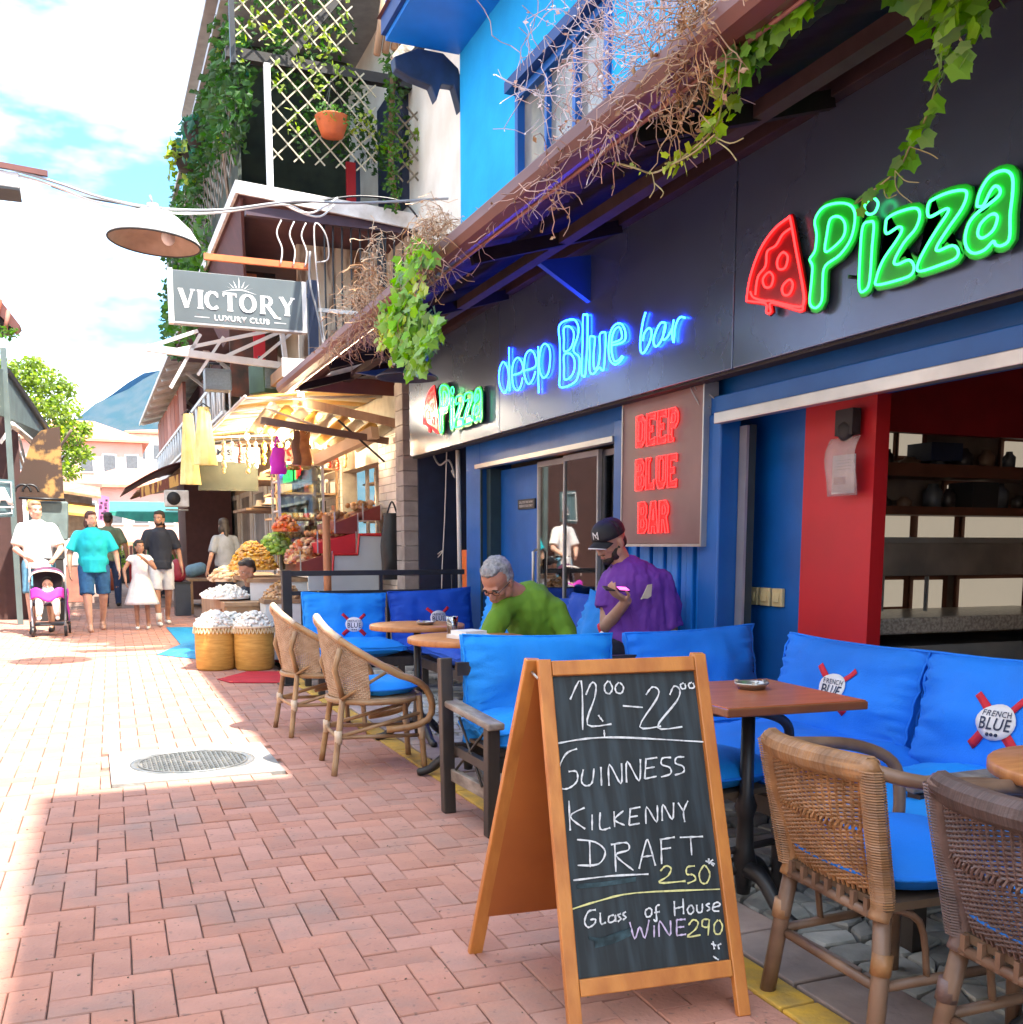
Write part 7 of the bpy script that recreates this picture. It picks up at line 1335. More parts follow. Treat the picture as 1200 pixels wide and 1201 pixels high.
def stand_person(name_lab, loc, rz, h, skin, top, bottom, hair, sex='m', stride=.12, arms=None, legs_cover='short', shoem=None, headturn=0., bulk=1., sleeve='short', hairlen=0, grp=None, sock=None, fine=.014):
    t = thing('person', name_lab, 'person', loc, R(rz)); u = h/1.75; b = bulk
    hipz, shz = .92*u, 1.43*u; HP = [V((-.09*u*b, 0, hipz)), V((.09*u*b, 0, hipz))]; SH = [V((-.165*u*b, .01, shz-.02*u)), V((.165*u*b, .01, shz-.02*u))]
    KN = [V((-.10*u*b, -stride*.55-.02, .50*u)), V((.10*u*b, stride*.25-.03, .51*u))]; AN = [V((-.10*u, -stride, .08*u)), V((.10*u, stride, .10*u))]
    arms = arms or (((-.27*u*b, .02, 1.13*u), (-.28*u*b, -.08, .88*u)), ((.27*u*b, .04, 1.13*u), (.29*u*b, -.06, .89*u)))
    hc = V((0, -.02, 1.635*u)); fd = V((sin(R(headturn)), -cos(R(headturn)), -.05)); HM = headM(hc, fd); hs = 1.0*u if h > 1.5 else 1.12*u
    s = MB(); head(s, HM, hs); cap_(s, V((0, .02, 1.44*u)), .058*u, V((0, 0, 1.56*u)), .052*u)
    chain(s, [(0, .01, 1.34*u), (0, .01, 1.12*u), (0, .01, .96*u)], [.10*u*b, .095*u*b, .11*u*b])
    for i in (0, 1):
        cap_(s, V((0, .01, 1.385*u)), .06*u, SH[i], .050*u)
        e, w_ = V(arms[i][0]), V(arms[i][1]); chain(s, [SH[i], e, w_], [.048*u*b, .038*u*b, .027*u]); dr = (w_-e).normalized(); hand(s, w_, dr+V((0, -.1, 0)), V((1 if i == 0 else -1, .1, .0)), u, .35, -1 if i == 0 else 1)
        chain(s, [HP[i], KN[i], AN[i]], [.082*u*b, .056*u*b, .036*u]); q = KN[i].lerp(AN[i], .3)+V((0, .02*u, 0)); s.ball(q, (.05*u, .052*u, .09*u), 12, 8); cap_(s, AN[i], .035*u, AN[i]+V((0, -.10*u, -.04*u)), .028*u)
    blob('body', s, skin, t, fine*.75, 3); face_bits(t, HM, hs)
    # hair
    s = MB(); B = lambda c, r: s.ball(HM @ (V(c)*hs), tuple(q*hs for q in r), 16, 10, HM.to_3x3())
    B((0, .024, .048), (.083, .092, .082)); B((0, -.035, .088), (.062, .045, .032)); B((0, .065, -.01), (.070, .045, .07))
    for sx in (-1, 1): B((sx*.068, .012, .03), (.018, .05, .04))
    if hairlen: B((-.07, .03, -.07), (.028, .05, .07)); B((.07, .03, -.07), (.028, .05, .07))
    if hairlen: B((0, .085, -.06), (.055, .04, .08)); B((.0, .09, -.13), (.04, .035, .09*hairlen))
    blob('hair', s, hair, t, .012*u, 2)
    if sex == 'beard':
        s = MB(); B = lambda c, r: s.ball(HM @ (V(c)*hs), tuple(q*hs for q in r), 14, 9, HM.to_3x3()); B((0, -.055, -.085), (.036, .034, .028)); B((-.045, -.02, -.06), (.022, .04, .04)); B((.045, -.02, -.06), (.022, .04, .04)); blob('beard', s, m_hair, t, .009, 2)
    # top
    s = MB(); g = .014*u
    if sex == 'f' and h > 1.5: s.ball((-.06*u, -.065*u, 1.25*u), (.10*u, .10*u, .12*u)); s.ball((.06*u, -.065*u, 1.25*u), (.10*u, .10*u, .12*u)); s.ball((0, .0, 1.02*u), (.19*u*b, .16*u*b, .14*u))
    def fr(a, ra, bb, rb): s.tube([a, bb], [ra, rb], 16)
    chain(s, [(0, .0, 1.37*u), (0, .01, 1.15*u), (0, .01, .96*u)], [.125*u*b+g, .12*u*b+g, .135*u*b+g], 20)
    for x in (-.05, .05): chain(s, [(x*u*b, 0.01, 1.33*u), (x*u*b, .01, 1.0*u)], [.115*u*b, .12*u*b])
    fr(V((0, .01, .98*u)), .165*u*b, V((0, .01, .86*u)), .175*u*b)
    for i in (0, 1):
        cap_(s, V((0, .01, 1.405*u)), .075*u, SH[i], .064*u); e, w_ = V(arms[i][0]), V(arms[i][1])
        if sleeve == 'short': q = SH[i].lerp(e, .82); fr(SH[i], .068*u, q, .072*u*b)
        elif sleeve == 'long': chain(s, [SH[i], e, w_], [.062*u, .052*u, .038*u])
        else: q = SH[i].lerp(e, .35); fr(SH[i], .06*u, q, .07*u)
    for v in range(len(s.v)):
        x, y, z = s.v[v]; s.v[v] = (x, y, z)
    o = blob('shirt' if legs_cover != 'dress' else 'dress_top', s, top, t, fine, 3); wrinkle(o, .010*u, 9/u)
    # bottom
    if legs_cover == 'dress':
        s = MB(); n_ = 36; s.grid(lambda a, v: V((cos(2*pi*a)*(.13+.19*v+.012*sin(a*2*pi*9)*v)*u*b, sin(2*pi*a)*(.11+.15*v)*u*b*(1+.04*sin(a*2*pi*9)*v), (1.12-.62*v)*u)), 54, 10)
        s.build('skirt', top, t, solid=.004)
    else:
        s = MB(); chain(s, [(0, .01, .98*u), (0, .01, .92*u)], [.135*u*b, .14*u*b])
        for i in (0, 1):
            if legs_cover == 'short': q = HP[i].lerp(KN[i], .92); s.tube([HP[i], q], [.10*u*b, .088*u*b], 16); s.ball(HP[i], .10*u*b, 14, 8)
            else: chain(s, [HP[i], KN[i], AN[i]], [.10*u*b, .072*u*b, .058*u])
        o = blob('shorts' if legs_cover == 'short' else 'trousers', s, bottom, t, fine, 3); wrinkle(o, .010*u, 10/u)
    for i in (0, 1):
        if sock: MB().tube([AN[i]+V((0, 0, .12*u)), AN[i]+V((0, 0, -.03*u))], [.046*u, .042*u], 12).build('sock', sock, t)
        shoe(t, (AN[i].x, AN[i].y, 0), (0, -1), shoem or m_white, u, zs=0 if i == 0 else .0)
    return t
m_wtee = mat('m_wtee', (.80, .78, .76), .8); m_jean = mat('m_jean', (.12, .30, .42), .85, (.08, .22, .34), 20); m_jeand = mat('m_jeand', (.03, .13, .30), .85, (.02, .09, .22), 20); m_turq = mat('m_turq', (.01, .55, .62), .8, (.01, .48, .55), 6); m_nvy = mat('m_nvy', (.012, .016, .03), .8); m_lts = mat('m_lts', (.62, .64, .68), .8, (.5, .52, .58), 12); m_olive = mat('m_olive', (.16, .20, .12), .85)
pw1 = stand_person('man in white t-shirt and light denim shorts pushing the stroller', (-.66, 15.6, 0), -4, 1.80, m_skinp, m_wtee, m_jean, mat('m_hairb', (.30, .20, .12), .6), arms=(((-.27, -.06, 1.15), (-.10, -.36, 1.04)), ((.30, -.08, 1.15), (.24, -.36, 1.03))), headturn=28, bulk=1.12, shoem=m_black, stride=.16)
pw2 = stand_person('woman in turquoise top and blue knee shorts walking beside the stroller', (.04, 15.75, 0), 3, 1.68, m_skinp, m_turq, m_jeand, mat('m_hairr', (.07, .02, .015), .5), 'f', stride=.22, headturn=22, bulk=1.18, hairlen=1.0, shoem=m_skinp)
MB().tube([(cos(a)*.10, -.02+sin(a)*.085, 1.385+.02*sin(a)) for a in [2*pi*k/20 for k in range(20)]], .014, 6, closed=True).build('white_collar', m_wtee, pw2)
pw3 = stand_person('girl in white dress eating beside the man in dark t-shirt', (.66, 15.7, 0), -4, 1.27, m_skin2, mat('m_dress', (.80, .79, .80), .8), None, m_hair, 'f', stride=.03, legs_cover='dress', headturn=25, sleeve='puff', arms=(((-.22, -.05, .86), (-.20, -.14, .70)), ((.20, -.12, .88), (.05, -.22, 1.02))), hairlen=.5, fine=.012)
pw4 = stand_person('bearded man in dark t-shirt and pale grey shorts holding the girl\'s side', (.99, 16.5, 0), 6, 1.72, m_skin2, m_nvy, m_lts, m_hair, 'beard', stride=.22, headturn=-32, bulk=1.04, sock=m_white)
pw5 = stand_person('man in grey-green shirt and dark jeans seen from behind down the lane', (.36, 21.7, 0), 170, 1.84, m_skin2, m_olive, mat('m_djean', (.015, .04, .12), .8), m_hair, stride=.08, legs_cover='long', shoem=m_black, bulk=1.05)
pw6 = stand_person('distant shopper in orange top under the teal canopy', (.15, 29, 0), 150, 1.72, m_skin2, m_orng, m_nvy, m_hair, stride=.1, legs_cover='long', shoem=m_black, fine=.02)
pw7 = stand_person('distant shopper in yellow top behind the dark t-shirt man', (1.55, 25, 0), 20, 1.72, m_skin2, m_peel, m_nvy, m_hair, stride=.1, legs_cover='long', shoem=m_black, fine=.02)
pw8 = stand_person('long haired woman in grey seen from behind by the white shop windows', (1.95, 16.6, 0), 200, 1.62, m_skin, mat('m_gtee', (.22, .24, .28), .8), m_nvy, m_hair, 'f', stride=.08, legs_cover='long', shoem=m_black, hairlen=2.2, fine=.016)
bp1 = thing('backpack', 'maroon backpack lying on top of the dark box', 'backpack', tuple(atG(215, 722)+V((-.06, .05, .70)))); s = MB(); cap_(s, V((0, 0, 0)), .14, V((0, 0, .16)), .12); blob('pack', s, mat('m_maroon', (.28, .01, .03), .6), bp1, .02, 3)
bp2 = thing('handbag', 'blue-grey bag heaped behind the dark box at the stall end', 'bag', tuple(atG(215, 722)+V((.30, .6, .75)))); s = MB(); cap_(s, V((-.08, 0, 0)), .12, V((.08, 0, .05)), .11); blob('bag_body', s, mat('m_bgb', (.12, .22, .30), .6), bp2, .02, 3)
tl = thing('bag_table', 'low table under the blue-grey bag at the stall end', 'table', tuple(atG(215, 722)+V((.45, .6, 0)))); MB().bb((-.3, -.3, .58), (.4, .4, .62)).build('tabletop', m_bwood, tl)
for a in (-.26, .36):
    for b in (-.26, .36): MB().bb((a-.02, b-.02, 0), (a+.02, b+.02, .58)).build('leg', m_bwood, tl)
# stroller with toddler
st = thing('stroller', 'pink and black stroller pushed by the man in white', 'stroller', (-.55, 15.05, 0))
m_pnk = mat('m_pnk', (.50, .03, .42), .7, (.42, .02, .34), 6); m_blkf = mat('m_blkf', (.03, .02, .03), .7)
for sx in (-1, 1):
    wl = MB().lathe([(.035, -.02), (.062, -.02), (.07, -.01), (.07, .01), (.062, .02), (.035, .02)], (sx*.2, -.15, .07), 16, Matrix.Rotation(pi/2, 3, 'Y')).build('wheel', m_black, st); MB().lathe([(0, -.015), (.036, -.015), (.036, .015), (0, .015)], (sx*.2, -.15, .07), 10, Matrix.Rotation(pi/2, 3, 'Y'), cap=False).build('hub', m_ewh, wl)
    wl = MB().lathe([(.045, -.015), (.08, -.015), (.088, 0), (.08, .015), (.045, .015)], (sx*.24, .35, .088), 16, Matrix.Rotation(pi/2, 3, 'Y')).build('wheel', m_black, st)
    MB().tube([(sx*.2, -.15, .10), (sx*.2, -.1, .22), (sx*.22, .2, .55), (sx*.22, .42, 1.02)], .014, 8).build('frame_tube', m_grey, st); MB().tube([(sx*.2, -.12, .2), (sx*.24, .35, .12)], .013, 8).build('frame_tube', m_black, st)
MB().tube([(-.22, .42, 1.02), (.22, .42, 1.02)], .016, 8).build('handle', m_black, st)
MB().bb((-.18, -.12, .14), (.18, .28, .17)).build('basket', m_black, st, bevel=.02)
MB().prism([(-.19, -.08, .40), (.19, -.08, .40), (.19, .10, .42), (-.19, .10, .42)], (0, 0, .05)).build('seat', m_blkf, st, bevel=.01)
MB().prism([(-.18, .10, .42), (.18, .10, .42), (.18, .26, .86), (-.18, .26, .86)], (0, .04, 0)).build('seat_back', m_blkf, st, bevel=.01)
MB().grid(lambda u_, v: V((.215*cos(pi*u_)*(1-.05*v), .24-.30*sin(pi*u_*1.0)*0-.28*v*sin(pi*u_)**.5 if True else 0, .72+.20*sin(pi*u_)**.6*(1-.25*v*v))), 18, 8).build('hood', mat('m_hood', (.10, .02, .07), .7), st, solid=.006)
MB().tube([(.215*cos(pi*k/14), -.04, .72+.15*sin(pi*k/14)**.6) for k in range(15)], .012, 6).build('hood_rim', m_wht, st)
MB().grid(lambda u_, v: V(((u_-.5)*.40, -.10-.06*sin(u_*pi)-.04*v, .62-.13*v+.03*sin(u_*9))), 14, 5).build('blanket', m_pnk, st, solid=.01)
MB().grid(lambda u_, v: V((.235+.01*sin(v*9), -.05+.35*u_, .62-.42*v*(1-.2*u_))), 8, 6).build('side_cloth', m_pnk, st, solid=.012)
td = thing('person', 'toddler in white trousers sitting in the pink stroller', 'person', (-.55, 15.05, 0)); s = MB(); HM = headM((0, .12, .68), (0, -1, -.1)); head(s, HM, .82); chain(s, [(0, .12, .60), (0, .06, .48)], [.07, .085]); 
for sx in (-1, 1): chain(s, [(sx*.10, .10, .58), (sx*.14, .0, .50), (sx*.10, -.08, .50)], [.035, .028, .022]); hand(s, (sx*.10, -.08, .50), (0, -1, 0), (0, 0, -1), .55, .4, sx); chain(s, [(sx*.07, .04, .46), (sx*.10, -.14, .46), (sx*.11, -.18, .27)], [.055, .045, .03])
blob('body', s, m_skinp, td, .010, 3); face_bits(td, HM, .82)
s = MB(); s.ball(HM @ V((0, .02, .04)), (.07, .076, .068), 14, 9, HM.to_3x3()); blob('hair', s, m_hair, td, .01, 2)
s = MB(); chain(s, [(0, .12, .60), (0, .07, .50)], [.082, .098]); blob('shirt', s, m_wtee, td, .012, 3)
s = MB()
for sx in (-1, 1): chain(s, [(sx*.07, .04, .46), (sx*.10, -.15, .465), (sx*.11, -.185, .32)], [.065, .056, .044])
blob('trousers', s, m_wtee, td, .012, 3)
for sx in (-1, 1): s = MB(); cap_(s, V((sx*.11, -.18, .25)), .03, V((sx*.115, -.25, .245)), .026); blob('shoe', s, m_white, td, .01, 2)
# vendor seated behind the stall
vd = thing('person', 'vendor with short dark hair and black t-shirt sitting behind the stall', 'person', tuple(atG(285, 690, .0).xy)+(0,)) if False else None
c = atY(284, 672, 11.4); vd = thing('person', 'vendor with short dark hair and black t-shirt sitting behind the stall', 'person', (c.x+.05, 11.4, 0)); zh = c.z+.03
s = MB(); HM = headM((0, -.02, zh), (-.85, -.45, -.35)); head(s, HM, 1.0); cap_(s, V((.04, .02, zh-.20)), .055, V((.01, 0, zh-.08)), .052); chain(s, [(.06, .05, zh-.30), (.08, .08, zh-.55)], [.13, .14])
for e, w_, sh_ in (((-.16, -.12, zh-.48), (-.30, -.28, zh-.42), (-.12, .0, zh-.27)), ((.16, -.12, zh-.50), (-.06, -.32, zh-.44), (.22, .05, zh-.27))): chain(s, [V(sh_), V(e), V(w_)], [.05, .04, .028]); hand(s, w_, V(w_)-V(e), (0, 0, -1), 1, .7, 1)
chain(s, [(.0, .05, .52), (-.12, -.28, .5), (-.12, -.26, .08)], [.09, .065, .04]); chain(s, [(.16, .05, .52), (.1, -.28, .5), (.1, -.26, .08)], [.09, .065, .04]); blob('body', s, m_skin2, vd, .011, 3); face_bits(vd, HM)
s = MB(); B = lambda c, r: s.ball(HM @ V(c), r, 16, 10, HM.to_3x3()); B((0, .026, .05), (.083, .09, .08)); B((0, .06, -.0), (.07, .045, .06)); B((0, -.03, .09), (.06, .045, .03)); blob('hair', s, m_hair, vd, .011, 2)
s = MB(); chain(s, [(.05, .05, zh-.30), (.08, .08, zh-.6)], [.155, .165]); cap_(s, V((-.12, 0, zh-.27)), .065, V((.22, .05, zh-.27)), .065); s.tube([(-.12, 0, zh-.27), (-.155, -.10, zh-.44)], [.065, .06], 14); s.tube([(.22, .05, zh-.27), (.17, -.10, zh-.46)], [.065, .06], 14); o = blob('shirt', s, m_nvy, vd, .014, 3); wrinkle(o, .01, 9)
s = MB(); chain(s, [(.08, .08, .56), (.0, .05, .52), (-.12, -.26, .5), (-.12, -.25, .12)], [.14, .11, .085, .06]); chain(s, [(.16, .05, .52), (.1, -.26, .5), (.1, -.25, .12)], [.11, .085, .06]); blob('trousers', s, m_nvy, vd, .018, 3)
sl = thing('stool', 'low wooden stool under the seated vendor', 'stool', (c.x+.13, 11.5, 0)); MB().bb((-.17, -.17, .36), (.17, .17, .40)).build('seat', m_bwood, sl)
for a in (-1, 1):
    for b in (-1, 1): MB().bb((a*.14-.02, b*.14-.02, 0), (a*.14+.02, b*.14+.02, .36)).build('leg', m_bwood, sl)
# ------------------------------------------------------------------ man in purple with cap, looking at his phone
pm = thing('person', 'man in purple t-shirt and black cap looking at his phone behind the sofa', 'person', (2.86, 5.22, 0))
Lr = lambda x, y, z: V((x, y, z))          # local: +x right of picture (toward facade), -y toward viewer
fd = V((-.86, -.30, -.42)); HM = headM((-.09, .06, 1.225), fd, (0, 0, 1)); 
s = MB(); head(s, HM, 1.02, nose=1.15); chain(s, [(.015, .05, 1.05), (-.045, .055, 1.16)], [.060, .056])
chain(s, [(.04, .03, .97), (.06, .02, .80), (.08, .02, .62)], [.10, .105, .12])
ShR, ElR, WrR = V((-.135, -.02, 1.01)), V((-.155, -.06, .73)), V((-.165, -.24, .935))
ShR, ElR, WrR = V((-.065, .10, 1.005)), V((-.11, .05, .74)), V((-.095, -.16, .895))
ShL, ElL, WrL = V((.195, -.05, 1.0)), V((.235, -.09, .72)), V((.205, -.16, .49))
chain(s, [ShR, ElR, WrR], [.052, .042, .029]); chain(s, [ShL, ElL, WrL], [.054, .043, .030]); cap_(s, V((.02, .04, 1.02)), .055, ShR, .045); cap_(s, V((.02, .04, 1.02)), .055, ShL, .045)
hd = (V((-.11, -.02, .10))).normalized(); hand(s, WrR, V((-.85, -.15, .42)), V((.1, .1, 1)), 1.0, .55, -1); hand(s, WrL, V((-.1, -.3, -.9)), V((-.8, .2, 0)), 1.0, .4, 1)
chain(s, [(.0, .04, .56), (-.28, -.12, .54), (-.27, -.2, .10)], [.095, .068, .045]); chain(s, [(.16, .0, .56), (-.06, -.30, .54), (-.05, -.36, .10)], [.095, .068, .045]); blob('body', s, m_skin, pm, .0065, 3); face_bits(pm, HM, 1.02)
s = MB(); B = lambda c, r: s.ball(HM @ V(c), r, 16, 10, HM.to_3x3()); B((0, -.058, -.088), (.036, .036, .030)); B((-.046, -.022, -.062), (.024, .042, .042)); B((.046, -.022, -.062), (.024, .042, .042)); B((0, -.088, -.047), (.026, .008, .006)); B((-.062, .002, -.03), (.012, .014, .034)); B((.062, .002, -.03), (.012, .014, .034)); B((0, .055, -.02), (.068, .045, .055)); blob('beard_and_hair', s, m_hair, pm, .006, 3)
cp = thing('cap', 'black baseball cap with white badge and pale brim on the man in purple', 'cap', (2.86, 5.22, 0)); m_capm = mat('m_capm', (.012, .013, .018), .75, bump=.2, bscale=90)
s = MB(); s.grid(lambda u_, v: HM @ V((.089*cos(2*pi*u_)*sin(v*pi/2)**.8, .004+.104*sin(2*pi*u_)*sin(v*pi/2)**.8, .035+.092*cos(v*pi/2)**.75)), 28, 10); s.build('crown', m_capm, cp, solid=.003)
br = MB().grid(lambda u_, v: HM @ V(((u_-.5)*.15*(1-.18*v*v), -.082-.078*v*(1-(2*u_-1)**2*.35)-(-.03*(2*u_-1)**2), .040-.012*v-.030*(2*u_-1)**2)), 14, 6); br.build('brim', m_capm, cp, solid=.004)
MB().tube([HM @ V(((u_-.5)*.15*(.82), -.082-.080*(1-(2*u_-1)**2*.35)+.03*(2*u_-1)**2, .028-.030*(2*u_-1)**2)) for u_ in [k/12 for k in range(13)]], .0042, 6).build('brim_edge', m_ewh, cp)
MB().ball(HM @ V((0, 0, .127)), .007, 8, 5).build('button', m_capm, cp)
for pts in ([(-.018, .055), (-.018, .092)], [(-.018, .092), (.018, .055)], [(.018, .055), (.018, .092)], [(-.018, .095), (0, .075)], [(.02, .097), (0, .075)], [(0, .075), (0, .050)]):
    MB().tube([HM @ V((x, -.1005+.35*(z-.035)*(z-.035)*9*.6, z)) for x, z in pts], .0026, 5).build('badge_stroke', m_ewh, cp)
m_purt = mat('m_purple_tee', (.16, .04, .36), .8, (.13, .03, .30), 4)
s = MB(); chain(s, [(.03, .04, 1.0), (.055, .02, .82), (.07, .02, .66)], [.145, .147, .155], 22)
for x in (-.04, .09): chain(s, [(.03+x, .03-x*.4, .97), (.05+x, .02-x*.4, .68)], [.125, .13], 18)
s.tube([(.07, .02, .70), (.08, .02, .60)], [.172, .178], 24); cap_(s, V((.02, .045, 1.035)), .073, ShR+V((0, 0, 0)), .064); cap_(s, V((.02, .045, 1.035)), .073, ShL, .066); s.tube([ShR, ShR.lerp(ElR, .62)], [.066, .074], 16); s.tube([ShL, ShL.lerp(ElL, .98)+V((.004, 0, 0))], [.066, .075], 16); s.tube([(.0, .05, 1.02), (-.012, .052, 1.085)], [.085, .066], 18)
o = blob('t_shirt', s, m_purt, pm, .0085, 3); wrinkle(o, .022, 8, (1.3, 1.3, .5)); wrinkle(o, .007, 26, (1, 1, .6))
MB().tube([V((-.012+cos(a)*.072, .045+sin(a)*.066, 1.062+.018*sin(a)-.012*cos(a))) for a in [2*pi*k/20 for k in range(20)]], .008, 6, closed=True).build('collar', mat('m_purcol', (.07, .02, .15), .8), pm)
# print on the chest
ray_c = atX(0, 0, 1); P4 = []
s = MB(); q = [(752, 703), (756, 695), (760, 686), (765, 685), (764, 699), (760, 702), (755, 702)]
P4 = [atY(x, y, 5.035)-V((2.86, 5.22, 0)) for x, y in q]; s.prism(P4, (0, .006, 0)); pr_ = s.build('chest_print', mat('m_prt', (.72, .62, .48), .8), pm)
s = MB(); s.tube(smooth([ShR+V((-.0, -.06, -.05)), V((-.05, -.12, .85)), V((-.03, -.14, .70)), V((-.01, -.15, .64))], 4), .0035, 5); s.build('earphone_cord', m_purt, pm)
s = MB(); chain(s, [(.08, .02, .62), (.0, .04, .57), (-.28, -.12, .55), (-.27, -.2, .12)], [.15, .125, .09, .065]); chain(s, [(.16, .0, .57), (-.06, -.30, .55), (-.05, -.36, .12)], [.125, .09, .065]); o = blob('trousers', s, m_nvy, pm, .014, 3); wrinkle(o, .012, 9)
for p in ((-.27, -.2), (-.05, -.36)): shoe(pm, p, (-.4, -1), m_black)
hp = WrR+V((-.85, -.15, .42)).normalized()*.085
ph = thing('mobile_phone', 'black phone with a magenta case end made to glow held by the man in purple', 'phone', tuple(V((2.86, 5.22, 0))+hp+V((.0, .0, .030)))); ph.rotation_euler = (R(14), R(4), R(-8)); MB().box((0, 0, 0), (.145, .072, .009)).build('phone_body', m_black, ph, bevel=.003); MB().box((.040, 0, .0055), (.055, .060, .001)).build('screen', lum('m_case_glow', (1., .10, .55), 1.2), ph)  # the screen piece stands for the magenta case end, with a glow added
# ------------------------------------------------------------------ older man in green
gm_ = thing('person', 'grey haired man in glasses and green long sleeved shirt bending over the table', 'person', (2.12, 5.25, 0))
fd = V((-.60, -.48, -.70)); HM = headM((-.07, -.03, 1.005), fd, (0, 0, 1))
s = MB(); head(s, HM, 1.03, nose=1.2); chain(s, [(.10, .03, .915), (.0, .0, .965)], [.064, .058]); chain(s, [(.17, .05, .84), (.26, .10, .66), (.30, .14, .54)], [.10, .115, .13])
ShR, ElR, WrR = V((-.03, -.02, .86)), V((-.16, -.10, .66)), V((-.28, -.20, .72)); ShL, ElL, WrL = V((.27, -.05, .84)), V((.33, -.16, .62)), V((.12, -.24, .68))
chain(s, [ShR, ElR, WrR], [.055, .045, .03]); chain(s, [ShL, ElL, WrL], [.055, .045, .03]); hand(s, WrR, WrR-ElR, (0, 0, -1), 1, .5, 1); hand(s, WrL, WrL-ElL, (0, 0, -1), 1, .5, -1); cap_(s, V((.14, .02, .87)), .055, ShR, .045); cap_(s, V((.14, .02, .87)), .055, ShL, .045)
chain(s, [(.24, .10, .53), (-.06, -.04, .52), (-.08, -.1, .1)], [.10, .07, .045]); chain(s, [(.36, .05, .53), (.14, -.2, .52), (.12, -.26, .1)], [.10, .07, .045]); blob('body', s, mat('m_skin3', (.46, .22, .15), .5, (.40, .18, .12), 20, subs=.1), gm_, .0065, 3); face_bits(gm_, HM, 1.03)
s = MB(); B = lambda c, r: s.ball(HM @ (V(c)*1.03), r, 18, 12, HM.to_3x3()); B((0, .034, .050), (.083, .090, .080)); B((0, .062, .0), (.074, .048, .062)); B((-.070, .02, .01), (.016, .038, .042)); B((.070, .02, .01), (.016, .038, .042)); B((0, -.02, .10), (.058, .05, .026)); o = blob('grey_hair', s, m_ghair, gm_, .0075, 2); wrinkle(o, .010, 45, (1, 1, 1))
gl_ = MB()
for sx in (-1, 1): gl_.tube([HM @ V((sx*.032+.021*cos(a), -.094, .002+.016*sin(a))) for a in [2*pi*k/14 for k in range(14)]], .0018, 5, closed=True); gl_.tube([HM @ V((sx*.053, -.092, .005)), HM @ V((sx*.080, -.03, .008)), HM @ V((sx*.083, .02, .0))], .002, 5)
gl_.tube([HM @ V((-.011, -.095, .004)), HM @ V((.011, -.095, .004))], .002, 5); gl_.build('glasses', m_black, gm_)
m_grn = mat('m_grn', (.13, .27, .015), .85, (.10, .22, .012), 4)
s = MB(); chain(s, [(.16, .04, .85), (.26, .10, .66), (.30, .14, .56)], [.15, .16, .17], 22); cap_(s, V((.13, .03, .885)), .082, ShR, .072); cap_(s, V((.13, .03, .885)), .082, ShL, .072); chain(s, [ShR, ElR, WrR], [.068, .060, .040]); chain(s, [ShL, ElL, WrL], [.070, .062, .042]); s.tube([(.12, .03, .89), (.065, .015, .935)], [.09, .070], 18)
o = blob('shirt', s, m_grn, gm_, .0085, 3); wrinkle(o, .024, 7, (1.2, 1.2, .8)); wrinkle(o, .004, 18, (1, 1, .7))
s = MB(); chain(s, [(.30, .12, .54), (.24, .10, .54), (-.06, -.04, .53), (-.08, -.1, .12)], [.155, .12, .09, .065]); chain(s, [(.36, .05, .54), (.14, -.2, .53), (.12, -.26, .12)], [.12, .09, .065]); blob('trousers', s, m_nvy, gm_, .014, 3)
for p in ((-.08, -.1), (.12, -.26)): shoe(gm_, p, (-.4, -1), m_black)
wch = thing('dining_chair', 'dark chair under the man in green, hidden by the sofa', 'chair', (2.42, 5.38, 0)); MB().bb((-.2, -.2, .40), (.2, .2, .43)).build('seat', m_blk, wch)
for a in (-1, 1):
    for b in (-1, 1): MB().bb((a*.18-.015, b*.18-.015, 0), (a*.18+.015, b*.18+.015, .40)).build('leg', m_blk, wch)
# ================================================================== vines on the bar eave
def vine(root, pts, r, m): o = MB().tube(smooth(pts, 4), r, 5).build('stem', m, root); return o
m_vst = mat('m_vst', (.40, .36, .16), .7, (.3, .25, .12), 20)
def broad_leaf(mb, p, s, d, n_):   # five pointed leaf as fan
    d = V(d).normalized(); n_ = V(n_); n_ = (n_-d*n_.dot(d)).normalized(); sx = d.cross(n_); P = [V(p)]
    for a, r_ in ((-150, .30), (-115, .60), (-88, .56), (-55, .84), (-30, .68), (0, 1.0), (30, .68), (55, .84), (88, .56), (115, .60), (150, .30)):
        P.append(V(p)+(d*(cos(R(a))*r_+.18)+sx*sin(R(a))*r_*.85)*s+n_*(-.12*s*abs(sin(R(a)))*r_))
    mb.add(P, [(0, i, i+1) for i in range(1, 11)])
rv = random.Random(21)
def leaf_vine(lab, path, plane_X, ls, m, nper=2, spread=.03, sub=3, jit=.05):
    P = [atX(x, y, plane_X+rv.uniform(-jit, jit)) for x, y in path]; t = thing('vine', lab, 'vine', tuple(P[0])); S = smooth(P, sub); vine(t, [p-P[0] for p in P], .0035, m_vst); s = MB()
    for i, p in enumerate(S):
        for _ in range(nper): q = p-P[0]+V((rv.uniform(-spread, spread), rv.uniform(-spread, spread), rv.uniform(-spread, spread))); broad_leaf(s, q, ls*rv.uniform(.6, 1.25)*(1-.3*i/len(S)), (rv.uniform(-.5, .5), rv.uniform(-.7, .7), rv.uniform(-1, .2)), (-1, rv.uniform(-.9, .5), rv.uniform(-.2, .9)))
    s.build('leaves', m, t); return t, S, P[0]
m_vl = leafm('m_vl', (.26, .52, .05), (.14, .38, .03)); m_vly = leafm('m_vly', (.48, .62, .03), (.28, .46, .03))
t, S, P0 = leaf_vine('long green leaf vine hanging from the eave down to the big pizza sign', [(1085, -20), (1110, 30), (1103, 70), (1098, 100), (1085, 140), (1068, 170), (1056, 195), (1035, 215), (1005, 238)], 2.45, .050, m_vl, 2, .018)
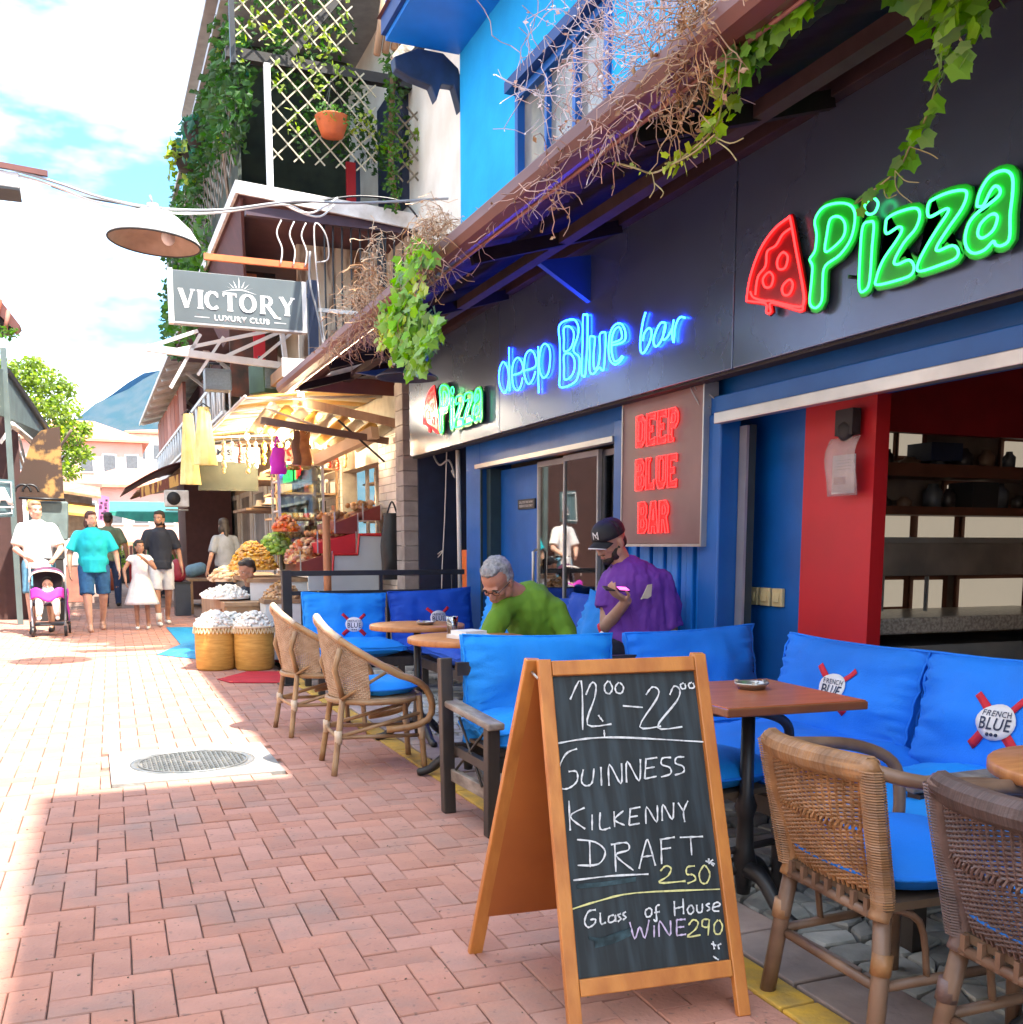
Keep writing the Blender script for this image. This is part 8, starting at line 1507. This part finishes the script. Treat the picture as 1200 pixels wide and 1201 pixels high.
for path in ([(1050, 200), (1062, 212), (1078, 214)], [(1050, 200), (1052, 222), (1070, 238)], [(1068, 172), (1090, 180), (1100, 186)], [(1036, 215), (1040, 232), (1052, 228)]): vine(t, [atX(x, y, 2.45)-P0 for x, y in path], .0016, m_vst)
leaf_vine('cluster of broad green leaves at the top right corner of the eave', [(1070, -30), (1090, 0), (1110, 20), (1128, 48), (1120, 30), (1140, 10)], 2.4, .068, m_vl, 5, .06)
leaf_vine('yellow-green leaf vine hanging from the gutter in front of the brown sheet', [(880, -10), (872, 40), (860, 80), (852, 110), (846, 125), (838, 150), (800, 185), (780, 192)], 2.0, .052, m_vly, 3, .03)
leaf_vine('green leaf vine beside the dry bush at the gutter', [(905, -20), (885, 20), (872, 60), (880, 70), (895, 30), (925, 5), (940, -10)], 2.02, .065, m_vl, 6, .05)
t, S, P0 = leaf_vine('thin yellow vine trailing along the gutter towards the window', [(720, 190), (745, 197), (765, 203), (790, 192), (815, 178), (838, 158)], 2.0, .018, m_vly, 1, .012)
for path in ([(765, 203), (768, 220), (762, 232)], [(768, 215), (778, 225), (775, 232)], [(838, 160), (856, 168), (872, 162)], [(840, 165), (855, 176), (864, 188)]): vine(t, [atX(x, y, 2.0)-P0 for x, y in path], .0022, m_vst)
# leafy clump over the gutter end
t = thing('vine', 'dense bright green leaf clump draped over the far end of the gutter', 'vine', tuple(atX(480, 400, 1.92))); P0 = V(t.location); s = MB()
for (px, py, r_, n_) in ((492, 292, 14, 26), (480, 312, 14, 30), (468, 335, 12, 26), (500, 300, 10, 18), (462, 378, 18, 44), (482, 372, 20, 50), (500, 385, 18, 46), (470, 400, 18, 44), (490, 405, 20, 50), (486, 425, 12, 24), (455, 365, 10, 18), (478, 352, 14, 30)):
    for _ in range(n_*2): a = rv.uniform(0, 6.3); q = rv.random()**.5*r_; broad_leaf(s, atX(px+cos(a)*q, py+sin(a)*q, 1.86+rv.uniform(-.1, .12))-P0, rv.uniform(.035, .075), (rv.uniform(-.5, .5), rv.uniform(-.6, .6), rv.uniform(-1, .3)), (-1, rv.uniform(-.9, .6), rv.uniform(-.2, 1)))
s.build('leaves', m_vl, t); s = MB()
for _ in range(70): px, py = rv.choice(((463, 380), (455, 392), (490, 330), (470, 410))); broad_leaf(s, atX(px+rv.uniform(-14, 14), py+rv.uniform(-14, 14), 1.80)-P0, rv.uniform(.03, .055), (rv.uniform(-.5, .5), rv.uniform(-.6, .6), -1), (-1, -.4, .5))
s.build('yellow_leaves', m_vly, t)
# dry tangles
def tangle(lab, blobs_, plane, m, seglen=.035, r=.0022, dens=1., leaves=None, up=0):
    c0 = atX(blobs_[0][0], blobs_[0][1], plane); t = thing('dry_vine', lab, 'vine', tuple(c0)); s = MB(); l_ = MB()
    for (px, py, rx, ry, n_) in blobs_:
        for _ in range(int(n_*dens)):
            a = rv.uniform(0, 6.3); q = rv.random()**.5; p = atX(px+cos(a)*q*rx, py+sin(a)*q*ry, plane+rv.uniform(-.12, .12))-c0; d = V((rv.uniform(-1, 1), rv.uniform(-1, 1), rv.uniform(-1+up, .6+up))).normalized(); P_ = [p]
            for k in range(rv.randint(3, 7)): d = (d+V((rv.uniform(-.8, .8), rv.uniform(-.8, .8), rv.uniform(-.9+up*.6, .5+up*.6)))).normalized(); P_.append(P_[-1]+d*seglen)
            s.tube(P_, r*rv.uniform(.5, 1), 3)
            if rv.random() < .75: 
                for k in range(2): leaf(l_, rv.choice(P_), rv.uniform(.012, .03), rv)
    s.build('twigs', m, t, kind='stuff'); l_.build('dry_leaves', leaves or m, t, kind='stuff'); return t
m_cream2 = mat('m_crtwig', (.66, .50, .34), .8, (.5, .34, .22), 20)
tangle('tan dry vine tangle heaped over the gutter end by the balcony', [(440, 380, 26, 18, 90), (425, 372, 25, 18, 60), (405, 395, 20, 12, 36), (460, 350, 18, 18, 36), (390, 405, 14, 10, 30), (500, 300, 20, 25, 70), (510, 270, 20, 18, 60), (430, 330, 22, 22, 70)], 1.9, m_dry, .04, .003)
tangle('pale golden dry stems hanging from the balcony edge', [(520, 260, 16, 16, 60), (505, 255, 22, 10, 40), (445, 300, 14, 40, 60), (425, 350, 20, 20, 70)], 2.0, m_cream2, .04, .0028)
tangle('dry reddish vine curls hanging along the middle of the gutter', [(520, 300, 12, 16, 12), (560, 270, 14, 10, 7), (600, 235, 18, 8, 9), (640, 200, 20, 18, 26), (648, 225, 8, 24, 12), (600, 228, 10, 8, 6), (670, 170, 18, 12, 20), (700, 150, 18, 12, 18), (735, 120, 24, 18, 34), (712, 150, 10, 24, 14)], 1.93, m_drypink, .035, .0026, leaves=m_dry)
tangle('pale pink flowering dry bush standing above the gutter before the blue wall', [(680, 120, 55, 45, 36), (730, 60, 60, 55, 60), (700, 20, 70, 40, 46), (640, 90, 40, 40, 14), (770, 90, 30, 35, 40), (760, 20, 50, 40, 50), (800, 30, 30, 50, 50)], 2.15, mat('m_pinktwig', (.62, .52, .52), .8, (.5, .38, .38), 20), .06, .0026, leaves=mat('m_pinkflower', (.78, .66, .64), .8), up=.4)
tangle('dense brown dry vine mass at the gutter right of the window', [(818, 25, 24, 35, 120), (800, 65, 18, 25, 60), (820, 90, 12, 18, 22), (790, 100, 14, 18, 22), (800, 130, 14, 14, 16), (832, 5, 16, 20, 50)], 1.95, m_dry, .032, .0026)
